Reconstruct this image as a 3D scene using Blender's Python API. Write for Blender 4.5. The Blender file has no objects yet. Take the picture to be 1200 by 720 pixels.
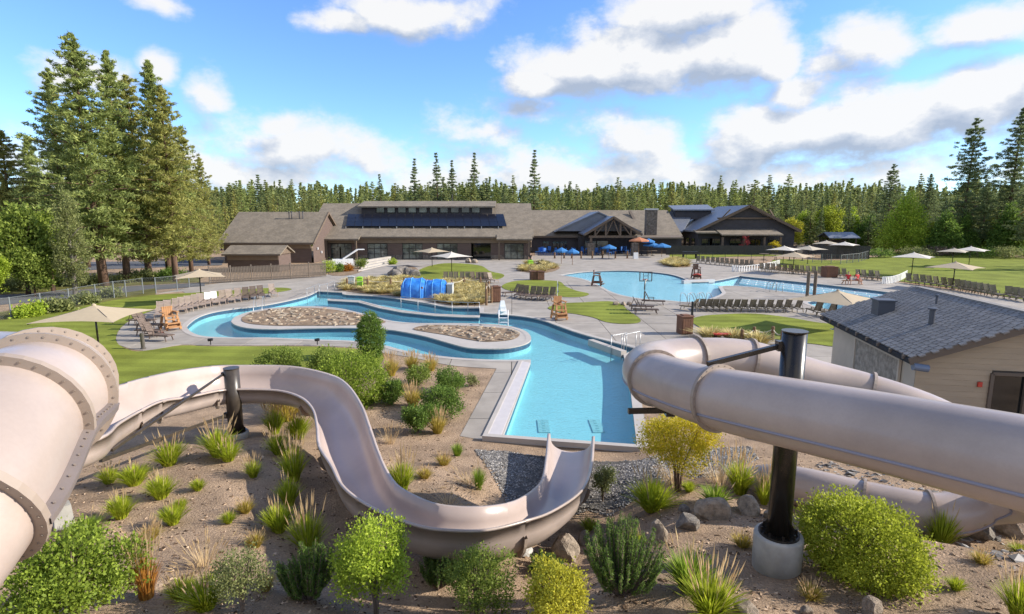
import bpy, math, random
from math import sin, cos, tan, atan, atan2, radians, pi, sqrt, exp, log
from mathutils import Vector, Matrix, noise
from mathutils.geometry import delaunay_2d_cdt
import numpy as np
V = Vector
RNG = random.Random(7)
SC = bpy.context.scene
COL = SC.collection
# ------------------------------------------------------------------ camera
TH = radians(9.04); CT, ST = cos(TH), sin(TH); CAM = V((0, 0, 7.0))
cd = bpy.data.cameras.new('camera'); cam = bpy.data.objects.new('camera', cd); COL.objects.link(cam)
cam.location = CAM; cam.rotation_euler = (pi/2 - TH, 0, 0)
cd.sensor_width = 36; cd.lens = 36*660/1200; cd.clip_start = 0.1; cd.clip_end = 6000
SC.camera = cam
SC.view_settings.view_transform = 'Standard'; SC.view_settings.look = 'None'
SC.view_settings.exposure = 1.5; SC.view_settings.gamma = 1
SC.cycles.max_bounces = 7; SC.cycles.transparent_max_bounces = 12; SC.cycles.caustics_reflective = False
# ------------------------------------------------------------------ sun and sky
SUN_EL, SUN_AZ = radians(27.5), radians(0)       # azimuth from +X, negative = towards the camera's side
sdir = V((cos(SUN_EL)*cos(SUN_AZ), cos(SUN_EL)*sin(SUN_AZ), sin(SUN_EL)))
sl = bpy.data.lights.new('sun', 'SUN'); sl.energy = 2.75; sl.angle = radians(.5); sl.color = (1, .93, .82)
so = bpy.data.objects.new('sun', sl); COL.objects.link(so); so.rotation_euler = (-sdir).to_track_quat('-Z', 'Y').to_euler()

def ray(px, py):
    u, v = (px-600)/660, (360-py)/660
    return V((u, CT+v*ST, -ST+v*CT))
def P(px, py, z=0.0):
    d = ray(px, py); return CAM + d*((z-7)/d.z)
def Q(px, py, Y):
    d = ray(px, py); return CAM + d*(Y/d.y)

class NT:
    """tiny node helper"""
    def __init__(s, tree): s.t = tree; s.n = tree.nodes; s.l = tree.links
    def new(s, typ, **kw):
        n = s.n.new(typ)
        for k, v in kw.items(): setattr(n, k, v)
        return n
    def put(s, sock, v):
        if isinstance(v, bpy.types.NodeSocket): s.l.new(v, sock)
        elif v is not None: sock.default_value = v
    def m(s, op, a, b=None, c=None, clamp=False):
        n = s.new('ShaderNodeMath', operation=op, use_clamp=clamp)
        for i, v in enumerate((a, b, c)): s.put(n.inputs[i], v)
        return n.outputs[0]
    def vm(s, op, a, b=None, c=None):
        n = s.new('ShaderNodeVectorMath', operation=op)
        for i, v in enumerate((a, b, c)): s.put(n.inputs[i], v)
        return n.outputs['Value'] if op in ('LENGTH', 'DOT_PRODUCT') else n.outputs[0]
    def noise(s, vec, scale, detail=3, rough=.5, dist=0.0):
        n = s.new('ShaderNodeTexNoise'); s.put(n.inputs['Vector'], vec)
        n.inputs['Scale'].default_value = scale; n.inputs['Detail'].default_value = detail
        n.inputs['Roughness'].default_value = rough; n.inputs['Distortion'].default_value = dist
        return n.outputs[0]
    def ramp(s, fac, stops):
        n = s.new('ShaderNodeValToRGB'); e = n.color_ramp.elements
        while len(e) < len(stops): e.new(.5)
        for el, (p, c) in zip(e, stops): el.position = p; el.color = (*c[:3], 1)
        s.put(n.inputs[0], fac); return n.outputs[0]
    def mix(s, f, a, b, typ='MIX'):
        n = s.new('ShaderNodeMix', data_type='RGBA', blend_type=typ)
        s.put(n.inputs[0], f)
        s.put(n.inputs[6], (*a[:3], 1) if isinstance(a, tuple) else a); s.put(n.inputs[7], (*b[:3], 1) if isinstance(b, tuple) else b)
        return n.outputs[2]
    def sstep(s, x, a, b):
        n = s.new('ShaderNodeMapRange', interpolation_type='SMOOTHSTEP'); s.put(n.inputs[0], x)
        n.inputs[1].default_value = a; n.inputs[2].default_value = b; return n.outputs[0]

w = bpy.data.worlds.new("World"); SC.world = w; w.use_nodes = True
N = NT(w.node_tree); N.n.clear()
sky = N.new('ShaderNodeTexSky', sky_type='NISHITA', sun_disc=False)
sky.sun_elevation = SUN_EL; sky.sun_rotation = radians(90) - SUN_AZ
sky.altitude = 1200; sky.air_density = 1.0; sky.dust_density = .25; sky.ozone_density = 3.0
tc = N.new('ShaderNodeTexCoord'); dirv = N.vm('NORMALIZE', tc.outputs['Generated'])
sx = N.new('ShaderNodeSeparateXYZ'); N.put(sx.inputs[0], dirv)
el = N.m('ARCSINE', sx.outputs[2]); az = N.m('ARCTAN2', sx.outputs[0], sx.outputs[1])
ae = N.new('ShaderNodeCombineXYZ'); N.put(ae.inputs[0], az); N.put(ae.inputs[1], el)
def azel(px, py):
    d = ray(px, py).normalized(); return atan2(d.x, d.y), math.asin(d.z)
CLOUDS = [(770, 66, 190, 62, 1.0), (690, 78, 120, 42, 1.0), (850, 62, 100, 56, 1.0), (640, 96, 75, 24, .9), (800, 12, 110, 45, .95), (905, 78, 50, 36, .9),
          (1030, 50, 120, 42, .75), (1150, 22, 110, 40, .8), (960, 80, 60, 22, .55),
          (930, 112, 62, 34, .95), (1010, 150, 170, 56, 1.0), (1150, 118, 120, 62, 1.0), (900, 160, 110, 46, .95), (1240, 110, 120, 76, 1.0), (860, 175, 70, 30, .8),
          (740, 165, 90, 42, .55), (620, 128, 60, 26, .45), (560, 158, 70, 30, .42), (480, 14, 120, 34, .85), (395, 22, 50, 20, .7), (180, 2, 40, 16, .5),
          (105, 92, 70, 34, .7), (178, 78, 34, 26, .75), (245, 104, 42, 28, .5), (330, 170, 130, 42, .62), (320, 150, 44, 20, .7), (430, 190, 90, 34, .55),
          (700, 206, 760, 46, .56), (260, 200, 320, 40, .52), (560, 190, 220, 30, .36), (1000, 196, 260, 26, .40), (1500, 60, 220, 60, .8), (-250, 120, 200, 60, .7), (-500, -40, 260, 90, .8), (1050, -190, 260, 60, .8), (350, -260, 220, 60, .7)]
def density(vec):
    warp = N.new('ShaderNodeTexNoise'); N.put(warp.inputs['Vector'], vec); warp.inputs['Scale'].default_value = 7; warp.inputs['Detail'].default_value = 2
    wv = N.vm('MULTIPLY_ADD', warp.outputs['Color'], (.08, .05, 0), N.vm('ADD', vec, (-.04, -.025, 0)))
    acc = None
    for cx, cy, rx, ry, s in CLOUDS:
        a0, e0 = azel(cx, cy); a1 = azel(cx+rx, cy)[0]; e1 = azel(cx, cy-ry)[1]
        ia, ie = 1/max(.02, a1-a0), 1/max(.01, e1-e0)
        L = N.vm('LENGTH', N.vm('MULTIPLY_ADD', wv, (ia, ie, 0), (-a0*ia, -e0*ie, 0)))
        b = N.m('MULTIPLY_ADD', L, -s, s)
        acc = b if acc is None else N.m('MAXIMUM', acc, b)
    st = N.vm('MULTIPLY', vec, (1, 1.5, 1))
    f1 = N.noise(st, 9, 9, .62)
    return N.m('ADD', acc, N.m('MULTIPLY_ADD', f1, 1.5, -.70))
d0 = density(ae.outputs[0]); d1 = density(N.vm('ADD', ae.outputs[0], (.022, .034, 0)))
gen = N.noise(N.vm('DIVIDE', dirv, N.m('ADD', N.m('ABSOLUTE', sx.outputs[2]), .25)), 1.7, 5, .55)      # unseen clouds outside the view, cover thickened to add white fill light
out = N.sstep(N.vm('DOT_PRODUCT', dirv, tuple(V((0, cos(radians(5)), sin(radians(5)))))), .60, .30)
gmask = N.m('MULTIPLY', N.sstep(gen, .42, .56), out)
mask = N.m('MAXIMUM', N.sstep(d0, -.02, .50), gmask)
mask = N.m('MULTIPLY', mask, N.sstep(sx.outputs[2], -.01, .03))
lit = N.m('ADD', .58, N.m('MULTIPLY', N.m('SUBTRACT', d0, d1), 1.5), clamp=True)
ccol = N.ramp(lit, [(0, (.46, .54, .68)), (.5, (.72, .77, .86)), (.85, (1.0, 1.0, 1.0))])
b1 = N.new('ShaderNodeBackground'); skyc = N.mix(1.0, sky.outputs[0], (.60, .74, .92), 'MULTIPLY'); N.put(b1.inputs[0], skyc); b1.inputs[1].default_value = .108
b2 = N.new('ShaderNodeBackground'); N.put(b2.inputs[0], ccol); b2.inputs[1].default_value = .34
ms = N.new('ShaderNodeMixShader'); N.put(ms.inputs[0], N.m('MULTIPLY', mask, .97)); N.l.new(b1.outputs[0], ms.inputs[1]); N.l.new(b2.outputs[0], ms.inputs[2])
wo = N.new('ShaderNodeOutputWorld'); N.l.new(ms.outputs[0], wo.inputs[0])

# ------------------------------------------------------------------ materials
MATS = {}
def mat(name, col, rough=.7, var=.0, scale=4.0, col2=None, bump=0.0, bscale=30, metal=0.0, island=0.0, spec=.5, transl=0.0, detail=4, coord='Object', stretch=(1, 1, 1), hue=None, fine=0.0, fscale=60):
    m = bpy.data.materials.new(name); m.use_nodes = True; n = NT(m.node_tree); n.n.clear()
    o = n.new('ShaderNodeOutputMaterial'); b = n.new('ShaderNodeBsdfPrincipled'); n.l.new(b.outputs[0], o.inputs[0])
    b.inputs['Roughness'].default_value = rough; b.inputs['Metallic'].default_value = metal; b.inputs['Specular IOR Level'].default_value = spec
    t = n.new('ShaderNodeTexCoord').outputs[coord]
    if stretch != (1, 1, 1): t = n.vm('MULTIPLY', t, stretch)
    c = None
    if col2 is None: col2 = tuple(x*(1-var) for x in col)
    if col2 != col:
        f = n.sstep(n.noise(t, scale, detail, .6), .32, .68); c = n.mix(f, col2, col)
    if fine:
        k = n.noise(t, fscale, 2, .6); g = n.m('MULTIPLY_ADD', k, 2*fine, 1-fine)
        gc = n.new('ShaderNodeCombineColor'); [n.put(gc.inputs[i], g) for i in range(3)]
        c = n.mix(1.0, c if c is not None else col, gc.outputs[0], 'MULTIPLY')
    if island:
        geo = n.new('ShaderNodeNewGeometry'); r = geo.outputs['Random Per Island']
        h = hue or col
        ic = n.ramp(r, [(0, tuple(x*(1-island) for x in col)), (.55, col), (1, tuple(min(1, x*(1+island*.7)) for x in h))])
        c = ic if c is None else n.mix(.5, c, ic)
    if c is None: b.inputs['Base Color'].default_value = (*col, 1)
    else: n.put(b.inputs['Base Color'], c)
    if bump:
        bn = n.new('ShaderNodeBump'); bn.inputs['Strength'].default_value = bump; bn.inputs['Distance'].default_value = .05 if bump >= 1 else .02
        n.put(bn.inputs['Height'], n.noise(t, bscale, 4, .65)); n.l.new(bn.outputs[0], b.inputs['Normal'])
    if transl:
        tr = n.new('ShaderNodeBsdfTranslucent'); n.put(tr.inputs[0], c if c is not None else (*col, 1))
        mx = n.new('ShaderNodeMixShader'); mx.inputs[0].default_value = transl
        n.l.new(b.outputs[0], mx.inputs[1]); n.l.new(tr.outputs[0], mx.inputs[2]); n.l.new(mx.outputs[0], o.inputs[0])
    MATS[name] = m; return m
M = MATS
mat('slide', (.46, .372, .322), .30, .24, .6, bump=.02, bscale=60, spec=.5, fine=.06, fscale=30)
mat('slide_flange', (.33, .262, .21), .5, .12, 3)
mat('slide_inside', (.46, .37, .328), .28, .14, .7, spec=.5, fine=.03, fscale=25)
mat('slide_joint_shaded', (.20, .165, .15), .5, .12, 3)  # darker than the flanges: the joint's shade is put into this colour
mat('seam', (.26, .25, .30), .6)
mat('bolt', (.27, .22, .18), .45, metal=.3)
mat('dark_steel', (.022, .018, .014), .25, .3, 6, metal=.0, spec=.5)
mat('dark_bronze', (.06, .047, .036), .35, .3, 6, spec=.5)
mat('grey_steel', (.14, .125, .105), .35, .2, 6, metal=.3)
mat('concrete', (.42, .385, .345), .9, .16, .8, bump=.15, bscale=60, fine=.10, fscale=26)
mat('slab_a', (.36, .318, .272), .9, .24, .6, bump=.12, bscale=60, fine=.12, fscale=22)
mat('slab_b', (.335, .295, .25), .9, .24, .6, bump=.12, bscale=60, fine=.12, fscale=22)
mat('slab_c', (.38, .337, .288), .9, .24, .6, bump=.12, bscale=60, fine=.12, fscale=22)
mat('joint', (.09, .08, .07), 1)
mat('coping', (.44, .40, .36), .8, .1, 1.2, fine=.08)
mat('gutter', (.55, .51, .50), .6, .08, 3)
mat('footing', (.42, .40, .36), .9, .25, 3, bump=.2)
mat('pool_plaster', (.37, .60, .62), .7, .05, .8, fine=.05, fscale=6)
mat('pool_pale', (.58, .75, .80), .7, .05, .6)
mat('pool_tile', (.045, .10, .17), .3, .3, 8)
mat('drain', (.36, .56, .56), .6, .2, 12)
mat('lawn', (.235, .27, .045), .95, .3, .35, bump=.5, bscale=60, fine=.35, fscale=18, spec=.1)
def stripes(name, w_, k):
    m_ = MATS[name]; n_ = NT(m_.node_tree); b_ = [q for q in n_.n if q.type == 'BSDF_PRINCIPLED'][0]; src = b_.inputs['Base Color'].links[0].from_socket
    c_ = n_.new('ShaderNodeTexCoord').outputs['Object']; s_ = n_.new('ShaderNodeSeparateXYZ'); n_.put(s_.inputs[0], c_)
    wv = n_.m('SINE', n_.m('MULTIPLY', n_.m('ADD', s_.outputs[1], n_.m('MULTIPLY', s_.outputs[0], .06)), 2*pi/w_)); f_ = n_.m('MULTIPLY_ADD', n_.sstep(wv, -.35, .35), k, 1-k)
    g_ = n_.new('ShaderNodeCombineColor'); [n_.put(g_.inputs[i], f_) for i in range(3)]; n_.put(b_.inputs['Base Color'], n_.mix(1.0, src, g_.outputs[0], 'MULTIPLY'))
stripes('lawn', 1.5, .16)
mat('dry_lawn', (.17, .16, .05), .95, .45, .5, bump=.5, bscale=50, fine=.3, fscale=14, spec=.1)
mat('dirt', (.425, .302, .203), .98, .36, .9, bump=1.0, bscale=24, spec=.1, fine=.6, fscale=26)
mat('bed_soil', (.30, .215, .145), .98, .35, 1.2, bump=.8, bscale=14, spec=.1, fine=.3, fscale=9)
mat('chip', (.19, .125, .08), .95, island=.8, hue=(.42, .31, .215), spec=.1)
mat('gravel_base', (.13, .12, .11), .95, .3, 3, bump=.8, bscale=30, fine=.5, fscale=24)
mat('gravel', (.19, .175, .16), .9, island=.55, hue=(.36, .335, .305), spec=.2)
mat('boulder', (.42, .34, .26), .95, .45, 2.4, bump=1.0, bscale=7, fine=.2, fscale=20, spec=.15)
mat('boulder_grey', (.27, .24, .21), .95, .45, 2.4, bump=1.0, bscale=7, fine=.2, fscale=20, spec=.15)
mat('boulder_white', (.62, .60, .57), .95, .3, 4, bump=.9, bscale=9, spec=.15)
mat('bed_stone', (.46, .37, .27), .95, island=.0, var=.35, scale=2, bump=.8, bscale=9)
mat('bed_stone_red', (.36, .265, .19), .95, var=.35, scale=2, bump=.8, bscale=9)
mat('asphalt', (.105, .105, .115), .95, .2, .6, fine=.15)
mat('bark', (.17, .10, .065), .95, .5, 3, bump=.8, bscale=12, stretch=(1, 1, .25))
mat('bark_pale', (.30, .26, .22), .95, .4, 4, bump=.6, bscale=14)
mat('twig', (.16, .12, .09), .95)
LK = dict(rough=.6, spec=.25, var=.28, scale=1.6, detail=2)
mat('pine_needles', (.33, .40, .125), island=.6, hue=(.54, .56, .17), transl=.46, **LK)
mat('pine_gold', (.38, .39, .11), island=.55, hue=(.58, .53, .16), transl=.46, **LK)
mat('fir_needles', (.19, .25, .11), island=.6, hue=(.38, .43, .16), transl=.46, **LK)
mat('far_needles', (0.280, 0.329, 0.119), island=.6, hue=(0.490, 0.490, 0.168), transl=.46, **LK)
mat('leaf_green', (0.252, 0.342, 0.043), island=.6, hue=(0.396, 0.480, 0.066), transl=.46, **LK)
mat('leaf_lime', (.36, .42, .04), island=.5, hue=(.54, .56, .075), transl=.46, **LK)
mat('leaf_mid', (0.228, 0.306, 0.054), island=.6, hue=(0.408, 0.456, 0.096), transl=.46, **LK)
mat('leaf_dark', (0.145, 0.239, 0.043), island=.6, hue=(0.290, 0.392, 0.072), transl=.46, **LK)
mat('leaf_gold', (0.600, 0.500, 0.030), island=.5, hue=(0.750, 0.600, 0.040), transl=.46, **LK)
mat('leaf_yellow', (0.528, 0.504, 0.054), island=.55, hue=(0.792, 0.672, 0.084), transl=.46, **LK)
mat('leaf_sage', (0.252, 0.282, 0.102), island=.55, hue=(0.408, 0.408, 0.156), transl=.46, **LK)
mat('leaf_bright', (.38, .50, .05), island=.6, hue=(.56, .62, .08), transl=.46, **LK)
mat('leaf_red', (0.300, 0.040, 0.050), island=.5, transl=.46, **LK)
mat('leaf_orange', (0.432, 0.180, 0.024), island=.5, transl=.46, **LK)
mat('mugo', (0.156, 0.252, 0.054), island=.6, hue=(0.228, 0.312, 0.060), transl=.46, **LK)
mat('blade', (0.420, 0.500, 0.035), island=.5, hue=(0.620, 0.640, 0.070), transl=.46, **LK)
mat('blade_dark', (0.240, 0.360, 0.036), island=.55, hue=(0.360, 0.444, 0.048), transl=.46, **LK)
mat('blade_gold', (0.552, 0.444, 0.090), island=.5, hue=(0.744, 0.600, 0.156), transl=.46, **LK)
mat('blade_orange', (.46, .20, .035), island=.45, hue=(.62, .33, .08), transl=.3, **LK)
mat('seed', (.68, .50, .28), island=.4, hue=(.8, .64, .40), transl=.45, **LK)
mat('roof', (.225, .185, .138), .95, .25, .8, fine=.28, fscale=3.2, bump=.4, bscale=8)
mat('roof_end', (.14, .11, .085), .9)
mat('siding_brown', (.13, .09, .074), .85, .2, 1, stretch=(1, 1, 6))
mat('siding_tan', (.23, .17, .115), .85, .15, 1)
mat('siding_dark', (.068, .062, .066), .85, .2, 1)
mat('fascia', (.15, .115, .085), .85)
mat('stone_wall', (.20, .165, .135), .95, .55, 3.0, bump=.8, bscale=3, fine=.3, fscale=2.4)
mat('metal_roof', (.20, .215, .25), .42, .1, 1, metal=.25)
mat('timber', (.16, .115, .08), .85, .2, 2)
mat('wood_orange', (.46, .235, .10), .8, .2, 4)
mat('wood_dark', (.16, .075, .045), .8, .25, 4)
mat('wood_post', (.20, .115, .06), .85, .25, 3)
mat('solar', (.013, .014, .022), .28, .1, .5, spec=.35)
mat('silver', (.5, .5, .5), .4, metal=.6)
mat('steel_rail', (.36, .37, .38), .35, metal=.5)
mat('grey_post', (.20, .22, .23), .55, metal=.3)
mat('wire', (.13, .14, .14), .6, metal=.3)
mat('glass_dark', (.02, .024, .026), .06, .5, .8, spec=.8)
mat('glass_painted_reflection', (.22, .24, .20), .10, .8, .55, col2=(.03, .035, .035), spec=.8)  # pale patches paint reflections of sky and trees into the glass colour
mat('frame_dark', (.025, .022, .02), .6)
mat('trellis_grey', (.20, .19, .17), .9, .15, 2)
mat('fence_brown', (.155, .125, .10), .9, .25, 2)
mat('fence_dark', (.06, .056, .054), .9, .2, 2)
mat('canvas', (.50, .40, .27), .85, .06, 3, transl=.12)
mat('canvas_pale', (.52, .45, .35), .85, .06, 3, transl=.12)
mat('canvas_white', (.68, .62, .54), .85, .06, 3, transl=.12)
mat('canvas_blue', (.04, .20, .48), .8, .1, 3, transl=.1)
mat('canvas_rust', (.52, .21, .10), .8, .1, 3, transl=.1)
mat('blue_plastic', (.03, .15, .48), .5)
mat('strap_blue', (.10, .36, .72), .6)
mat('tarp', (.015, .13, .52), .35, .45, 2.2, col2=(.05, .26, .70), bump=.8, bscale=5)
mat('lounger', (.15, .105, .08), .7, .25, 6)
mat('lounger_olive', (.19, .155, .105), .7, .25, 6)
mat('lounger_pale', (.36, .28, .23), .7, .15, 6)
mat('towel', (.80, .79, .77), .9)
mat('white_plastic', (.78, .78, .77), .5)
mat('black_plastic', (.02, .02, .022), .5)
mat('brown_bin', (.20, .095, .055), .8, .2, 3)
mat('lime', (.34, .62, .05), .6)
mat('bin_grey', (.45, .47, .46), .6)
mat('rope', (.62, .55, .42), .9)
mat('shingle_a', (.25, .235, .222), .95, .25, 6, fine=.3, fscale=40, bump=.4, bscale=60)
mat('shingle_b', (.28, .262, .248), .95, .25, 6, fine=.3, fscale=40, bump=.4, bscale=60)
mat('shingle_c', (.215, .203, .195), .95, .25, 6, fine=.3, fscale=40, bump=.4, bscale=60)
mat('underlay_shadow', (.03, .03, .032), .95)  # near-black underlay; exposed strips paint the shadow line under each shingle row
mat('panel_stone', (.40, .345, .28), .9, .4, 5, bump=.8, bscale=9, fine=.35, fscale=7)
mat('blade_straw', (.60, .50, .21), island=.4, hue=(.75, .65, .34), transl=.3, **LK)
mat('plaster_grey', (.56, .48, .38), .9, .1, 1.5)
mat('board_tan', (.42, .335, .235), .85, .12, 2, stretch=(.4, 1, 3), fine=.08)
mat('pipe', (.07, .075, .09), .5)
mat('lamp_blue', (.14, .18, .26), .4)
mat('skin', (.50, .30, .21), .6)
mat('red_cloth', (.55, .03, .03), .85)
mat('black_cloth', (.02, .02, .025), .85)
mat('hair', (.04, .025, .015), .7)
mat('red_paint', (.5, .05, .03), .5)
mat('cream', (.66, .56, .40), .6)
m = bpy.data.materials.new('water'); m.use_nodes = True; n = NT(m.node_tree); n.n.clear(); M['water'] = m
o = n.new('ShaderNodeOutputMaterial'); tr = n.new('ShaderNodeBsdfTransparent'); tr.inputs[0].default_value = (.68, .90, .94, 1)
gl = n.new('ShaderNodeBsdfGlossy'); gl.inputs['Roughness'].default_value = .04
bp = n.new('ShaderNodeBump'); bp.inputs['Strength'].default_value = .6; bp.inputs['Distance'].default_value = .05
t = n.new('ShaderNodeTexCoord').outputs['Object']
n.put(bp.inputs['Height'], n.m('ADD', n.noise(n.vm('MULTIPLY', t, (1, 1.6, 1)), 6.0, 3, .6, .6), n.m('MULTIPLY', n.noise(t, 1.1, 2), .6)))
fr = n.new('ShaderNodeFresnel'); fr.inputs[0].default_value = 1.33
n.l.new(bp.outputs[0], gl.inputs['Normal']); n.l.new(bp.outputs[0], fr.inputs['Normal'])
bf = n.new('ShaderNodeNewGeometry').outputs['Backfacing']
mx = n.new('ShaderNodeMixShader'); n.put(mx.inputs[0], n.m('MULTIPLY', n.m('MULTIPLY', fr.outputs[0], .8), n.m('SUBTRACT', 1.0, bf))); n.l.new(tr.outputs[0], mx.inputs[1]); n.l.new(gl.outputs[0], mx.inputs[2]); n.l.new(mx.outputs[0], o.inputs[0])
# ------------------------------------------------------------------ mesh helpers
def link(o): COL.objects.link(o); return o
class MB:
    def __init__(s): s.v = []; s.f = []; s.mi = []; s.k = 0
    def add(s, vs, fs):
        b = len(s.v); s.v += [tuple(p) for p in vs]; s.f += [tuple(b+i for i in f) for f in fs]; s.mi += [s.k]*len(fs); return s
    def box(s, c, sz, rz=0.0, mtx=None):
        x, y, z = sz[0]/2, sz[1]/2, sz[2]/2
        vs = [V((i*x, j*y, k*z)) for k in (-1, 1) for j in (-1, 1) for i in (-1, 1)]
        R = mtx if mtx is not None else Matrix.Rotation(rz, 3, 'Z')
        return s.add([R @ p + V(c) for p in vs], [(0, 2, 3, 1), (4, 5, 7, 6), (0, 1, 5, 4), (2, 6, 7, 3), (0, 4, 6, 2), (1, 3, 7, 5)])
    def bar(s, a, b, wx, wz=None, up=(0, 0, 1)):
        a, b = V(a), V(b); d = (b-a); L = d.length; d.normalize(); u = V(up)
        if abs(d.dot(u)) > .97: u = V((0, 1, 0))
        r = d.cross(u).normalized(); u = r.cross(d)
        return s.box((a+b)/2, (wx, L, wz or wx), mtx=Matrix((r, d, u)).transposed())
    def tube(s, pts, rad, n=8, cap=True, closed=False):
        pts = [V(p) for p in pts]; fr = frames(pts); b = len(s.v); m = len(pts)
        rr = rad if isinstance(rad, (list, tuple)) else [rad]*m
        for (p, (T, R, U)), r in zip(zip(pts, fr), rr):
            s.v += [tuple(p + R*(cos(2*pi*i/n)*r) + U*(sin(2*pi*i/n)*r)) for i in range(n)]
        for j in range(m-1):
            for i in range(n):
                s.f.append((b+j*n+i, b+j*n+(i+1) % n, b+(j+1)*n+(i+1) % n, b+(j+1)*n+i)); s.mi.append(s.k)
        if cap:
            s.f.append(tuple(b+i for i in range(n))[::-1]); s.f.append(tuple(b+(m-1)*n+i for i in range(n))); s.mi += [s.k]*2
        return s
    def prism(s, poly, z0, z1):
        n = len(poly); area = sum(poly[i][0]*poly[(i+1) % n][1]-poly[(i+1) % n][0]*poly[i][1] for i in range(n))
        if area < 0: poly = poly[::-1]
        vs = [(p[0], p[1], z0) for p in poly]+[(p[0], p[1], z1) for p in poly]
        return s.add(vs, [tuple(range(n))[::-1], tuple(range(n, 2*n))]+[(i, (i+1) % n, n+(i+1) % n, n+i) for i in range(n)])
    def slab(s, quad, th):
        """thick sheet: quad points and a thickness straight down"""
        q = [V(p) for p in quad]; nn = len(q); d = V((0, 0, -th))
        if (q[1]-q[0]).cross(q[2]-q[0]).z < 0: q = q[::-1]
        return s.add(q+[p+d for p in q], [tuple(range(nn)), tuple(range(nn, 2*nn))[::-1]]+[(i, nn+i, nn+(i+1) % nn, (i+1) % nn) for i in range(nn)])
    def lathe(s, prof, n=12, c=(0, 0, 0)):
        b = len(s.v); m = len(prof)
        for r, z in prof: s.v += [(c[0]+r*cos(2*pi*i/n), c[1]+r*sin(2*pi*i/n), c[2]+z) for i in range(n)]
        for j in range(m-1):
            for i in range(n): s.f.append((b+j*n+i, b+j*n+(i+1) % n, b+(j+1)*n+(i+1) % n, b+(j+1)*n+i)); s.mi.append(s.k)
        s.f.append(tuple(b+i for i in range(n))[::-1]); s.f.append(tuple(b+(m-1)*n+i for i in range(n))); s.mi += [s.k]*2
        return s
    def mesh(s, name, mats, smooth=False):
        me = bpy.data.meshes.new(name); me.from_pydata(s.v, [], s.f)
        for m in (mats if isinstance(mats, (list, tuple)) else [mats]): me.materials.append(M[m] if isinstance(m, str) else m)
        if any(s.mi): me.polygons.foreach_set('material_index', s.mi)
        if smooth: me.polygons.foreach_set('use_smooth', [True]*len(s.f))
        me.update(); return me
    def build(s, name, mats, parent=None, smooth=False, loc=None, rz=None):
        o = link(bpy.data.objects.new(name, s.mesh(name, mats, smooth)))
        if parent is not None: o.parent = parent
        if loc is not None: o.location = loc
        if rz is not None: o.rotation_euler[2] = rz
        return o
def frames(pts):
    m = len(pts); out = []; U = V((0, 0, 1))
    for i in range(m):
        T = (pts[min(i+1, m-1)]-pts[max(i-1, 0)]).normalized()
        R = T.cross(U)
        if R.length < 1e-3: R = T.cross(V((0, 1, 0))) if abs(T.y) < .9 else T.cross(V((1, 0, 0)))
        R.normalize(); out.append((T, R, R.cross(T)))
    return out
def catmull(pts, sub=6, closed=False):
    pts = [V(p) for p in pts]; n = len(pts); out = []
    for i in range(n if closed else n-1):
        g = (lambda k: pts[k % n]) if closed else (lambda k: pts[min(max(k, 0), n-1)])
        a, b, c, d = g(i-1), g(i), g(i+1), g(i+2)
        for j in range(sub):
            t = j/sub; out.append(.5*((2*b)+(c-a)*t+(2*a-5*b+4*c-d)*t*t+(3*b-a-3*c+d)*t**3))
    if not closed: out.append(pts[-1])
    return out
def tag(o, label, cat, group=None, kind=None):
    if label: o['label'] = label
    if cat: o['category'] = cat
    if group: o['group'] = group
    if kind: o['kind'] = kind
    return o
def thing(name, label, cat, loc=(0, 0, 0), rz=0.0, group=None):
    o = link(bpy.data.objects.new(name, None)); o.empty_display_size = .2
    o.location = loc; o.rotation_euler = (0, 0, rz); return tag(o, label, cat, group)
def struct(o): o['kind'] = 'structure'; return o
def dup(root, loc, rz=0.0, label=None, sc=None, group=None):
    def cp(o, par):
        c = o.copy(); COL.objects.link(c)
        if par is not None: c.parent = par
        for ch in KIDS.get(o.as_pointer(), ()): cp(ch, c)
        return c
    r = cp(root, None); r.location = loc; r.rotation_euler = (0, 0, rz)
    if sc is not None: r.scale = sc if isinstance(sc, tuple) else (sc, sc, sc)
    if label: r['label'] = label
    if group: r['group'] = group
    return r
KIDS = {}
def kids(root):
    def rec(o):
        KIDS[o.as_pointer()] = list(o.children)
        for c in o.children: rec(c)
    bpy.context.view_layer.update(); rec(root); return root
class Proto:
    """first use moves the original, later uses copy it"""
    def __init__(s, root): s.r = kids(root); s.used = False
    def put(s, loc, rz=0.0, label=None, sc=None, group=None):
        if not s.used:
            s.used = True; r = s.r; r.location = loc; r.rotation_euler = (0, 0, rz)
            if sc is not None: r.scale = sc if isinstance(sc, tuple) else (sc, sc, sc)
            if label: r['label'] = label
            if group: r['group'] = group
            return r
        return dup(s.r, loc, rz, label, sc, group)
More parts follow.
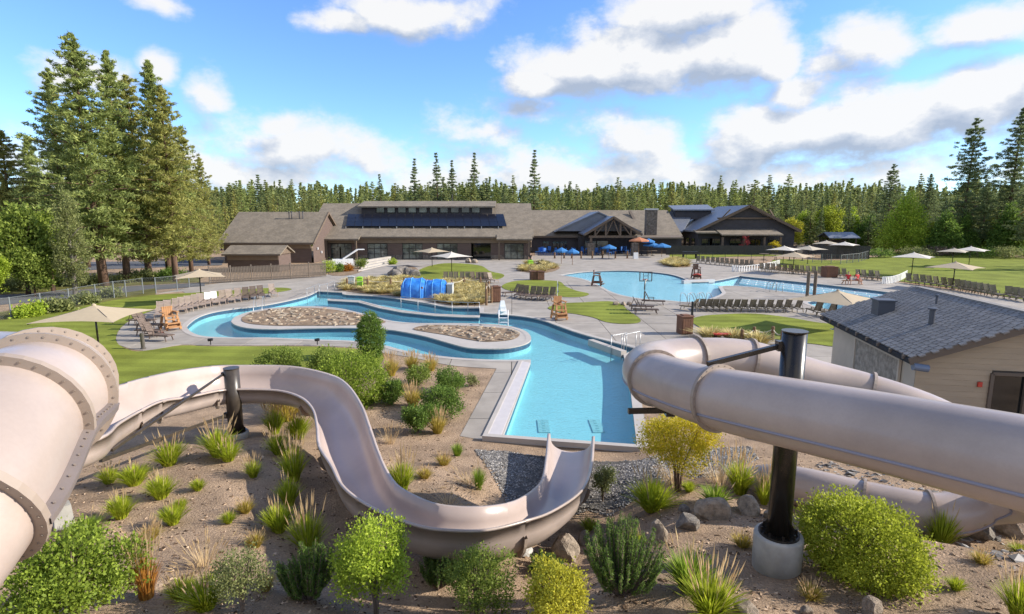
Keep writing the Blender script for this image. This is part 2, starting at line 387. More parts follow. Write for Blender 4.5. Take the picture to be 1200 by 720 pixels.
# ------------------------------------------------------------------ rims of the open flume (the ground is shaped round it)
near = [(139, 494, 2.75), (166, 479, 2.55), (190, 468.5, 2.4), (220, 464, 2.08), (256, 456.5, 1.88), (280, 455, 1.83), (325, 456.5, 1.78), (352, 464, 1.8), (367, 477.5, 1.87), (373, 497, 1.83), (376, 521, 1.8), (390, 544, 1.8), (402, 567, 1.8), (423, 585, 1.82), (455, 602, 1.85), (492, 615, 1.87), (525, 619.5, 1.85), (570, 619.5, 1.8), (615, 609, 1.7), (645, 598.5, 1.55), (675, 579, 1.3), (687, 561, 1.1), (691.5, 540, .90), (693.6, 511.5, .60)]
far = [(V((-9.45, 12.1, 3.05))), (150, 450, 2.86), (175, 443, 2.68), (208, 436, 2.45), (248, 430.5, 2.24), (277, 429.5, 2.16), (340, 430.5, 2.09), (385, 440, 2.04), (406, 452, 2.03), (422, 476, 1.92), (432, 503, 1.76), (441, 528, 1.60), (450, 549, 1.55), (462, 567, 1.5), (478, 578, 1.52), (505, 590, 1.53), (532, 594.5, 1.5), (565, 594.8, 1.44), (595, 590.5, 1.30), (613, 583.5, 1.14), (629, 572.5, .88), (637.5, 561, .7), (642, 540, .70), (645, 508.5, .62)]
NR = [V((-8.05, 8.4, 3.15)), V((-7.75, 10.0, 2.95))]+[P(*p) for p in near]
FR = [V((-9.35, 8.6, 3.35)), V((-9.1, 10.6, 3.2))]+[p if isinstance(p, V) else P(*p) for p in far]
NS, FS = catmull(NR, 5), catmull(FR, 5)
FLC = np.array([tuple((NS[i]+FS[i])/2) for i in range(0, len(NS), 2)]); FLZ = np.array([min(NS[i].z, FS[i].z) for i in range(0, len(NS), 2)])
def fdepth(i): return .72-.20*sst(len(NS)-24, len(NS)-2, i)
# ------------------------------------------------------------------ terrain height
LOWT = [V(q) for q in ((6.3, 13.6), (6.95, 12.55), (7.9, 11.8), (9.1, 11.15), (10.2, 11.2))]
def closest_seg(p, a, c):
    d = c-a; t = max(0, min(1, (p-a).dot(d)/d.length_squared)); return a+d*t
def softp(t): return log(1+exp(2*t))/2 if t < 20 else t
def sst(a, b, x):
    t = min(1, max(0, (x-a)/(b-a))); return t*t*(3-2*t)
def hgt(x, y):
    z = min(.17*softp(16.2-y), 2.6)
    if y < 20: z += .55*exp(-((x+7.3)**2+(y-14.2)**2)/7.5)
    k = sst(16.6, 14.5, y)
    z += k*(.10*noise.noise((x*.45, y*.45, 3))+.05*noise.noise((x*1.6, y*1.6, 7))+.035*noise.noise((x*4.1, y*4.1, 2)))
    if x > 4.5 and 9 < y < 15:
        q = V((x, y)); d_ = min((q-closest_seg(q, a_, c_)).length for a_, c_ in zip(LOWT, LOWT[1:]))
        if d_ < 2.2 and z > .30: z = .30+(z-.30)*sst(.8, 2.2, d_)
    if -10.5 < x < 4 and 7 < y < 18:
        d2 = (FLC[:, 0]-x)**2+(FLC[:, 1]-y)**2; i = int(d2.argmin()); d_ = sqrt(d2[i])
        if d_ < 2.8:
            low = FLZ[i]-fdepth(2*i)-.16
            if z > low: z = low+(z-low)*sst(.75, 2.8, d_)
    return z
def ground_h(x, y): return hgt(x, y)-.02
def G(px, py):
    z = 0.0
    for _ in range(25):
        p = P(px, py, z); z = .5*z+.5*hgt(p.x, p.y)
    return P(px, py, z)
def pxm(p):
    """pixels per metre of the photograph at a point"""
    return 660/(p.y*CT+(7-p.z)*ST)
# ------------------------------------------------------------------ plan shapes (traced on the ground plane)
def plan(pix, z=0.0, sub=0):
    w = [P(p[0], p[1], z) for p in pix]
    if sub: w = catmull(w, sub, True)
    return [(p.x, p.y) for p in w]
def loop(segs, sub=4):
    """segs: list of open pixel runs, each smoothed on its own, joined with corners"""
    out = []
    for s in segs:
        w = [P(*p[:2]) for p in s]
        w = catmull(w, sub) if len(w) > 2 else w
        for p in w:
            q = (p.x, p.y)
            if not out or (abs(q[0]-out[-1][0])+abs(q[1]-out[-1][1])) > .03: out.append(q)
    if abs(out[0][0]-out[-1][0])+abs(out[0][1]-out[-1][1]) < .03: out.pop()
    return out
def ccw(poly):
    a = sum(poly[i-1][0]*poly[i][1]-poly[i][0]*poly[i-1][1] for i in range(len(poly)))
    return poly if a > 0 else poly[::-1]
def offset(poly, d):
    poly = ccw(poly); n = len(poly); out = []
    for i in range(n):
        a, b, c = V(poly[i-1]), V(poly[i]), V(poly[(i+1) % n])
        t1, t2 = (b-a).normalized(), (c-b).normalized()
        n1, n2 = V((t1.y, -t1.x)), V((t2.y, -t2.x)); m = n1+n2
        m = m/max(.5, m.length_squared/2) if m.length > 1e-3 else n1
        q = b+m*d; out.append((q.x, q.y))
    return out
def inside(poly, X, Y):
    px = np.array([p[0] for p in poly]); py = np.array([p[1] for p in poly]); r = np.zeros(len(X), bool); j = len(poly)-1
    for i in range(len(poly)):
        c = (py[i] > Y) != (py[j] > Y)
        with np.errstate(divide='ignore', invalid='ignore'):
            r ^= c & (X < (px[j]-px[i])*(Y-py[i])/(py[j]-py[i])+px[i])
        j = i
    return r
def cdt(loops, extra_pts=(), extra_edges=()):
    vs, es = [], []
    for lp in loops:
        b = len(vs); vs += [V(p) for p in lp]; es += [(b+i, b+(i+1) % len(lp)) for i in range(len(lp))]
    b = len(vs); vs += [V(p) for p in extra_pts]; es += [(b+i, b+j) for i, j in extra_edges]
    r = delaunay_2d_cdt(vs, es, [], 0, 1e-4)
    v, f = r[0], [t for t in r[2] if len(t) == 3]
    A = np.array([(p.x, p.y) for p in v]); T = np.array(f)
    C = A[T].mean(axis=1); return A, T, C
def sheet(name, poly, z, mt, parent=None, holes=(), zf=None, step=None):
    extra = []
    if step:
        xs = [p[0] for p in poly]; ys = [p[1] for p in poly]
        gx = np.arange(min(xs), max(xs), step); gy = np.arange(min(ys), max(ys), step)
        X, Y = np.meshgrid(gx, gy); X, Y = X.ravel()+.013, Y.ravel()+.017; k = inside(poly, X, Y); extra = list(zip(X[k], Y[k]))
    A, T, C = cdt([poly, *holes], extra); k = inside(poly, C[:, 0], C[:, 1])
    for h in holes: k &= ~inside(h, C[:, 0], C[:, 1])
    b = MB(); b.add([(x, y, z+(zf(x, y) if zf else 0)) for x, y in A], [tuple(t) for t in T[k]])
    return b.build(name, mt, parent, smooth=bool(zf))
def skirt(b, poly, z0, z1):
    n = len(poly); poly = ccw(poly)
    b.add([(x, y, z0) for x, y in poly]+[(x, y, z1) for x, y in poly], [(i, (i+1) % n, n+(i+1) % n, n+i) for i in range(n)])

POOL_A = loop([
    [(219, 385), (220, 381), (232, 372), (250, 366), (275, 362), (290, 360.5), (315, 357), (340, 352), (360, 347), (372, 341.5)],
    [(372, 341.5), (401, 343)],
    [(401, 343), (405, 345.5), (435, 347), (460, 349.5), (480, 352.5), (500, 355.5), (520, 359.5), (535, 361), (562, 361)],
    [(562, 361), (562, 367)],
    [(562, 367), (597, 369.5), (622, 372.5), (640, 377), (651, 381), (672.5, 388.6), (694, 395), (716, 400.5), (733, 405), (746, 409)],
    [(746, 409), (731, 416)],
    [(731, 416), (737, 440), (742, 480), (747.5, 526)],
    [(747.5, 526), (588, 514)],
    [(588, 514), (621.5, 425)],
    [(621.5, 422), (580, 422), (540, 420), (515, 417.5), (490, 414.5), (465, 409), (452, 405.5), (417, 400), (365, 398), (315, 396), (277, 396), (240, 394.5), (225, 390), (219, 385)]])
ISLAND = loop([[(271, 377), (277, 371), (295, 365), (320, 361), (352, 359.3), (380, 359.8), (400, 362), (420, 366.5), (440, 371.5), (460, 376.5), (490, 379), (535, 379), (572, 380), (597, 382.5), (615, 388), (622, 396), (617, 402.5), (597, 407.5), (572, 409), (547, 407.5), (522, 401), (497, 394), (472, 389), (452, 386.3), (410, 384.5), (360, 385), (315, 386), (290, 384.5), (276, 381), (271, 377)]])
WALL_D = [(384, 350.5), (422, 352.5), (447, 359), (472, 364), (510, 368), (545, 369.6), (562, 370), (561, 372.2), (540, 371.8), (510, 370.3), (472, 366.3), (445, 361.3), (420, 354.4), (384, 352.3)]
WALL_D = plan(WALL_D)
POOL_B = loop([[(657, 322.5), (683, 319), (716, 317.5), (748, 318), (781, 321), (800, 326), (806, 331)],
               [(806, 331), (835, 329.6), (867, 323.5)],
               [(867, 323.5), (880, 325), (916, 328.5), (937, 330.5), (987, 336), (1017, 339.5), (1056, 344.5)],
               [(1056, 344.5), (1040, 352)], [(1040, 352), (985, 349.5), (965, 347), (937, 344)],
               [(937, 344), (900, 339.5), (886, 337), (856, 335), (842, 336)],
               [(842, 336), (845, 341), (846, 344), (837, 348.5), (822, 353), (802, 354), (781, 352), (755, 350.5), (733, 347), (716, 342), (701, 334), (683, 327), (657, 322.5)]])
TUB = plan([(946, 354), (975, 351.5), (1012, 354), (1012, 365), (985, 364.5), (962, 361)], sub=4)
DECK = loop([[(138, 404), (168, 411), (212, 404), (250, 405), (360, 405), (420, 408), (452, 414), (490, 420.5), (515, 426), (540, 429.5), (582, 432)],
             [(582, 432), (539, 511)], [(539, 511), (566, 516)], [(566, 516), (750, 530.5)], [(750, 530.5), (757, 500), (752, 470), (752, 445)],
             [(752, 445), (800, 425), (900, 432), (972, 440)], [(972, 440), (985, 415), (1000, 390), (1050, 352)],
             [(1050, 352), (1110, 362), (1230, 378)], [(1230, 378), (1230, 356), (1165, 347), (1066, 333), (1029, 328), (960, 322), (899, 316), (860, 310)],
             [(860, 310), (800, 300), (760, 296)], [(760, 296), (627, 296)], [(627, 300), (395, 303), (385, 322), (257, 332), (183, 344.5)],
             [(183, 344.5), (217, 343), (150, 372), (136, 390), (138, 404)]])
# ------------------------------------------------------------------ ground with the paved deck left out
DK = ccw(DECK)
rect = [(-95, -7), (95, -7), (95, 150), (-95, 150)]
ex = []
for s, x0, x1, y0, y1 in ((.26, -16, 14, -1, 18.5), (2.2, -90, 90, -6.5, 18), (5, -90, 90, 20, 145)):
    X, Y = np.meshgrid(np.arange(x0, x1, s), np.arange(y0, y1, s)); X, Y = X.ravel()+.011, Y.ravel()+.007
    k = ~inside(offset(DK, .12), X, Y)
    if s > 1: k &= ~((X > -16.3) & (X < 14.3) & (Y > -1.3) & (Y < 18.8))
    ex += list(zip(X[k], Y[k]))
FARR = [(-4000, -3000), (4000, -3000), (4000, 5000), (-4000, 5000)]
A, T, C = cdt([FARR, rect, DK], ex); k = ~inside(DK, C[:, 0], C[:, 1])
b = MB(); b.add([(x, y, ground_h(x, y) if abs(x) < 96 and y < 151 and y > -8 else (-.02 if y > 15 else 1.2)) for x, y in A], [tuple(t) for t in T[k]])
struct(b.build('ground', 'dirt', smooth=True))

# ------------------------------------------------------------------ pool deck of concrete slabs with open joints
def axis(a0, a1, s, g): return [(a, a+s-g) for a in np.arange(a0, a1, s)]
gx, gy = axis(-36, 40, 3.0, .035), axis(16, 62, 3.0, .035)
ev, ee = [], []
for a, c in gx:
    for x in (a, c): ev += [(x, 15.9), (x, 62)]; ee.append((len(ev)-2, len(ev)-1))
for a, c in gy:
    for y in (a, c): ev += [(-36, y), (40, y)]; ee.append((len(ev)-2, len(ev)-1))
A, T, C = cdt([DK, POOL_A, ISLAND, WALL_D, POOL_B, TUB], ev, ee)
cx, cy = C[:, 0], C[:, 1]
solid = inside(DK, cx, cy) & ~(inside(POOL_A, cx, cy) & ~inside(ISLAND, cx, cy) & ~inside(WALL_D, cx, cy)) & ~inside(POOL_B, cx, cy) & ~inside(TUB, cx, cy)
inwall = inside(WALL_D, cx, cy) | inside(ISLAND, cx, cy)
base = MB(); base.add([(x, y, -.05) for x, y in A], [tuple(t) for t in T[solid]])
deck = struct(base.build('pool_deck', 'joint'))
cells = {}
for i in np.nonzero(solid)[0]:
    x, y = cx[i], cy[i]
    if x < -36 or x > 40 or y < 16 or y > 62: key = 'far'
    elif inwall[i]: key = 'island'
    else:
        u, v = (x+36) % 3.0, (y-16) % 3.0
        if u > 2.965 or v > 2.965: continue
        key = (int((x+36)//3), int((y-16)//3))
    cells.setdefault(key, []).append(i)
order = sorted([k for k in cells if not isinstance(k, str)], key=lambda k: (k[1]*3+16)+abs(k[0]*3-36)*.35)
def tris_mesh(ids, b):
    use = {}; fs = []; edge = {}
    for i in ids:
        t = T[i]; fs.append(tuple(use.setdefault(int(q), len(use)) for q in t))
    vs = [None]*len(use)
    for q, j in use.items(): vs[j] = (A[q][0], A[q][1], 0.0)
    for f in fs:
        for a, c in ((0, 1), (1, 2), (2, 0)): edge[(f[a], f[c])] = 1
    nb = len(vs); vs = vs+[(x, y, -.06) for x, y, _ in vs]
    for (a, c) in list(edge):
        if (c, a) not in edge: fs.append((a, a+nb, c+nb, c))
    b.add(vs, fs); return b
rest = MB()
for n_, key in enumerate(order):
    if n_ < 285: tris_mesh(cells[key], MB()).build('slab', RNG.choice(['slab_a', 'slab_a', 'slab_b', 'slab_c']), deck)
    else: tris_mesh(cells[key], rest)
tris_mesh(cells.get('far', []), rest)
o = rest.build('paving', 'slab_a', deck); o['kind'] = 'stuff'
tris_mesh(cells['island'], MB()).build('island_slab', 'coping', deck)

# ------------------------------------------------------------------ pools
def pool(name, poly, depth, plaster, holes=(), ffn=None, wl=-.13):
    b = MB(); A2, T2, C2 = cdt([poly, *holes], [(x, y) for x in np.arange(-40, 60, 3.1) for y in np.arange(16, 80, 3.1)] if ffn else ())
    k2 = inside(poly, C2[:, 0], C2[:, 1])
    for h in holes: k2 &= ~inside(h, C2[:, 0], C2[:, 1])
    tt = [tuple(t) for t in T2[k2]]
    b.add([(x, y, ffn(x, y) if ffn else -depth) for x, y in A2], tt)
    n1 = len(b.f); deep = -depth-.02
    for lp in (poly, *holes): skirt(b, lp, deep, -.30)
    b.k = 1
    for lp in (poly, *holes): skirt(b, lp, -.30, -.0)
    o = struct(b.build(name, [plaster, 'pool_tile']))
    wb = MB(); wb.add([(x, y, wl) for x, y in A2], tt)
    wo_ = struct(wb.build('water', 'water'))
    c = MB()
    for lp, d in [(poly, .34)]+[(h, -.30) for h in holes]:
        q = ccw(lp); r = offset(q, d); q = offset(q, -.02 if d > 0 else .02); n = len(q)
        c.add([(x, y, .012) for x, y in q]+[(x, y, .012) for x, y in r]+[(x, y, -.05) for x, y in q], [(i, (i+1) % n, n+(i+1) % n, n+i) for i in range(n)]+[(2*n+i, 2*n+(i+1) % n, (i+1) % n, i) for i in range(n)])
    c.build('coping', 'coping', o)
    return o
pa = pool('lazy_river_basin', POOL_A, .58, 'pool_plaster', (ISLAND, WALL_D))
yb0, yb1 = P(716, 317.5).y, P(755, 350).y
pool('leisure_pool_basin', POOL_B, 1.1, 'pool_pale', (), lambda x, y: -1.0 if x > 22 else -.16-.84*sst(yb1+14, yb1+1, y+.25*(x-10)))
pool('hot_tub_basin', TUB, .9, 'pool_pale')
for px in (637, 699):
    p = P(px, 499, -.55); b = MB(); b.box((p.x, p.y, -.567), (.42, 1.3, .03))
    for i in range(5): b.box((p.x, p.y-.5+.25*i, -.548), (.10, .05, .02))
    b.build('drain_grate', 'drain', pa)
# overflow gutter beside the plunge pool and the beam across the slide end
q = [P(612, 424), P(621, 426), P(586.5, 513), P(571, 511.5)]
MB().slab([(p.x, p.y, .03) for p in q], .05).build('gutter_channel', 'gutter', deck)
q = [P(608, 423.5), P(612, 424), P(571, 511.5), P(566, 511)]
MB().slab([(p.x, p.y, .05) for p in q], .1).build('kerb', 'coping', deck)
a, c = P(566, 515.5), P(750, 529)
MB().bar((a.x, a.y, .06), (c.x, c.y, .06), .22, .22).build('kerb', 'coping', deck)
a, c = P(692, 401.5), P(731, 415.5)
MB().bar((a.x, a.y, .0), (c.x, c.y, .0), .34, .36).build('barrier_wall', 'coping', pa)
a, c = P(800, 331), P(836, 329.4)
MB().bar((a.x, a.y, .02), (c.x, c.y, .02), .5, .34).build('barrier_wall', 'gutter', deck)
# lane ropes of the lap pool
A0, A1, B0, B1 = P(868, 324.5), P(1052, 345), P(862, 333), P(940, 342.5)
dr_ = (A1-A0); acr = (B0-A0)
me_r = {k_: MB().tube([(0, 0, 0), (1.0, 0, 0)], .10, 6).mesh('lane_float', k_) for k_ in ('white_plastic', 'tarp')}
for q_ in (.22, .46, .70):
    s_ = A0+acr*q_+dr_*.02; L_ = dr_.length*(.94 if q_ < .6 else .60); n_ = int(L_/1.1)
    t = tag(link(bpy.data.objects.new('lane_rope', MB().tube([(0, 0, 0), (L_, 0, 0)], .03, 5).mesh('lane_rope', 'white_plastic'))), {.22: 'lane rope farthest from the deck posts in the lap pool', .46: 'middle lane rope of the lap pool', .70: 'lane rope nearest the two deck posts in the lap pool'}[q_], 'lane rope')
    t.location = (s_.x, s_.y, -.11); t.rotation_euler[2] = atan2(dr_.y, dr_.x)
    for i in range(n_):
        f_ = link(bpy.data.objects.new('lane_float', me_r['white_plastic'])); f_.parent = t; f_.location = (i*1.1, 0, 0)
for q_ in (.10, .34, .58, .82):
    s_ = A0+acr*q_; e_ = s_+dr_*(.95 if q_ < .6 else .6); MB().bar((s_.x, s_.y, -1.02), (e_.x, e_.y, -1.02), .22, .03).build('lane_line', 'pool_tile', deck)
# ------------------------------------------------------------------ lawns and beds (sheets just above what they lie on)
def lawn(pix, mt='lawn', sub=4, z=.03, step=None, zf=None, name='lawn'):
    pl = plan(pix, sub=sub) if sub else plan(pix)
    o = struct(sheet(name, pl, z, mt, zf=zf, step=step))
    b = MB(); skirt(b, pl, -.06, z) ; b.build('lawn_edge', 'joint', o); return o
lawn([(-160, 400), (-60, 384), (13, 374.5), (49, 369), (82, 362.5), (113, 356), (148, 350), (182, 346), (217, 344), (260, 341.5), (300, 338.6), (330, 337.5), (342, 339.5), (325, 343), (290, 347), (250, 350), (220, 354), (196, 359), (180, 364), (160, 372), (142, 384), (136, 400), (150, 410), (168, 412), (212, 405.5), (250, 406.5), (360, 406.5), (420, 410), (449, 416), (440, 432), (395, 442), (330, 447), (270, 450), (200, 456), (120, 470), (60, 480), (-160, 490)],
     sub=3, z=.025, step=1.2, zf=lambda x, y: max(0, hgt(x, y)))
lawn([(484, 321), (500, 313), (520, 309), (544, 309.3), (564, 312), (574, 318), (590, 322), (587, 326.5), (572, 329), (545, 329.5), (520, 329), (500, 327), (486, 325)])
lawn([(588, 336), (596, 331.5), (612, 329), (640, 329), (656, 330.5), (663, 336), (675, 341), (690, 344.5), (683, 348), (662, 348.5), (640, 345.5), (612, 343), (594, 340)])
lawn([(642, 361), (660, 356), (685, 354.8), (712, 353.5), (727, 356.5), (736, 364), (750, 374.5), (747, 379), (728, 380), (709, 377.5), (695, 372.5), (675, 368.5), (655, 366)])
lawn([(809, 376), (822, 371), (845, 369), (882, 368), (920, 372), (955, 378), (990, 384), (983, 405), (957, 404), (920, 399.5), (882, 395), (850, 391), (825, 386)])
lawn([(905, 310), (915, 304), (985, 305.5), (1030, 301), (1060, 297.5), (1200, 296), (1420, 300), (1420, 372), (1240, 358), (1190, 349.5), (1165, 345.5), (1120, 338), (1066, 331.5), (1029, 326.5), (985, 322), (940, 317)], sub=3)
lawn([(785, 301), (800, 296.8), (915, 296.8), (925, 299), (905, 300.5), (880, 300.8), (845, 301.5), (800, 305)], sub=2)
lawn([(1090, 0), (1100, 0)] and [(-200, 420), (-60, 386), (13, 375), (49, 369.3), (82, 362.8), (113, 356.3), (148, 350.3), (182, 346.2), (183, 338), (120, 347), (60, 357), (0, 366), (-200, 396)], 'dry_lawn', sub=0, z=.012, name='verge')
# planting beds
BED1 = [(394, 337), (410, 330), (442, 327.5), (480, 326), (515, 327), (548, 331), (570, 337), (573, 348), (566, 357.5), (545, 358.5), (522, 357), (503, 353), (482, 350), (460, 347), (436, 345), (410, 342.5)]
BED2 = [(605, 317), (612, 311), (628, 308.5), (648, 310), (656, 314), (648, 318.5), (628, 320.5)]
BED3 = [(776, 308.5), (790, 304.5), (806, 307), (809, 312.5), (795, 313.5), (780, 311.5)]
BED4 = [(455, 322), (462, 314), (478, 311), (490, 316), (487, 325), (468, 327)]
BED5 = [(385, 322), (395, 312), (420, 312), (424, 318), (408, 323)]
for bd in (BED1, BED2, BED3, BED4, BED5):
    struct(sheet('planting_bed', plan(bd, sub=3), .02, 'bed_soil'))
# asphalt road behind the fence
q = plan([(-420, 400), (-200, 378), (-60, 362.5), (0, 357.5), (60, 352), (110, 347), (160, 341.5), (240, 335.5), (240, 331.5), (160, 335), (100, 339.5), (40, 344), (-20, 347), (-100, 352), (-200, 359), (-420, 372)])
struct(sheet('road', q, .004, 'asphalt'))
q = plan([(-150, 330), (0, 322), (120, 316), (260, 311), (262, 305), (120, 307), (0, 309), (-150, 312)])
struct(sheet('parking_lot', q, .006, 'asphalt'))
q = plan([(-300, 385), (-420, 398)] and [(-200, 359), (-100, 351.5), (-20, 346.5), (40, 343.5), (100, 339), (160, 334.5), (235, 331), (235, 322), (160, 322), (60, 325), (-60, 328), (-200, 335)])
struct(sheet('dry_grass', q, .005, 'dry_lawn'))
# rock beds on the island
STONES = []
for i in range(6):
    r = random.Random(40+i); b = MB(); vs = []
    for k in range(10):
        a = 2*pi*k/5+r.random()*.5; rr = .8+.4*r.random(); zz = 0 if k < 5 else .55+.3*r.random(); rr *= 1 if k < 5 else .72
        vs.append((rr*cos(a), rr*.75*sin(a), zz))
    b.add(vs, [tuple(range(5, 10))]+[(j, (j+1) % 5, 5+(j+1) % 5, 5+j) for j in range(5)])
    STONES.append(b.mesh('stone', ['bed_stone', 'bed_stone', 'bed_stone_red', 'boulder'][i % 4]))
def rock_bed(pix, label, cnt, seed):
    pl = ccw(plan(pix, sub=3)); r = random.Random(seed)
    o = tag(sheet('rock_bed', pl, .03, 'bed_soil'), label, 'rock bed')
    xs = [p[0] for p in pl]; ys = [p[1] for p in pl]; k = 0; t = 0; inner = offset(pl, -.15); done = []
    while k < cnt and t < 6000:
        t += 1; x, y = r.uniform(min(xs), max(xs)), r.uniform(min(ys), max(ys))
        s = r.uniform(.10, .26)
        if not inside(inner, np.array([x]), np.array([y]))[0] or any((x-a)**2+(y-c)**2 < ((s+e)*.8)**2 for a, c, e in done): continue
        done.append((x, y, s)); k += 1
        st = link(bpy.data.objects.new('stone', r.choice(STONES))); st.parent = o; st.location = (x, y, .03); st.rotation_euler = (r.uniform(-.2, .2), r.uniform(-.2, .2), r.uniform(0, 6.3)); st.scale = (s*r.uniform(1, 1.7), s, s*r.uniform(.28, .6))
    return o
rock_bed([(283, 375), (292, 368), (320, 363), (352, 361), (385, 362.5), (410, 366.5), (430, 371), (452, 377), (440, 380.5), (400, 381.8), (360, 382), (320, 382), (292, 379.5)], 'dry brown bed of loose flat stones on the wide west end of the river island', 150, 3)
rock_bed([(484, 386), (500, 381.5), (535, 382), (567, 383.5), (597, 386), (609, 391), (602, 398), (572, 401), (547, 398), (522, 393), (500, 389.5)], 'smaller stone bed on the river island beside the white pool ladder', 90, 5)
# ------------------------------------------------------------------ water slides
def near_t(pts, q):
    q = V(q); return min(range(len(pts)), key=lambda i: (pts[i]-q).length)
def ring_mesh(b, c, fr, r0, r1, th, n=32):
    T, R, U = fr; k0 = len(b.v)
    for d in (-th/2, th/2):
        for r in (r0, r1): b.v += [tuple(c+T*d+R*(cos(2*pi*i/n)*r)+U*(sin(2*pi*i/n)*r)) for i in range(n)]
    def q(a, e, flip):
        for i in range(n):
            j = (i+1) % n; f = (k0+a*n+i, k0+a*n+j, k0+e*n+j, k0+e*n+i); b.f.append(f[::-1] if flip else f); b.mi.append(b.k)
    q(0, 1, True); q(2, 3, False); q(1, 3, True)
def bolts(b, c, fr, r, th, n, sz):
    T, R, U = fr
    for i in range(n):
        a = 2*pi*(i+.5)/n; p = c+R*(cos(a)*r)+U*(sin(a)*r)
        b.tube([p-T*(th/2+sz*.7), p+T*(th/2+sz*.7)], sz, 6)
def tube_slide(root, pts, r, flanges, seam_angles, fl=.085, bs=.02, nb=30, two=True, tubn=36):
    fr = frames(pts); cuts = [0]+sorted(near_t(pts, f) for f in flanges)+[len(pts)-1]
    for a, c in zip(cuts, cuts[1:]):
        if c-a < 1: continue
        b = MB(); b.tube(pts[a:c+1], r, tubn, cap=False); o = b.build('tube_section', 'slide', root, smooth=True)
        for sa in seam_angles:
            s = MB(); s.tube([pts[i]+fr[i][1]*(cos(sa)*(r+.002))+fr[i][2]*(sin(sa)*(r+.002)) for i in range(a, c+1)], .022, 6)
            s.build('seam', 'seam', o, smooth=True)
    for f in flanges:
        i = near_t(pts, f); b = MB(); ring_mesh(b, pts[i], fr[i], r-.01, r+fl, .055); o = b.build('flange', 'slide_flange', root)
        if nb:
            b = MB(); bolts(b, pts[i], fr[i], r+fl*.55, .055, nb, bs); b.build('bolts', 'bolt', o)[('kind')] = 'stuff'
    return fr
def toward(p, k): return CAM+(V(p)-CAM)*k
# big enclosed tube on the left edge
lt = [toward(V(p)+V((-.12, 0, 0)), .82) for p in ((-5.6, 1.2, 3.2), (-4.6, 2.1, 3.75), (-4.15, 3.0, 4.35), (-4.03, 3.81, 4.87), (-4.35, 4.72, 5.2), (-4.62, 5.4, 5.2), (-5.1, 6.1, 5.12), (-6.0, 6.6, 5.05), (-7.4, 6.7, 5.05), (-10, 6.2, 5.2))]
LT = catmull(lt, 9)
root = thing('enclosed_slide', 'big beige enclosed tube slide with bolted flange rings at the left edge of the photo', 'water slide')
frl = tube_slide(root, LT, .485, [lt[3], lt[4], lt[5], lt[6]], [], fl=.07, bs=.009, nb=34, tubn=48)
# flat bolted joint running along the side between two rings
i0, i1 = near_t(LT, lt[3]), near_t(LT, lt[5]); b = MB(); bb = MB()
for s_ in (-14,):
    a = radians(s_); prev = None
    for i in range(i0, i1+1):
        T_, R_, U_ = frl[i]; rad = R_*cos(a)+U_*sin(a); tan_ = (-R_*sin(a)+U_*cos(a)); c = LT[i]+rad*.515
        row = [c-rad*.05-tan_*.03, c+rad*.05-tan_*.03, c+rad*.05+tan_*.03, c-rad*.05+tan_*.03]
        if prev: b.add(prev+row, [(0, 1, 5, 4), (1, 2, 6, 5), (2, 3, 7, 6), (3, 0, 4, 7)])
        prev = row
        if i > i0: bb.tube([c-tan_*.04+rad*.01, c+tan_*.04+rad*.01], .009, 6)
o = b.build('side_joint', 'slide_joint_shaded', root); bb.build('bolts', 'bolt', o)['kind'] = 'stuff'
# right slide: comes in from the right, turns back on itself, loops down and ends at the plunge pool
K = .70
rt = [toward(p, K) for p in ((10.4, 1.6, 4.35), (9.1, 3.7, 4.05), (8.2, 5.3, 3.88), (7.04, 7.3, 3.67), (5.95, 9.0, 3.5), (4.92, 10.55, 3.33), (4.4, 11.55, 3.19), (3.98, 12.7, 3.06), (3.66, 13.9, 2.95), (3.72, 15.1, 2.86), (4.35, 16.1, 2.78), (5.6, 16.75, 2.72), (7.3, 16.9, 2.6), (9.3, 16.6, 2.05), (10.6, 16.2, 1.75), (11.9, 15.4, 1.35))]
rt += [V(p) for p in ((9.3, 10.35, 2.5), (10.1, 10.25, 1.9), (10.45, 10.75, 1.35), (10.0, 11.2, .98), (9.1, 11.15, .74), (7.9, 11.8, .70), (6.95, 12.55, .66), (6.45, 13.3, .40), (6.2, 13.9, -.05), (6.05, 14.5, -.7), (6.0, 14.9, -1.2))]
RT = catmull(rt, 7)
root = thing('turning_slide', 'beige tube slide on the right that doubles back round a tight bend', 'water slide')
tube_slide(root, RT, .46, [rt[6], rt[8], rt[11], rt[12]+V((.1, 0, 0)), rt[14], rt[16], V((8.95, 11.1, .62)), V((7.9, 11.8, .62)), V((6.7, 12.9, .56))], [radians(180+22), radians(-22)], fl=.055, bs=.009, nb=26)
# ------------------------------------------------------------------ open flume
SEC = 14
def flume_section(i, grow=0.0, lip=False):
    a, c = NS[i], FS[i]; T_ = (NS[min(i+1, len(NS)-1)]+FS[min(i+1, len(NS)-1)]-NS[max(i-1, 0)]-FS[max(i-1, 0)]).normalized()
    w_ = c-a; half = w_/2; mid = (a+c)/2; dn = T_.cross(w_.normalized()); dn = dn if dn.z < 0 else -dn; dn = (dn*.3+V((0, 0, -1))).normalized()
    dep = fdepth(i)+grow; h_ = half*(1+grow/half.length)
    return [mid-h_*cos(pi*k/SEC)+dn*(dep*(sin(pi*k/SEC)**.62)) for k in range(SEC+1)], mid, dn, w_.normalized()
root = thing('open_flume', 'open beige slide chute winding in an S from the left to the plunge pool', 'water slide')
cuts = [0]+[near_t(NS, NR[k]) for k in (3, 4, 6, 9, 12, 15, 20, 23)]+[len(NS)-1]
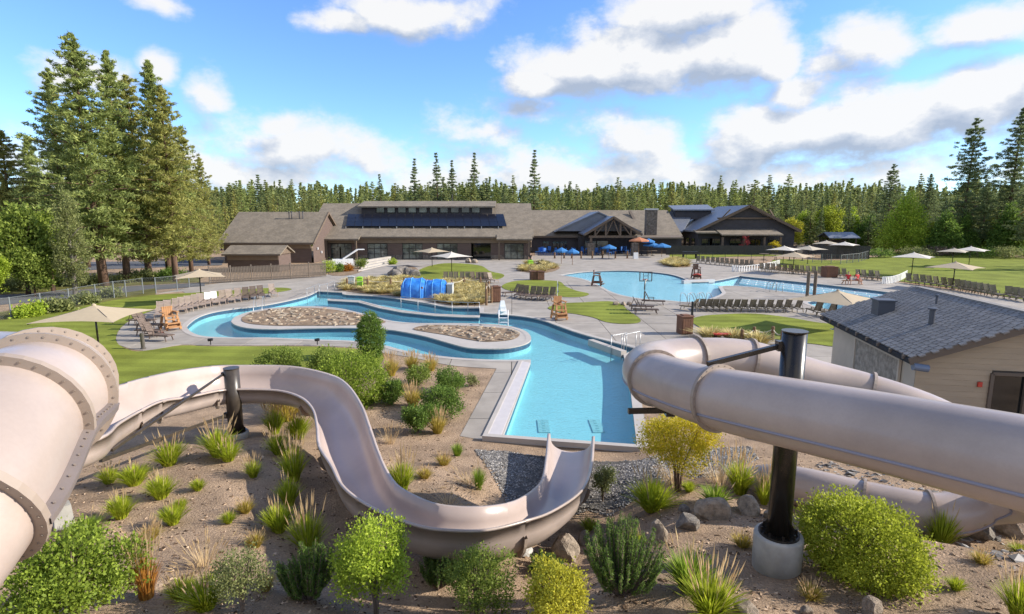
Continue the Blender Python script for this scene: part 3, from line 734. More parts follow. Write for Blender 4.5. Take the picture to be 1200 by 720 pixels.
for s0, s1 in zip(cuts, cuts[1:]):
    b = MB(); k0 = 0; secs = []
    for i in range(s0, s1+1):
        inn, mid, dn, wv = flume_section(i); outr, *_ = flume_section(i, .035)
        up = -dn
        lipA = [inn[0]-wv*.085+up*.012, inn[0]-wv*.09-up*.05]; lipB = [inn[-1]+wv*.09-up*.05, inn[-1]+wv*.085+up*.012]
        secs.append(inn+[lipB[1], lipB[0]]+outr[::-1]+[lipA[1], lipA[0]])
    m = len(secs[0])
    for s_ in secs: b.v += [tuple(p) for p in s_]
    for j in range(len(secs)-1):
        for k in range(m):
            kk = (k+1) % m; b.f.append((j*m+k, (j+1)*m+k, (j+1)*m+kk, j*m+kk)); b.mi.append(1 if k < SEC else 0)
    for j in (0, len(secs)-1):
        pass
    b.build('flume_section', ['slide', 'slide_inside'], root, smooth=True)
for i in cuts[1:-1]:
    inn, mid, dn, wv = flume_section(i, .03); outr, *_ = flume_section(i, .13); T_ = (NS[i+1]-NS[i-1]).normalized()*.035; b = MB()
    n_ = SEC+1; b.v += [tuple(p-T_) for p in inn]+[tuple(p-T_) for p in outr]+[tuple(p+T_) for p in inn]+[tuple(p+T_) for p in outr]
    for k in range(1, SEC-1):
        for q in ((k, k+1, n_+k+1, n_+k), (2*n_+k, 3*n_+k, 3*n_+k+1, 2*n_+k+1), (n_+k, n_+k+1, 3*n_+k+1, 3*n_+k)): b.f.append(q); b.mi.append(0)
    b.build('flange', 'slide_flange', root)
# ------------------------------------------------------------------ steel supports
def support(name, label, x, y, ztop, r, foot_r, foot_h, gz, braces, mt):
    t = thing(name, label, 'slide support', (x, y, gz))
    b = MB(); b.tube([(0, 0, foot_h), (0, 0, ztop-gz)], r, 28); b.build('pole', mt, t, smooth=False).data.polygons.foreach_set('use_smooth', [True]*28+[False]*2)
    b = MB(); b.lathe([(r+.01, ztop-gz), (r+.012, ztop-gz+.02)], 24); b.build('cap', mt, t)
    MB().lathe([(foot_r*.97, -.3), (foot_r, foot_h-.04), (foot_r*.97, foot_h)], 32).build('concrete_footing', 'footing', t, smooth=True)
    b = MB(); b.lathe([(foot_r*.82, foot_h), (foot_r*.82, foot_h+.04)], 24)
    for k in range(8):
        a = k*pi/4+.2; b.add([(cos(a)*r, sin(a)*r, foot_h+.03), (cos(a)*foot_r*.78, sin(a)*foot_r*.78, foot_h+.03), (cos(a)*r, sin(a)*r, foot_h+.22)], [(0, 1, 2)]); b.tube([(cos(a+.39)*foot_r*.7, sin(a+.39)*foot_r*.7, foot_h+.04), (cos(a+.39)*foot_r*.7, sin(a+.39)*foot_r*.7, foot_h+.10)], .02, 6)
    b.build('base_plate', 'dark_steel', t)
    for a, c, wd in braces:
        b = MB(); b.bar(V(a)-V((x, y, gz)), V(c)-V((x, y, gz)), wd, wd*1.1); b.box(V(a)-V((x, y, gz)), (wd*2, wd*2, wd*2.4)); b.build('brace', mt, t)
    return t
gz = hgt(4.38, 8.5)
bx = rt[6]+V((-.15, .1, .5))
support('slide_support', 'thick dark steel column on a round concrete footing holding the tube slide', 4.38, 8.55, 5.25, .18, .38, .62, gz-.02, [((4.2, 8.6, 5.02), tuple(bx), .065), ((rt[8].x+.25, rt[8].y-.1, rt[8].z-.56), (rt[8].x-.5, rt[8].y-.15, rt[8].z-.56), .08)], 'dark_steel')
lp = G(277, 508); lp = V((lp.x*.965, lp.y*.965, lp.z+.12)); ltop = None
for k in range(200):
    z_ = 1+k*.02; d_ = z_-7; f_ = lp.y*CT-d_*ST; u_ = d_*CT+lp.y*ST
    if 360-660*u_/f_ <= 432: ltop = z_; break
nb1, nb2 = P(170, 476, 2.3), P(132, 535, 1.6)
support('slide_support', 'brown steel post with diagonal braces standing inside the bend of the open chute', lp.x, lp.y, ltop, .22, .36, .18, lp.z, [((lp.x-.2, lp.y-.1, ltop-.15), tuple(Q(131, 528, 10.8)), .05), ((lp.x-.2, lp.y-.1, lp.z+.75), tuple(Q(118, 540, 11.2)), .07), ((lp.x-.1, lp.y, lp.z+.9), (lp.x-.35, lp.y+.8, lp.z+1.5), .07)], 'dark_bronze')
p = G(75, 615)
t = thing('footing_block', 'small square concrete footing showing under the enclosed slide', 'footing', p)
MB().lathe([(.24, -.2), (.19, .42)], 4).build('block', 'footing', t)
MB().lathe([(.07, .42), (.07, 1.9)], 12).build('post', 'grey_steel', t)
# ------------------------------------------------------------------ buildings
def XA(px, Y): return (px-600)/660*(Y*CT+.6)
def ZA(py, Y): return Q(600, py, Y).z
def gable_roof(b, x0, x1, y0, y1, ze, zr, th=.22):
    """ridge along x, eaves at y0 and y1"""
    ym = (y0+y1)/2
    b.slab([(x0, y0, ze), (x1, y0, ze), (x1, ym, zr), (x0, ym, zr)], th); b.slab([(x0, ym+.005, zr), (x1, ym+.005, zr), (x1, y1, ze), (x0, y1, ze)], th)
def window(parent, x0, x1, y, z0, z1, nx, nz, fm='frame_dark', gm='glass_painted_reflection', fw=.09):
    """frame standing proud of a wall that faces -Y, each pane a child"""
    b = MB(); d = .12
    b.box(((x0+x1)/2, y, z0+fw/2), (x1-x0, d, fw)); b.box(((x0+x1)/2, y, z1-fw/2), (x1-x0, d, fw))
    for i in range(nx+1):
        x = x0+fw/2+(x1-x0-fw)*i/nx; b.box((x, y, (z0+z1)/2), (fw, d, z1-z0-2*fw))
    for j in range(1, nz):
        z = z0+(z1-z0)*j/nz
        for i in range(nx):
            a = x0+fw+(x1-x0-fw)*i/nx; c = x0+(x1-x0-fw)*(i+1)/nx; b.box(((a+c)/2, y, z), (c-a, d*.8, fw*.7))
    o = b.build('window', fm, parent)
    for i in range(nx):
        for j in range(nz):
            a = x0+fw/2+(x1-x0-fw)*i/nx; c = x0+fw/2+(x1-x0-fw)*(i+1)/nx; e = z0+(z1-z0)*j/nz; g = z0+(z1-z0)*(j+1)/nz
            MB().box(((a+c)/2, y+.01, (e+g)/2), (c-a-fw-.004, .02, g-e-fw-.004)).build('pane', gm, o)
    return o
# --- main pool hall
YF = 95.0
hall = thing('pool_hall', 'long low brown pool hall with solar panels and raised windows on its roof', 'building', (0, 0, 0))
XL, XR = -30.9, XA(622, YF)
ze, zr, YR = ZA(277.5, 94.6), ZA(238.5, 107.5), 107.5
b = MB()
ops = [(387, 412, 3), (430, 454, 3), (471, 495, 3), (511.5, 536, 3), (552, 575, 0), (591, 614, 3)]
xs = [XL]+[v for p0, p1, _ in ops for v in (XA(p0, YF), XA(p1, YF))]+[XR]
for i in range(0, len(xs), 2): b.box(((xs[i]+xs[i+1])/2, YF+.15, 1.35), (xs[i+1]-xs[i], .3, 2.7))
b.build('wall', 'siding_brown', hall)
MB().box(((XL+XR)/2, YF+.14, (2.7+ze)/2+.02), (XR-XL, .3, ze-2.7-.05)).build('frieze', 'siding_tan', hall)
b = MB()
for i in range(0, len(xs), 2): b.box(((xs[i]+xs[i+1])/2, YF-.06, .38), (xs[i+1]-xs[i]-.02, .12, .75))
b.build('stone_base', 'stone_wall', hall)
MB().box(((XL+XR)/2, YF+6, 1.6), (XR-XL, .3, 3.1)).build('inner_wall', 'siding_tan', hall)
for p0, p1, nx in ops:
    if nx: window(hall, XA(p0, YF), XA(p1, YF), YF+.1, .06, 2.68, nx, 3 if p0 < 580 else 2)
b = MB(); b.box((XA(563.5, YF), YF+3, 1.3), (3.2, .1, 2.5)); b.build('doorway_dark', 'glass_dark', hall)  # dark sheet set back in the doorway, standing in for its unlit interior
for px in (400, 405): MB().box((XA(px, YF)-.6, YF-.02, 1.05), (.95, .06, 2.05)).build('door', 'glass_painted_reflection', hall)
b = MB(); b.slab([(-34.6, 94.4, ze), (XR+.5, 94.4, ze), (XR+.4, YR, zr), (-35.4, YR, zr)], .25); b.slab([(-35.4, YR+.01, zr), (XR+.4, YR+.01, zr), (XR+.4, YR+13, ze), (-35.4, YR+13, ze)], .25)
roof = b.build('roof', 'roof', hall)
MB().box(((-31.5+XR)/2, 94.28, ze-.15), (XR+32, .16, .26)).build('fascia', 'fascia', hall)
for p0, p1 in ((379, 421), (582, 624)):          # the two end porches
    x0, x1 = XA(p0, 93.6), XA(p1, 93.6)
    MB().slab([(x0, 93.2, ze-.32), (x1, 93.2, ze-.32), (x1, 95.0, ze+.36), (x0, 95.0, ze+.36)], .24).build('porch_roof', 'roof', hall)
    for x in (x0+.4, x1-.6): MB().box((x, 93.6, (ze-.6)/2), (.28, .28, ze-.6)).build('porch_post', 'timber', hall)
MB().add([(XR, 94.9, 0), (XR, 120, 0), (XR, 120, ze), (XR, YR, zr-.3), (XR, 94.9, ze-.2)], [(0, 1, 2, 3, 4)]).build('end_wall', 'siding_brown', hall)
# roof lantern with clerestory windows
sl_ = (zr-ze)/(YR-94.4); YC = 103.0; x0, x1 = XA(425, YC), XA(577, YC); zc0, zc1 = ze+(YC-94.4)*sl_, ZA(242, YC)
b = MB(); b.box(((x0+x1)/2, YC+2.2, (zc0+zc1)/2-.4), (x1-x0, 4.4, zc1-zc0+.8)); lan = b.build('clerestory', 'siding_dark', hall)
MB().slab([(x0-.6, YC-.7, zc1), (x1+.6, YC-.7, zc1), (x1+.6, YC+4.5, ZA(235.8, YC+4.5)), (x0-.6, YC+4.5, ZA(235.8, YC+4.5))], .25).build('clerestory_roof', 'roof', hall)
for px in (447, 459.5, 472, 484, 496.5, 509, 521, 533.5, 546, 558):
    xc = XA(px, YC); b = MB(); wz0, wz1 = zc0+.22, zc1-.12; ww = .72
    for s_ in (-1, 1): b.box((xc+s_*ww, YC-.05, (wz0+wz1)/2), (.12, .14, wz1-wz0))
    for z_ in (wz0, wz1): b.box((xc, YC-.05, z_), (2*ww+.12, .14, .1))
    f = b.build('window', 'frame_dark', hall); MB().box((xc, YC-.03, (wz0+wz1)/2), (2*ww-.12, .03, wz1-wz0-.1)).build('pane', 'glass_painted_reflection', f)
# solar array on rails
y0, y1 = 97.3, 102.2; za, zb = ze+(y0-94.4)*sl_+.42, ze+(y1-94.4)*sl_+.34
cols, rows = 19, 3
xa0, xa1 = XA(406, y0), XA(594, y0); xb0, xb1 = XA(409, y1), XA(590, y1)
for i in range(cols):
    for j in range(rows):
        f = lambda u, v: V(((xa0+(xa1-xa0)*u)*(1-v)+(xb0+(xb1-xb0)*u)*v, y0+(y1-y0)*v, za+(zb-za)*v))
        u0, u1, v0, v1 = i/cols+.001, (i+1)/cols-.001, j/rows+.006, (j+1)/rows-.006
        MB().slab([f(u0, v0), f(u1, v0), f(u1, v1), f(u0, v1)], .06).build('solar_panel', 'solar', hall)
for i in range(0, cols+1, 2):
    p = f(i/cols, .0); MB().box((p.x, p.y-.05, p.z-.25), (.12, .12, .4)).build('rail_foot', 'silver', hall)
xv = XA(384, 99); zv = ze+(99-94.4)*sl_
b = MB(); b.add([(xv-.75, 97.6, zv-.75), (xv+.75, 97.6, zv-.75), (xv, 97.6, zv+1.2), (xv, 101.5, zv+1.2), (xv-.75, 101.5, zv-.3), (xv+.75, 101.5, zv-.3)], [(0, 1, 2), (0, 2, 3, 4), (1, 5, 3, 2)]); b.build('roof_vent', 'siding_tan', hall)
# --- west wing
wing = thing('hall_wing', 'windowless brown west wing with a broad shingled roof behind the plank fence', 'building')
yw0, yw1 = 87.2, 103.0; wx0, wx1 = XA(257, yw0), -30.9; wz0, wz1 = ZA(284.5, yw0), ZA(248.5, (yw0+yw1)/2)
b = MB(); gable_roof(b, wx0-.4, wx1+.35, yw0, yw1, wz0, wz1, .25); b.build('roof', 'roof', wing)
b = MB(); ym = (yw0+yw1)/2
for x in (wx0+.3, wx1): b.add([(x, yw0+.7, 0), (x, yw1-.7, 0), (x, yw1-.7, wz0+.1), (x, ym, wz1-.25), (x, yw0+.7, wz0+.1)], [(0, 1, 2, 3, 4)])
b.box(((wx0+wx1)/2, yw0+.8, wz0/2), (wx1-wx0-.7, .2, wz0)); b.build('wall', 'siding_brown', wing)
MB().box(((wx0+wx1)/2, yw0+.66, wz0-.55), (wx1-wx0-.8, .1, .8)).build('frieze', 'siding_tan', wing)
MB().box(((wx0+wx1)/2, yw0-.08, wz0-.16), (wx1-wx0+.7, .14, .28)).build('fascia', 'fascia', wing)
for sgn in (-1, 1):
    MB().bar((wx1+.4, ym, wz1-.12), (wx1+.4, ym+sgn*(yw1-yw0)/2, wz0-.12), .12, .32).build('barge_board', 'timber', wing)
for px in (340, 343, 352, 356): 
    x = XA(px, 93); b = MB(); b.lathe([(.07, 0), (.07, 1.0), (.14, 1.05), (.14, 1.2)], 8, (x, 93.2, wz0+.76*(wz1-wz0))); b.build('vent_pipe', 'pipe', wing)
for py in (292, 297):
    MB().box((wx1+.15, yw0+2.2+(py-292)*.35, ZA(py, 88)), (.2, .2, .35)).build('wall_lamp', 'white_plastic', wing)
# --- shed in front of it
shed = thing('shed', 'small low shed with a shingled roof just behind the plank fence', 'shed')
ys0, ys1 = 72.5, 77.5; sx0, sx1 = XA(259, ys0), XA(328, ys0); sz0, sz1 = ZA(298, ys0), ZA(287.5, 75)
b = MB(); gable_roof(b, sx0, sx1, ys0, ys1, sz0, sz1, .18); b.build('roof', 'roof', shed)
MB().box(((sx0+sx1)/2, ys0-.05, sz0-.12), (sx1-sx0, .1, .2)).build('fascia', 'fascia', shed)
b = MB(); b.box(((sx0+sx1)/2, (ys0+ys1)/2, (sz0-.1)/2), (sx1-sx0-.9, ys1-ys0-1, sz0-.2)); b.build('wall', 'siding_brown', shed)
MB().add([(sx1-.3, ys0+.4, sz0-.1), (sx1-.3, ys1-.4, sz0-.1), (sx1-.3, 75, sz1-.15)], [(0, 1, 2)]).build('gable', 'timber', shed)
MB().box(((sx0+sx1)/2, ys0+.42, sz0-.45), (sx1-sx0-.95, .06, .7)).build('frieze', 'siding_tan', shed)
# --- link building
link_b = thing('link_building', 'dark walled link building with a plain shingled roof between hall and timber porch', 'building')
yl0, yl1 = 113.0, 137.0; lx0, lx1 = XR+.5, XA(800, yl0); lz0, lz1 = ZA(276.5, yl0), ZA(246.5, 125)
b = MB(); gable_roof(b, lx0, lx1, yl0, yl1, lz0, lz1, .3); b.build('roof', 'roof', link_b)
MB().box(((lx0+lx1)/2, yl0-.07, lz0-.2), (lx1-lx0, .14, .34)).build('fascia', 'fascia', link_b)
MB().box(((lx0+lx1)/2, yl0+.9, lz0/2), (lx1-lx0-.6, .3, lz0-.1)).build('wall', 'siding_dark', link_b)
for px in (640, 652, 661): window(link_b, XA(px, yl0)-.7, XA(px, yl0)+.7, yl0+.72, .9, 2.3, 2, 1, gm='glass_dark')
b = MB(); b.slab([(XA(742, 121), 119, ZA(263, 119)), (XA(745, 121), 119, ZA(263, 119)), (XA(741, 121), 123, ZA(247, 123)), (XA(738, 121), 123, ZA(247, 123))], .4); b.build('roof_cricket', 'roof_end', link_b)
chx = XA(762, 111); b = MB(); b.box((chx, 111, 4.2), (2.1, 1.5, 8.4)); ch = b.build('chimney', 'stone_wall', link_b)
MB().box((chx, 111, 8.4+.16), (2.4, 1.8, .3)).build('chimney_cap', 'silver', ch)
# --- timber porch
por = thing('timber_porch', 'open gabled timber porch with exposed trusses above the blue patio umbrellas', 'porch')
yp = 105.0; ax = XA(718, yp); pw = XA(750, yp)-ax; pz1, pz0 = ZA(253.5, yp), ZA(273.5, yp)
b = MB()
for s_ in (-1, 1): b.slab([(ax, yp-.6, pz1), (ax+s_*(pw+.4), yp-.6, pz0-.1), (ax+s_*(pw+.4), yp+9, pz0-.1), (ax, yp+9, pz1)], .25)
b.build('roof', 'metal_roof', por)
b = MB(); a2 = XA(700, 113); z2, z0_ = ZA(248, 113), ZA(271, 113)
for s_ in (-1, 1): b.slab([(a2, 112.2, z2), (a2+s_*8.6, 112.2, z0_), (a2+s_*8.6, 124, z0_), (a2, 124, z2)], .25)
b.add([(a2-8, 112.6, z0_), (a2+8, 112.6, z0_), (a2, 112.6, z2-.3)], [(0, 1, 2)]); b.build('rear_roof', 'metal_roof', por)
for s_ in (-1, 1):
    MB().bar((ax, yp-.5, pz1-.2), (ax+s_*(pw+.3), yp-.5, pz0-.3), .24, .42).build('rafter', 'timber', por)
MB().box((ax, yp-.2, ZA(277.5, yp)), (2*pw-1.2, .3, .42)).build('tie_beam', 'timber', por)
zt = ZA(277.5, yp)
for dx in (-3.3, -1.35, 1.35, 3.3):
    zt1 = pz1-abs(dx)*(pz1-pz0)/pw-.3; MB().box((ax+dx, yp-.2, (zt+zt1)/2+.1), (.3, .28, zt1-zt-.2)).build('truss_post', 'timber', por)
for s_ in (-1, 1):
    MB().bar((ax+s_*1.35, yp-.17, pz1-1.0), (ax+s_*3.2, yp-.17, zt+.25), .2, .2).build('truss_brace', 'timber', por)
    MB().bar((ax+s_*1.2, yp-.15, zt+.25), (ax, yp-.15, pz1-.6), .18, .18).build('truss_brace', 'timber', por)
for s_ in (-1, 1):
    px_ = ax+s_*(pw-1.0); MB().box((px_, yp-.2, 1.15), (1.2, 1.1, 2.3)).build('stone_pillar', 'stone_wall', por); MB().box((px_, yp-.2, 2.3+(zt-2.3)/2), (.4, .4, zt-2.3-.2)).build('post', 'timber', por)
for px in (692, 706):
    MB().box((XA(px, 112), 112, 1.3), (2.2, .1, 2.2)).build('lit_opening', 'glass_painted_reflection', por)
MB().box((ax, 112.5, 1.6), (11, .2, 3.3)).build('back_wall', 'siding_dark', por)
# --- right lodge
lod = thing('gabled_lodge', 'big dark lodge with wide gable and grey metal roof right of the porch', 'building')
y1_, y2_ = 112.0, 129.0; gx_ = XA(875, y1_); gz1, gz0 = ZA(240.5, y1_), ZA(270, y1_); gw = gx_-XA(815, y1_)
b = MB()
for s_ in (-1, 1): b.slab([(gx_, y1_-.8, gz1), (gx_+s_*gw*1.02, y1_-.8, gz0-.1), (gx_+s_*gw*1.02, y2_, gz0-.1), (gx_, y2_, gz1)], .28)
b.build('roof', 'metal_roof', lod)
b = MB(); b.add([(gx_-gw+.6, y1_+.2, 0), (gx_+gw-.6, y1_+.2, 0), (gx_+gw-.6, y1_+.2, gz0), (gx_, y1_+.2, gz1-.35), (gx_-gw+.6, y1_+.2, gz0)], [(0, 1, 2, 3, 4)])
b.add([(gx_-gw+.6, y1_+.2, 0), (gx_-gw+.6, y2_-.2, 0), (gx_-gw+.6, y2_-.2, gz0), (gx_-gw+.6, y1_+.2, gz0)], [(0, 1, 2, 3)]); b.build('wall', 'siding_dark', lod)
for s_ in (-1, 1): MB().bar((gx_, y1_-.85, gz1-.14), (gx_+s_*(gw+.2), y1_-.85, gz0-.24), .14, .5).build('barge_board', 'timber', lod)
zb_ = ZA(256, y1_); MB().box((gx_, y1_+.02, (zb_+gz0)/2), ((gz1-zb_)/(gz1-gz0)*2*gw*.9+3, .12, zb_-gz0)).build('gable_panel', 'siding_tan', lod) if False else None
MB().bar((gx_-6, y1_-.1, zb_), (gx_+6, y1_-.1, zb_), .2, .3).build('gable_beam', 'timber', lod)
for s_ in (-1, 1): MB().bar((gx_+s_*5.2, y1_-.2, zb_), (gx_+s_*3.8, y1_-.7, zb_+1.7), .2, .25).build('knee_brace', 'timber', lod)
for p0, p1, yo, pyt, pyb in ((816, 852, 2.0, 269.5, 272.5), (846, 918, 4.0, 268.5, 275)):
    MB().slab([(XA(p0, y1_-yo), y1_-yo, ZA(pyb, y1_-yo)), (XA(p1, y1_-yo), y1_-yo, ZA(pyb, y1_-yo)), (XA(p1, y1_-yo), y1_+.1, ZA(pyt, y1_)), (XA(p0, y1_-yo), y1_+.1, ZA(pyt, y1_))], .25).build('canopy', 'roof', lod)
for px in (847, 872, 896, 915): MB().box((XA(px, y1_-3.6), y1_-3.6, 1.6), (.35, .35, 3.3)).build('post', 'timber', lod)
for px in (829, 838, 862, 886, 908): window(lod, XA(px, y1_)-1.1, XA(px, y1_)+1.1, y1_+.1, .9, 2.9, 2, 1, gm='glass_dark')
lx = XA(815, y1_)+.6
for k in range(4):
    MB().box((lx-.06, y1_+3+k*3.6, 1.9), (.08, 1.8, 1.8)).build('window', 'glass_dark', lod)
b = MB(); x0, x1, yy = XA(790, 124), XA(832, 124), 124; za_ = ZA(247, yy)
b.box(((x0+x1)/2, yy+1.5, za_-.8), (x1-x0, 3, 2.2)); b.build('clerestory', 'siding_dark', lod)
MB().slab([(x0-.5, yy-.6, za_+.25), (x1+.5, yy-.6, za_+.25), (x1+.5, yy+4, ZA(240, yy+4)), (x0-.5, yy+4, ZA(241, yy+4))], .25).build('clerestory_roof', 'metal_roof', lod)
b = MB(); b.slab([(XA(770, 122), 119, ZA(271, 119)), (XA(800, 119), 119, ZA(271, 119)), (XA(815, 126), 127, ZA(246, 127)), (XA(785, 127), 127, ZA(246, 127))], .25); b.build('side_roof', 'metal_roof', lod)
for px, py in ((783, 262),):
    pass
b = MB(); b.box((XA(770, 110), 110, 1.5), (9.5, .3, 3.0)); b.build('side_wall', 'siding_dark', lod)
MB().slab([(XA(745, 108), 107.5, 3.25), (XA(800, 108), 107.5, 3.25), (XA(800, 108), 110.3, 3.6), (XA(745, 108), 110.3, 3.6)], .25).build('side_canopy', 'fascia', lod)
# shelter roof far right, behind fence
sh = thing('shelter', 'small open shelter with a blue grey roof before the forest', 'shelter', (XA(982, 118), 118, 0))
b = MB()
for s_ in (-1, 1): b.slab([(-3, 0, 4.0), (3, 0, 4.0), (3.2, s_*2.6, 2.9), (-3.2, s_*2.6, 2.9)], .15)
b.build('roof', 'metal_roof', sh)
for x in (-2.6, 2.6):
    for y in (-2, 2): MB().box((x, y, 1.45), (.25, .25, 2.9)).build('post', 'timber', sh)
MB().box((0, 1.8, 1.2), (5, .2, 2.4)).build('back_wall', 'siding_brown', sh)

# --- near right building with individually laid shingles
ex, ey, e0 = V((12.55, 17.3, 2.6)), V((14.0, 25.2, 2.6)), None
al = (ey-ex).normalized(); ac = V((al.y, -al.x, 0)); HL = (ey-ex).length; HW, PM = 3.75, .372
nb = thing('bath_house', 'tan sided bath house with a dark shingled roof beside the right tube slide', 'building', (ex.x, ex.y, 0))
def BL(a, c, z): return al*a+ac*c+V((0, 0, z))          # a along the eave, c across towards the ridge
b = MB()
for c0, c1, za, zb in ((-.0, HW, 2.6, 2.6+PM*HW), (HW, 2*HW, 2.6+PM*HW, 2.6)): b.slab([BL(0, c0, za-.03), BL(HL, c0, za-.03), BL(HL, c1, zb-.03), BL(0, c1, zb-.03)], .14)
rf = b.build('roof', 'underlay_shadow', nb)
sm = []
for mt in ('shingle_a', 'shingle_a', 'shingle_b', 'shingle_c'):
    for wv in (.30, .36, .25): sm.append((wv, MB().box((0, 0, 0), (wv-.045, .165, .05)).mesh('shingle', mt)))
sn = V((0, 0, 1)); up_ = (ac+V((0, 0, PM))).normalized(); nrm = al.cross(up_); nrm = nrm if nrm.z > 0 else -nrm
SHM = Matrix((al, up_, al.cross(up_))).transposed()
SHM = SHM @ Matrix.Rotation(radians(-5), 3, 'X')
slots = []; row = 0; c = .02; SL = HW*sqrt(1+PM*PM)
while c < SL-.12:
    a = -.04-(row % 2)*.13; r = random.Random(row)
    while a < HL:
        wv, me = r.choice(sm); slots.append((a+wv/2, c+.11, me, wv)); a += wv
    c += .195; row += 1
slots.sort(key=lambda q: (BL(q[0], q[1]/sqrt(1+PM*PM), 0)+ex).length)
sb = {}
for i, (a, s_, me, wv) in enumerate(slots):
    cc = s_/sqrt(1+PM*PM); p = BL(a, cc, 2.6+PM*cc)+nrm*.025
    if i < 290:
        o = link(bpy.data.objects.new('shingle', me)); o.parent = rf; o.matrix_local = Matrix.Translation(p) @ SHM.to_4x4()
    else:
        sb.setdefault(me.materials[0].name, MB()).box(p, (wv-.045, .165, .05), mtx=SHM)
for k_, q_ in sb.items(): q_.build('shingles', k_, rf)['kind'] = 'stuff'
b = MB()
for i in range(int(HL/.3)): b.box(BL(.15+i*.3, HW, 2.6+PM*HW+.03), (.29, .28, .05), mtx=Matrix((al, ac, V((0, 0, 1)))).transposed())
b.build('ridge_cap', 'shingle_b', rf)
WI = .45                                                  # wall set in from the eave
b = MB(); q = [BL(.5, WI, 0), BL(HL-.5, WI, 0), BL(HL-.5, WI, 2.6), BL(.5, WI, 2.6)]; b.add(q, [(0, 1, 2, 3)])
q = [BL(HL-.5, WI, 0), BL(HL-.5, 2*HW-WI, 0), BL(HL-.5, 2*HW-WI, 2.7), BL(HL-.5, HW, 2.6+PM*HW-.15), BL(HL-.5, WI, 2.7)]; b.add(q, [(0, 1, 2, 3, 4)])
q = [BL(.5, 2*HW-WI, 0), BL(HL-.5, 2*HW-WI, 0), BL(HL-.5, 2*HW-WI, 2.6), BL(.5, 2*HW-WI, 2.6)]; b.add(q, [(0, 1, 2, 3)])
b.build('wall', 'plaster_grey', nb)
z = 0.0; RB = Matrix((al, ac, V((0, 0, 1)))).transposed(); DC0, DC1, DZ = 2.62, 3.6, 2.12   # door
while z < 2.6+PM*HW-.2:
    zt = z+.18; lim = lambda zz: max(WI, (zz-2.6+.12)/PM) if zz > 2.6-.12+WI*PM else WI
    l0, l1 = lim(z), lim(zt)
    if l1 < HW-.05:
        segs = [(l0, l1, 2*HW-l0, 2*HW-l1)] if z > DZ else [(l0, l1, DC0, DC0), (DC1, DC1, 2*HW-l0, 2*HW-l1)]
        for a0, a1, c0, c1 in segs:
            b = MB(); d = -.03
            vs = [BL(.47, a0, z), BL(.47, c0, z), BL(.485, c1, zt), BL(.485, a1, zt), BL(.52, a0, z), BL(.52, c0, z), BL(.52, c1, zt), BL(.52, a1, zt)]
            b.add(vs, [(0, 1, 2, 3), (0, 4, 5, 1), (3, 2, 6, 7), (0, 3, 7, 4), (1, 5, 6, 2)]); b.build('siding_board', 'board_tan', nb)
    z += .185
b = MB(); q = [BL(.54, WI, 0), BL(.54, 2*HW-WI, 0), BL(.54, 2*HW-WI, 2.7), BL(.54, HW, 2.6+PM*HW-.2), BL(.54, WI, 2.7)]; b.add(q, [(0, 1, 2, 3, 4)]); b.build('gable_wall', 'roof_end', nb)
b = MB(); b.box(BL(.525, (DC0+DC1)/2, DZ/2), (.02, DC1-DC0-.1, DZ), mtx=RB)
dr = b.build('door', 'glass_dark', nb)
b = MB(); [b.box(BL(.46, c_, DZ/2), (.1, .1, DZ), mtx=RB) for c_ in (DC0, DC1)]; b.box(BL(.46, (DC0+DC1)/2, DZ), (.1, DC1-DC0, .1), mtx=RB); b.build('door_frame', 'roof_end', nb)
for s_ in (0, 1):
    b = MB(); c0, c1 = (0, HW) if not s_ else (2*HW, HW)
    b.bar(BL(.0, c0, 2.6-.1), BL(.0, c1, 2.6+PM*HW-.1), .05, .22); b.build('barge_board', 'roof_end', nb)
for i in range(9):
    b = MB(); b.box(BL(.35+i*(HL-.7)/8, .2, 2.57), (.1, .5, .12), mtx=RB); b.build('rafter_tail', 'roof_end', nb)
b = MB(); b.box(BL(3.2, WI-.04, 1.35), (3.6, .06, 1.7), mtx=RB); pn = b.build('stone_panel', 'panel_stone', nb)
for a0, a1, z0, z1 in ((1.35, 5.05, 2.2, 2.3), (1.35, 5.05, .4, .5), (1.35, 1.45, .5, 2.2), (4.95, 5.05, .5, 2.2)):
    MB().box(BL((a0+a1)/2, WI-.07, (z0+z1)/2), (a1-a0, .08, z1-z0), mtx=RB).build('panel_frame', 'plaster_grey', nb)
MB().tube([BL(.0, .12, 2.35), BL(.0, .55, 2.3)], .12, 12).build('wall_lamp', 'lamp_blue', nb)
b = MB(); b.box(BL(.44, 2.3, 1.75), (.06, .12, .16), mtx=RB); b.build('alarm_box', 'red_paint', nb)
for a, c_, hh, rr in ((2.5, 1.75, .62, .09), (4.6, 2.9, .40, .04)):
    b = MB(); p = BL(a, c_, 2.6+PM*c_-.05); b.lathe([(rr, 0), (rr, hh)], 12, p); b.lathe([(rr*1.7, hh), (rr*1.7, hh+.05), (.01, hh+.07)], 12, p); b.lathe([(rr*2.2, 0), (rr*1.2, .1)], 12, p); b.build('vent_pipe', 'pipe', rf)
b = MB(); p = BL(5.6, 1.5, 2.6+PM*1.5+.22); b.box(p, (.62, .6, .6), mtx=RB); b.box(p+V((0, 0, .33)), (.72, .7, .06), mtx=RB); b.build('chimney_box', 'pipe', rf)

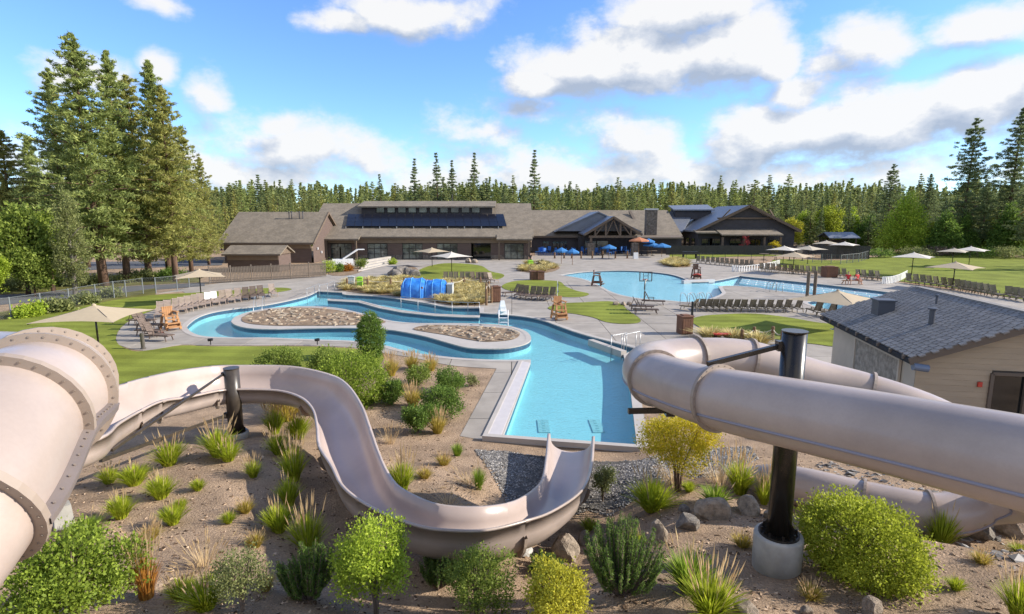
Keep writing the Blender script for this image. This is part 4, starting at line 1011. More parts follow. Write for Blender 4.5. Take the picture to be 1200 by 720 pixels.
# ------------------------------------------------------------------ fences
def run_fence(name, label, pts, h, seg, builder, cat='fence'):
    t = thing(name, label, cat, pts[0])
    o0 = V(pts[0])
    for a, c in zip(pts, pts[1:]):
        a, c = V(a), V(c); n_ = max(1, round((c-a).length/seg))
        for i in range(n_): builder(t, a+(c-a)*(i/n_)-o0, a+(c-a)*((i+1)/n_)-o0, h)
    return t
def plank_panel(t, a, c, h):
    d = (c-a).normalized(); n_ = V((d.y, -d.x, 0)); L = (c-a).length
    MB().box(a+V((0, 0, h/2+.05)), (.14, .14, h+.1), rz=atan2(d.y, d.x)).build('post', 'fence_brown', t)
    for z in (.3, h-.25): MB().bar(a+d*.075+V((0, 0, z)), c-d*.075+V((0, 0, z)), .04, .09).build('rail', 'fence_brown', t)
    k = int(L/.17)
    for i in range(k):
        p = a+d*(.12+(L-.24)*(i+.5)/k)+n_*.035; o = link(bpy.data.objects.new('plank', PLK)); o.parent = t; o.location = p+V((0, 0, h/2)); o.rotation_euler[2] = atan2(d.y, d.x)
PLK = MB().box((0, 0, 0), (.105, .025, 1.62)).mesh('plank', 'fence_brown')
f0, f1, f2 = P(246, 332.5), P(383.5, 324.5), P(384, 322)
run_fence('plank_fence', 'brown vertical plank fence in front of the shed and west wing', [(f0.x, f0.y, 0), (f1.x, f1.y, 0)], 1.75, 2.05, plank_panel)
# chain link
def chain_panel(t, a, c, h):
    d = (c-a).normalized(); L = (c-a).length
    MB().tube([a, a+V((0, 0, h+.05))], .045, 8).build('post', 'grey_post', t)
    b = MB(); s = .16
    for sg in (1, -1):
        u = -h
        while u < L:
            x0, z0, x1, z1 = u, 0, u+h, h
            if x0 < 0: z0 -= x0; x0 = 0
            if x1 > L: z1 -= x1-L; x1 = L
            if z1 > z0+.02:
                p, q = a+d*(x0 if sg > 0 else L-x0)+V((0, 0, z0)), a+d*(x1 if sg > 0 else L-x1)+V((0, 0, z1))
                w_ = V((0, 0, .006)); b.add([p-w_, p+w_, q+w_, q-w_], [(0, 1, 2, 3)])
            u += s
    b.tube([a+V((0, 0, h)), c+V((0, 0, h))], .022, 6); b.build('wire_mesh', 'wire', t)
pp = [P(*q) for q in ((-140, 404), (-40, 381.5), (13.5, 373), (49, 367), (82, 360.5), (113, 354), (134, 349.5), (148, 348), (168, 344.5), (183, 344), (208, 341), (222, 337), (248, 334))]
t = thing('chain_link_fence', 'grey chain link fence on the left between the lawn and the road', 'fence', pp[0])
for a, c in zip(pp, pp[1:]): chain_panel(t, a-pp[0], c-pp[0], 1.45)
def solid_panel(t, a, c, h):
    d = (c-a).normalized(); L = (c-a).length
    MB().box(a+V((0, 0, h/2+.04)), (.12, .12, h+.08), rz=atan2(d.y, d.x)).build('post', 'fence_dark', t)
    k = max(1, int(L/.3)); b = MB()
    for i in range(k): b.box(a+d*(.07+(L-.14)*(i+.5)/k)+V((0, 0, h/2)), ((L-.14)/k-.02, .03, h), rz=atan2(d.y, d.x))
    b.build('boards', 'fence_dark', t)
run_fence('dark_fence', 'long dark board fence below the gabled lodge', [(XA(780, 108), 107, 0), (XA(932, 108), 107, 0), (XA(968, 112), 112, 0)], 1.75, 2.6, solid_panel)
run_fence('dark_fence', 'short dark board fence behind the far umbrellas near the shelter', [(XA(966, 96), 96.5, 0), (XA(1019, 96), 95.5, 0)], 2.2, 2.6, solid_panel)
pp = [P(*q) for q in ((952, 308), (985, 310), (1006, 307.5), (1017, 304))]
t = thing('chain_link_fence', 'low pale mesh fence on the lawn by the far umbrellas', 'fence', pp[0])
for a, c in zip(pp, pp[1:]):
    for i in range(3): chain_panel(t, a+(c-a)*(i/3)-pp[0], a+(c-a)*((i+1)/3)-pp[0], 1.4)
pp = [P(*q) for q in ((788, 306), (835, 305), (880, 307.5), (925, 310))]
t = thing('iron_fence', 'thin dark railing along the far lawn by the lodge', 'fence', pp[0])
for a, c in zip(pp, pp[1:]):
    for i in range(3):
        p, q = a+(c-a)*(i/3)-pp[0], a+(c-a)*((i+1)/3)-pp[0]
        MB().tube([p, p+V((0, 0, 1.2))], .04, 6).build('post', 'black_plastic', t); MB().bar(p+V((0, 0, 1.15)), q+V((0, 0, 1.15)), .04, .04).build('rail', 'black_plastic', t)
# ------------------------------------------------------------------ umbrellas
def umbrella(canvas, label, apex, ztop, half, rz, ft=(0, 0)):
    """square canopy on a centre pole; placed on the ground below the apex pixel"""
    p = P(apex[0], apex[1], ztop); t = thing('umbrella', label, 'umbrella', (p.x, p.y, hgt(p.x, p.y)), rz, 'square tan umbrellas around the pools')
    b = MB(); b.tube([(0, 0, 0), (0, 0, ztop-.1)], .045, 10); b.build('pole', 'dark_steel', t, smooth=True)
    MB().lathe([(.26, 0), (.26, .03), (.08, .06)], 12).build('base', 'dark_steel', t)
    n = 8; drop = .30*half; vs, fs = [(0, 0, ztop)], []
    rings = 6; per = 4*n
    for k in range(1, rings+1):
        f = k/rings
        for i in range(per):
            s, e = divmod(i, n); e = e/n
            c = [(1, 1), (-1, 1), (-1, -1), (1, -1)]; a, d = c[s], c[(s+1) % 4]
            x, y = a[0]+(d[0]-a[0])*e, a[1]+(d[1]-a[1])*e
            pull = 1-.10*(4*e*(1-e))*f                      # edges curve in between the corners
            sag = drop*(f**.82)*(1-.10*(4*e*(1-e)))
            vs.append((x*half*f*pull, y*half*f*pull, ztop-sag))
    for i in range(per): fs.append((0, 1+i, 1+(i+1) % per))
    for k in range(rings-1):
        for i in range(per): fs.append((1+k*per+i, 1+(k+1)*per+i, 1+(k+1)*per+(i+1) % per, 1+k*per+(i+1) % per))
    b = MB(); b.add(vs, fs); cn = b.build('canopy', canvas, t)
    b = MB(); b.lathe([(.11, -.05), (.10, .02), (.02, .07)], 8, (0, 0, ztop)); b.build('finial', canvas, cn)
    for s in range(4):
        x, y = [(1, 1), (-1, 1), (-1, -1), (1, -1)][s]
        MB().bar((0, 0, ztop-.06), (x*half*.98, y*half*.98, ztop-drop-.03), .035, .035).build('rib', 'dark_steel', t)
        MB().bar((0, 0, ztop-.75), (x*half*.5, y*half*.5, ztop-drop*.57-.03), .025, .025).build('strut', 'dark_steel', t)
    return t
UM = [('canvas', 'tan umbrella rising behind the bolted tube slide on the left lawn', (110, 357.5), 2.6, 1.95, .10),
      ('canvas', 'tan umbrella behind the curved row of loungers before the plank fence', (233, 316), 2.8, 1.8, .55),
      ('canvas', 'tan umbrella on the small round lawn, the farther of the pair there', (506, 290.5), 2.7, 1.95, .75),
      ('canvas_white', 'pale umbrella on the small round lawn, the nearer of the pair there', (529, 295.5), 2.7, 1.95, .70),
      ('canvas', 'large tan umbrella just beyond the dark shingled bath house roof', (982, 340.5), 2.5, 2.15, .62),
      ('canvas_white', 'white umbrella at the west end of the far umbrella cluster by the lap pool', (919, 288.5), 2.8, 1.95, .8),
      ('canvas_pale', 'pale umbrella second from the west in the far cluster', (948, 288), 2.8, 1.95, .5),
      ('canvas', 'tan umbrella nearest the lap pool loungers in the far cluster', (931, 295.5), 2.7, 1.95, .75),
      ('canvas_pale', 'pale umbrella standing before the dark fence with its pole in the lawn', (968.5, 282), 2.9, 1.95, .9),
      ('canvas_white', 'grey white umbrella by the low mesh fence east of the far cluster', (990, 283.5), 2.9, 1.95, .75),
      ('canvas_white', 'white umbrella on the far lawn behind the row of loungers', (1071, 296), 2.8, 1.95, .8),
      ('canvas', 'tan umbrella on the far lawn directly above the bath house roof', (1120, 307), 2.7, 1.95, .62),
      ('canvas_white', 'white umbrella on the far lawn at the edge of the tree shade', (1138, 289), 2.9, 1.95, .7),
      ('canvas_pale', 'pale umbrella half hidden behind the white one in the tree shade', (1118, 291), 2.7, 1.7, .7)]
for cv, lb, ap, zt, hf, rz in UM: umbrella(cv, lb, ap, zt, hf, rz)
def patio_umbrella(cv, label, px, py, r, z=2.5):
    p = P(px, py, z); t = thing('patio_umbrella', label, 'umbrella', (p.x, p.y, 0), 0, 'patio umbrellas by the timber porch')
    MB().tube([(0, 0, 0), (0, 0, z)], .04, 8).build('pole', 'wood_post', t)
    b = MB(); n = 8; b.add([(0, 0, z)]+[(r*cos(2*pi*i/n), r*sin(2*pi*i/n), z-.55) for i in range(n)]+[(r*cos(2*pi*i/n), r*sin(2*pi*i/n), z-.75) for i in range(n)], [(0, 1+i, 1+(i+1) % n) for i in range(n)]+[(1+i, 1+n+i, 1+n+(i+1) % n, 1+(i+1) % n) for i in range(n)])
    b.build('canopy', cv, t)
for q in (('canvas_blue', 'small blue patio umbrella standing alone before the timber porch', 714, 286.5, 1.25), ('canvas_rust', 'rust orange patio umbrella at the corner of the timber porch', 749, 278, 1.7, 3.7), ('canvas_blue', 'blue patio umbrella just behind the rust orange one', 760, 279.5, 1.2, 3.2),
          ('canvas_blue', 'wide blue patio umbrella nearest the dark board fence', 776, 285, 1.6), ('canvas_blue', 'wide blue patio umbrella beside the rust orange one', 764, 283.8, 1.6), ('canvas_blue', 'blue patio umbrella among the blue chairs before the link building', 658, 290, 1.1), ('canvas_blue', 'low blue patio umbrella between the blue chairs and the porch pillar', 671, 291, 1.0)): patio_umbrella(*q)

# ------------------------------------------------------------------ loungers
def lounger(wood):
    t = thing('sun_lounger', 'brown slatted sun lounger', 'sun lounger')
    b = MB()
    for s in (-1, 1):
        b.box((.98, s*.31*.8, .31), (1.86, .045, .06))
    for x in (.07, 1.89): b.box((x, 0, .31), (.05, .47, .05))
    b.build('frame', wood, t)
    for x, y in ((.3, .31), (.3, -.31), (1.7, .31), (1.7, -.31)):
        MB().bar((x, y*1.0*.8, .29), (x+(.08 if x > 1 else -.08), y*1.0*.86, 0), .045, .05).build('leg', wood, t)
    b = MB()
    for i in range(11): b.box((.72+i*.108, 0, .352), (.088, .47, .02))
    b.build('seat', wood, t)
    R = Matrix.Rotation(radians(62), 3, 'Y'); b = MB()
    for i in range(7):
        d = .05+i*.11; b.box((.66-cos(radians(62))*d, 0, .36+sin(radians(62))*d), (.092, .49, .022), mtx=R)
    for s in (-1, 1): b.bar((.68, s*.29*.8, .35), (.68-.80*cos(radians(62)), s*.29*.8, .35+.80*sin(radians(62))), .035, .03)
    b.build('backrest', wood, t)
    for s in (-1, 1): MB().bar((.42, s*.18, .85), (.18, s*.18, .33), .025, .025).build('prop', wood, t)
    for s in (-1, 1): b = MB(); b.box((.78, s*.276, .56), (.52, .055, .03)); b.box((1.0, s*.276, .44), (.04, .04, .24)); b.build('armrest', wood, t)
    return t
LB, LO, LP = Proto(lounger('lounger')), Proto(lounger('lounger_olive')), Proto(lounger('lounger_pale'))
def row(proto, pts, face, label, group, towel=(), tl=None):
    """pts: pixel of each lounger's middle on the ground; face(dx,dy) = direction of its foot end"""
    for i, (px, py) in enumerate(pts):
        p = P(px, py); f = face(i) if callable(face) else face; a = atan2(f[1], f[0])+RNG.uniform(-.10, .10)
        o = proto.put((p.x-cos(a)*.95, p.y-sin(a)*.95, .03), a, label, .9 if 'oval' in label else None, group=group)
        if i in towel:
            tw = thing('towel', tl[towel.index(i)], 'towel', o.location, a); R = Matrix.Rotation(radians(62), 3, 'Y')
            MB().box((.66-cos(radians(62))*.42+.025, 0, .36+sin(radians(62))*.42+.018), (.62, .46, .03), mtx=R).build('cloth', 'towel', tw)
rA = [(188, 372), (197, 370), (206, 367.7), (214, 365.8), (221.5, 364), (229, 362.2), (236, 360.6), (243.5, 359), (252, 357.6), (261, 356), (270, 354.6), (279, 353.2), (288, 352), (297, 350.6), (306, 349.4), (320, 347.2)]
row(LP, rA[:12], lambda i: (.55, -1), 'pale brown lounger in the long curved row under the tan umbrella', 'loungers in the curved row at the river head', (7, 8), ['white towel over a lounger back, the western of two in the curved row', 'white towel over a lounger back, the eastern of two in the curved row'])
row(LB, rA[12:15], lambda i: (.5, -1), 'dark brown lounger near the far end of the curved row', 'loungers at the far end of the curved row')
row(LP, rA[15:], lambda i: (.7, -1), 'pale lounger standing apart at the far tip of the curved row', None)
row(LB, [(166, 381)], (1, -.15), 'dark plank lounger farthest back in the cluster beside the orange lifeguard chair', None)
row(LB, [(176, 386.5)], (1, -.15), 'dark plank lounger second from the back in the cluster by the orange lifeguard chair', None)
row(LB, [(176, 394)], (1, -.2), 'dark plank lounger pulled close behind the foremost one on the left deck', None)
row(LB, [(184, 399.5)], (1, -.22), 'foremost dark plank lounger on the left deck, next to the grey bollard', None)
row(LO, [(x, 330.5) for x in (522, 528, 534, 541, 547.5)], (-.05, -1), 'dark lounger at the west end of the row before the pale umbrella', 'loungers before the pale umbrella')
row(LB, [(555, 330.5), (561, 331), (566, 331), (570.5, 331)], (.25, -1), 'lounger in the east half of the row before the pale umbrella', 'loungers in the east half before the pale umbrella')
row(LP, [(577, 331.5)], (.6, -1), 'pale lounger turned aside at the east end of the row before the pale umbrella', None)
row(LB, [(600, 347)], (-1, -.4), 'lounger turned sideways at the west end of the row on the middle lawn', None)
row(LB, [(609, 348.5), (615, 349.5), (623, 350.5), (630, 351), (638, 351.5), (646, 351.5)], (-.3, -1), 'dark lounger in the row on the middle lawn facing the river', 'loungers on the middle lawn')
row(LO, [(px, 363.5+.12*i) for i, px in enumerate((821, 828, 835.5, 843, 851, 859.5, 869, 879, 889, 899, 909, 920, 931))], (0, 1), 'olive brown lounger seen from behind in the row edging the oval lawn', 'loungers edging the oval lawn')
row(LO, [(808, 364)], (-.6, .6), 'lounger turned aside at the west end of the row edging the oval lawn', None)
row(LO, [(955, 369.5), (970, 371.5)], (0, 1), 'olive lounger beside the large tan umbrella near the bath house', 'pair of loungers by the bath house')
row(LB, [(756, 368)], (1, -.12), 'front one of three dark loungers beside the small tongue of lawn', None)
row(LB, [(751, 364)], (1, -.12), 'middle one of three dark loungers beside the small tongue of lawn', None)
row(LB, [(765, 357.5)], (1, -.2), 'dark lounger set apart near the basketball hoop', None)
row(LO, [(818+5.7*i, 308.2+.55*i) for i in range(12)], (-.3, -1), 'small dark lounger in the far row beyond the leisure pool', 'loungers beyond the leisure pool')
row(LO, [(893+6.9*i, 318+.52*i) for i in range(11)], (-.15, -1), 'dark lounger by the lap pool west of the brown cabinet', 'loungers west of the brown cabinet')
row(LO, [(983, 325.5), (990, 326), (1007, 327.3), (1014, 327.8), (1022, 328.3), (1030, 329)], (-.15, -1), 'dark lounger by the seated lifeguards beside the lap pool', 'loungers by the seated lifeguards')
row(LO, [(1066, 332.6), (1075.5, 333.6), (1083, 334.6), (1091, 335.8), (1099.5, 337), (1108, 338.2), (1116, 339.4), (1124, 341), (1130.5, 342.2), (1136.5, 343.3), (1144, 344.6), (1151, 345.8), (1159, 347.2), (1166, 348.6)], (-.2, -1), 'lounger on the lawn edge above the bath house roof', 'loungers above the bath house roof')
row(LO, [(1183, 350.5), (1191, 352), (1199, 353.5)], (-.5, -1), 'lounger past the gap at the east end of the lawn edge row', 'loungers past the gap')

# ------------------------------------------------------------------ lifeguard chairs
def guard_chair(mt, label, px, py, rz, h=1.75):
    p = P(px, py); t = thing('lifeguard_chair', label, 'lifeguard chair', (p.x, p.y, .02), rz); t.scale = (.88,)*3
    for x in (-1, 1):
        for y in (-1, 1): MB().bar((x*.46, y*.55, 0), (x*.36, y*.34, h*.62), .14, .14).build('leg', mt, t)
    b = MB(); [b.box((0, -.30+i*.15, h*.62+.03), (.78, .13, .04)) for i in range(5)]; b.build('seat', mt, t)
    b = MB(); [b.box((-.28+i*.14, .33+.0, h*.62+.36), (.12, .04, .66)) for i in range(5)]; b.box((0, .37, h*.62+.6), (.76, .04, .1)); b.build('backrest', mt, t)
    for x in (-1, 1):
        b = MB(); b.box((x*.42, -.02, h*.62+.30), (.18, .80, .06)); b.box((x*.40, -.32, h*.62+.16), (.07, .07, .28)); b.build('armrest', mt, t)
    for i in range(3):
        MB().box((0, -.46-.16*(2-i), .22+i*.27), (.86, .24, .07)).build('step', mt, t)
    for y in (-1, 1):
        b = MB(); b.box((0, y*.47, .30), (.92, .06, .18)); b.build('cross_rail', mt, t)
    for x in (-1, 1): MB().box((x*.43, -.1, .40), (.06, 1.15, .20)).build('side_rail', mt, t)
    return t
guard_chair('wood_orange', 'orange wood lifeguard chair at the river bend beside the tongue of lawn', 655, 374, .3, 1.75)
guard_chair('wood_orange', 'orange wood lifeguard chair among the loungers at the west end of the river', 200, 386, .9, 1.5)
guard_chair('wood_dark', 'dark brown lifeguard chair on the west side of the leisure pool', 699, 335, 1.3, 1.85)
guard_chair('wood_dark', 'reddish lifeguard chair on the far side of the leisure pool', 815.5, 326.5, 0, 1.9)
for lb, px, py, mt, w_ in (('red rescue float leaning on the reddish far lifeguard chair', 815, 327.5, 'red_paint', .9), ('red rescue tube on the deck beside the western orange lifeguard chair', 193, 388.5, 'red_paint', .5)):
    p = P(px, py); b = MB(); b.tube(catmull([(-w_/2, 0, .55 if w_ > .6 else .07), (0, -.05, .62 if w_ > .6 else .08), (w_/2, 0, .5 if w_ > .6 else .07)], 4), .075, 8); tag(b.build('rescue_tube', mt, loc=(p.x, p.y-.5, .03), smooth=True), lb, 'rescue tube')
# flag pole by the river chair
p = P(653, 356); t = thing('flag_pole', 'thin pole with a limp pale flag behind the river lifeguard chair', 'flag', (p.x, p.y, 0))
MB().tube([(0, 0, 0), (0, 0, 1.9)], .022, 6).build('pole', 'white_plastic', t)
b = MB(); pr = [(0, 1.85), (.10, 1.6), (.05, 1.2), (.13, .95), (0, .9)]; b.add([(x, .04*(-1)**i, z) for i, (x, z) in enumerate(pr)]+[(x, .04*(-1)**i+.012, z) for i, (x, z) in enumerate(pr)], [(0, 1, 2, 3, 4), (9, 8, 7, 6, 5)]); b.build('flag', 'lamp_blue', t)

# ------------------------------------------------------------------ rails, ladder, hoop
def rail(label, pts, h, px_posts, name='handrail', r=.02, mid=False):
    w = [P(*q) for q in pts]; t = thing(name, label, 'handrail', w[0])
    for i in range(len(w)): w[i] = w[i]-t.location
    n = []
    for q in px_posts:
        f = q*(len(w)-1); i = min(int(f), len(w)-2); n.append(w[i].lerp(w[i+1], f-i))
    for p in n: MB().tube([p+V((0, 0, -.6)), p+V((0, 0, h))], r, 8).build('post', 'steel_rail', t, smooth=True)
    MB().tube([p+V((0, 0, h)) for p in catmull(w, 4)], r, 8).build('top_rail', 'steel_rail', t, smooth=True)
    if mid: MB().tube([p+V((0, 0, h*.55)) for p in catmull(w, 4)], r*.8, 8).build('mid_rail', 'steel_rail', t, smooth=True)
    return t
rail('long low steel rail down the middle of the shallow channel below the golden grasses', [(470, 360), (495, 363.5), (520, 366.5), (545, 368), (562, 368)], .85, (.0, .2, .4, .6, .8, 1), mid=True)
rail('steel handrail by the barrier wall at the plunge pool steps, front one', [(716, 412), (727, 410), (734, 408)], .85, (0, .6, 1))
rail('steel handrail by the plunge pool steps, back one nearest the brown bin', [(731, 411), (742, 408), (750, 406.5)], .85, (0, .7, 1))
rail('steel handrail at the shallow head of the river, west one', [(374, 346), (384, 343), (392, 340)], .85, (0, .5, 1))
rail('steel handrail at the shallow head of the river, east one', [(360, 350), (369, 346), (375, 343)], .85, (0, .5, 1))
def grab(label, px, py, dx, dy):
    p = P(px, py); t = thing('pool_rail', label, 'pool rail', (p.x, p.y, 0))
    for s in (0, 1):
        o = V((dy, -dx, 0)).normalized()*.6*s; d = V((dx, dy, 0)).normalized()
        MB().tube([o+q for q in catmull([V((0, 0, 0)), V((0, 0, .75)), d*.25+V((0, 0, .92)), d*.9+V((0, 0, .75)), d*1.5+V((0, 0, .1)), d*1.6+V((0, 0, -.5))], 5)], .024, 8).build('rail', 'steel_rail', t, smooth=True)
for i, (px, py) in enumerate(((797, 357), (808, 356.5), (819, 356))):
    grab(('westernmost', 'middle', 'easternmost')[i]+' of three bent steel rails where the leisure pool steps in', px, py, .75, .9)
for i, (px, py) in enumerate(((902, 342), (909, 342.4))): grab(('west', 'east')[i]+' bent steel rail on the near edge of the lap pool', px, py, .2, 1)
grab('steel rails stepping into the west bend of the river', 310, 360.5, .3, -1)
p = P(590, 381); t = thing('pool_ladder', 'white steel ladder with steps climbing onto the river island', 'ladder', (p.x, p.y, 0))
for s in (-1, 1): MB().tube(catmull([(s*.3, .5, -.6), (s*.3, .35, .5), (s*.3, .2, .95), (s*.3, -.35, .8), (s*.3, -.4, 0)], 5), .028, 8).build('rail', 'white_plastic', t, smooth=True)
for z in (.1, .4): MB().box((0, .36, z), (.6, .2, .04)).build('tread', 'white_plastic', t)
p = P(589, 368.5); t = thing('pool_lift', 'white wedge shaped pool lift standing on the deck by the river ladder', 'pool lift', (p.x, p.y, 0), .2); t.scale = (.8,)*3
b = MB(); b.add([(-.4, -.3, 0), (.4, -.3, 0), (.45, .3, 0), (-.45, .3, 0), (-.18, -.02, 1.25), (.18, -.02, 1.25), (.18, .14, 1.25), (-.18, .14, 1.25)], [(0, 3, 2, 1), (4, 5, 6, 7), (0, 1, 5, 4), (1, 2, 6, 5), (2, 3, 7, 6), (3, 0, 4, 7)]); b.build('cover', 'white_plastic', t)
b = MB(); b.box((0, -.34, .35), (.5, .35, .06)); b.box((0, -.2, .55), (.5, .06, .4)); b.build('seat', 'white_plastic', t)
hp = P(755, 351.5); t = thing('basketball_hoop', 'poolside basketball hoop with a clear backboard at the leisure pool', 'basketball hoop', (hp.x, hp.y, 0))
MB().tube(catmull([(0, 0, 0), (0, 0, 1.1), (.02, .06, 1.4), (.15, .35, 1.75)], 5), .06, 10).build('pole', 'grey_steel', t, smooth=True)
b = MB()
for x0, x1, z0, z1 in ((-.55, .55, 1.55, 1.62), (-.55, .55, 2.32, 2.39), (-.55, -.48, 1.62, 2.32), (.48, .55, 1.62, 2.32)): b.box(((x0+x1)/2+.15, .38, (z0+z1)/2), (x1-x0, .05, z1-z0))
b.build('backboard_frame', 'grey_steel', t)
b = MB()
for x in (-.2, .2): b.box((.15+x, .38, 1.97), (.04, .03, .7))
b.box((.15, .38, 2.02), (.44, .03, .04)); b.build('target_square', 'grey_steel', t)
MB().tube([(.15+.23*cos(a*pi/8), .70+.23*sin(a*pi/8), 1.68) for a in range(17)], .02, 6, cap=False).build('rim', 'red_paint', t)
# ------------------------------------------------------------------ bins, boxes, posts
def bin_(name, label, px, py, wd, h, mt, lid='brown_bin', cat='bin', rz=.2):
    p = P(px, py); t = thing(name, label, cat, (p.x, p.y, .02), rz)
    b = MB()
    for s in (-1, 1):
        b.box((s*(wd/2-.03), 0, h/2), (.06, wd, h)); b.box((0, s*(wd/2-.02), h*.5), (wd-.125, .04, h*.96))
    b.build('body', mt, t)
    for i in range(4): MB().box((-wd*.33+wd*.22*i, -wd/2-.012, h*.46), (wd*.19, .02, h*.8)).build('slat', mt, t)
    b = MB(); b.box((0, 0, h+.03), (wd+.08, wd+.08, .06)); b.box((0, 0, h+.09), (wd*.6, wd*.6, .06)); b.build('lid', lid, t)
bin_('litter_bin', 'brown wooden litter bin on the deck beside the bend of the tube slide', 802, 391, .72, 1.05, 'brown_bin')
bin_('litter_bin', 'dark brown litter bin at the east end of the golden grass bed', 581, 354, .72, 1.25, 'brown_bin')
bin_('towel_cabinet', 'brown towel cabinet standing in the lap pool lounger row', 971.5, 325, 1.3, 1.2, 'brown_bin', cat='cabinet', rz=0)
bin_('utility_bin', 'light grey bin among the golden grasses beside the lime green one', 412, 336.5, .65, 1.0, 'bin_grey', 'bin_grey')
bin_('utility_bin', 'lime green bin among the golden grasses', 422, 337.5, .55, 1.0, 'lime', 'lime')
bin_('utility_bin', 'small lime green bin in front of the person by the far planting bed', 621.5, 312.5, .7, .8, 'lime', 'lime')
bin_('deckchair_box', 'west one of two dark square planter stand-ins on the plaza', 625.5, 328, .8, .9, 'wood_dark', 'wood_dark', 'deckchair')  # plain slatted boxes put in place of two dark chairs
bin_('deckchair_box', 'east one of two dark square planter stand-ins on the plaza', 633, 328, .8, .9, 'wood_dark', 'wood_dark', 'deckchair')
for lb, px, py, h, r, mt in (('grey bollard at the corner of the left lounger deck', 168, 409, .85, .10, 'grey_steel'), ('dark bollard at the west end of the olive lounger row', 811, 370, 1.0, .09, 'black_plastic'), ('taller wooden post beside the lap pool, west of a pair', 945.5, 350.5, 2.35, .14, 'timber'), ('wooden post beside the lap pool, east of a pair', 954, 348, 2.3, .14, 'timber'), ('tall thin lamp post rising behind the clerestory of the pool hall', 529.5, 290, 11.5, .10, 'black_plastic')):
    p = P(px, py) if h < 5 else V((XA(529.5, 110), 112, 0)); t = thing('post' if h > 1.5 else 'bollard', lb, 'post' if h > 1.5 else 'bollard', (p.x, p.y, 0))
    MB().lathe([(r, 0), (r, h), (r*.6, h+.03)], 10).build('shaft', mt, t, smooth=False); MB().lathe([(r*1.4, 0), (r*1.4, .05), (r*1.02, .07)], 10).build('base', mt, t)
for i, (px, py) in enumerate(((247, 404.5), (372, 404.5), (170, 400))):
    if i > 1: continue
    p = P(px, py); t = thing('path_light', ('west', 'east')[i]+' small black spotlight on the lawn edge south of the river', 'spotlight', (p.x, p.y, .02))
    MB().tube([(0, 0, 0), (0, 0, .22)], .03, 6).build('stem', 'black_plastic', t); MB().tube([(-.12, 0, .26), (.12, 0, .30)], .08, 8).build('head', 'black_plastic', t)
# rope fence of wooden posts round the golden grass bed
def rope_fence(label, pts, h=.95):
    w = [P(*q) for q in pts]; t = thing('rope_fence', label, 'rope fence', (w[0].x, w[0].y, 0)); o = w[0]
    for p in w: MB().lathe([(.10, 0), (.10, h), (.06, h+.05)], 8, p-o).build('post', 'wood_post', t)
    for a, c in zip(w, w[1:]):
        a, c = a-o, c-o; MB().tube([a.lerp(c, k/6)+V((0, 0, h*.85-.18*(4*(k/6)*(1-k/6)))) for k in range(7)], .025, 5).build('rope', 'rope', t)
rope_fence('row of stubby wooden posts with rope along the back of the golden grass bed', [(407, 338), (431, 338), (458, 338), (474, 337)])
rope_fence('wooden posts with rope along the front of the golden grass bed past the blue cover', [(495, 349.5), (522, 347), (529.5, 340), (544, 336), (563, 336)])
rope_fence('tight bunch of tall wooden posts at the east end of the golden grass bed', [(570, 358), (570, 350), (573, 347), (576, 355)], 1.3)
rope_fence('wooden posts with a slack rope between the right tube slide and the oval lawn', [(869, 402.5), (883, 399), (905, 398.5), (916, 404)], .75)
p = P(846, 400); t = thing('bench', 'small red topped bench beyond the right tube slide', 'bench', (p.x, p.y, 0)); MB().box((0, 0, .42), (1.0, .4, .06)).build('seat', 'red_paint', t)
for x in (-.4, .4): MB().box((x, 0, .2), (.06, .36, .39)).build('leg', 'black_plastic', t)
# white slat barriers near the lap pool
def pickets(label, pts):
    w = catmull([P(*q) for q in pts], 6); t = thing('slat_barrier', label, 'barrier', (w[0].x, w[0].y, 0)); o = w[0]; me = MB().box((0, 0, .40), (.15, .04, .76)).mesh('slat', 'white_plastic'); acc = 0
    MB().tube([q-o+V((0, .05, .75)) for q in w], .03, 6).build('rail', 'white_plastic', t)
    for a, c in zip(w, w[1:]):
        L = (c-a).length; k = max(1, int(L/.55))
        for i in range(k): s = link(bpy.data.objects.new('slat', me)); s.parent = t; s.location = a.lerp(c, i/k)-o; s.rotation_euler[2] = .4
pickets('long curve of white upright slats beyond the leisure pool', [(858, 318.5), (872, 318.5), (890, 316.5), (905, 313.5), (914, 310.5)])
pickets('short curve of white upright slats behind the bath house roof', [(1034, 333), (1044, 332.5), (1054, 329.5), (1063, 324.5)])
# blue covered play structure, rock pile, steps, white slide
p = P(503, 347.5); t = thing('covered_structure', 'play structure wrapped in bright blue wrinkled covers among golden grasses', 'play structure', (p.x, p.y, 0))
for k, (x0, x1, R0, z0) in enumerate(((-2.35, -.15, 1.3, .72), (-.35, 1.6, 1.2, .68))):
    b = MB(); nx, na = 10, 14; vs = []
    for i in range(nx+1):
        for j in range(na+1):
            a = pi*j/na; x = x0+(x1-x0)*i/nx; r_ = R0*(1+.10*noise.noise((x*2.2, a*2.2, k)))*(1-.22*abs(2*i/nx-1)**6)
            vs.append((x, -r_*cos(a)*1.0, max(0, r_*sin(a)**.6*1.25)))
    b.add(vs, [(i*(na+1)+j, (i+1)*(na+1)+j, (i+1)*(na+1)+j+1, i*(na+1)+j+1) for i in range(nx) for j in range(na)]+[tuple(range(na+1))[::-1], tuple(nx*(na+1)+j for j in range(na+1))])
    cv = b.build('blue_cover', 'tarp', t, smooth=True)
    for i in (1, 4, 8): MB().tube([V(q)*1.0+V((0, 0, .02)) for q in vs[i*(na+1):(i+1)*(na+1)]], .03, 5).build('strap', 'strap_blue', cv)
b = MB(); b.box((1.9, 0, .55), (.5, 1.3, 1.1)); b.box((1.9, 0, 1.13), (.56, 1.36, .06)); b.build('pump_box', 'bin_grey', t)
p = P(402, 310); t = thing('kiddie_slide', 'small white and pale blue slide unit near the hall door', 'play structure', (p.x, p.y, 0), .3)
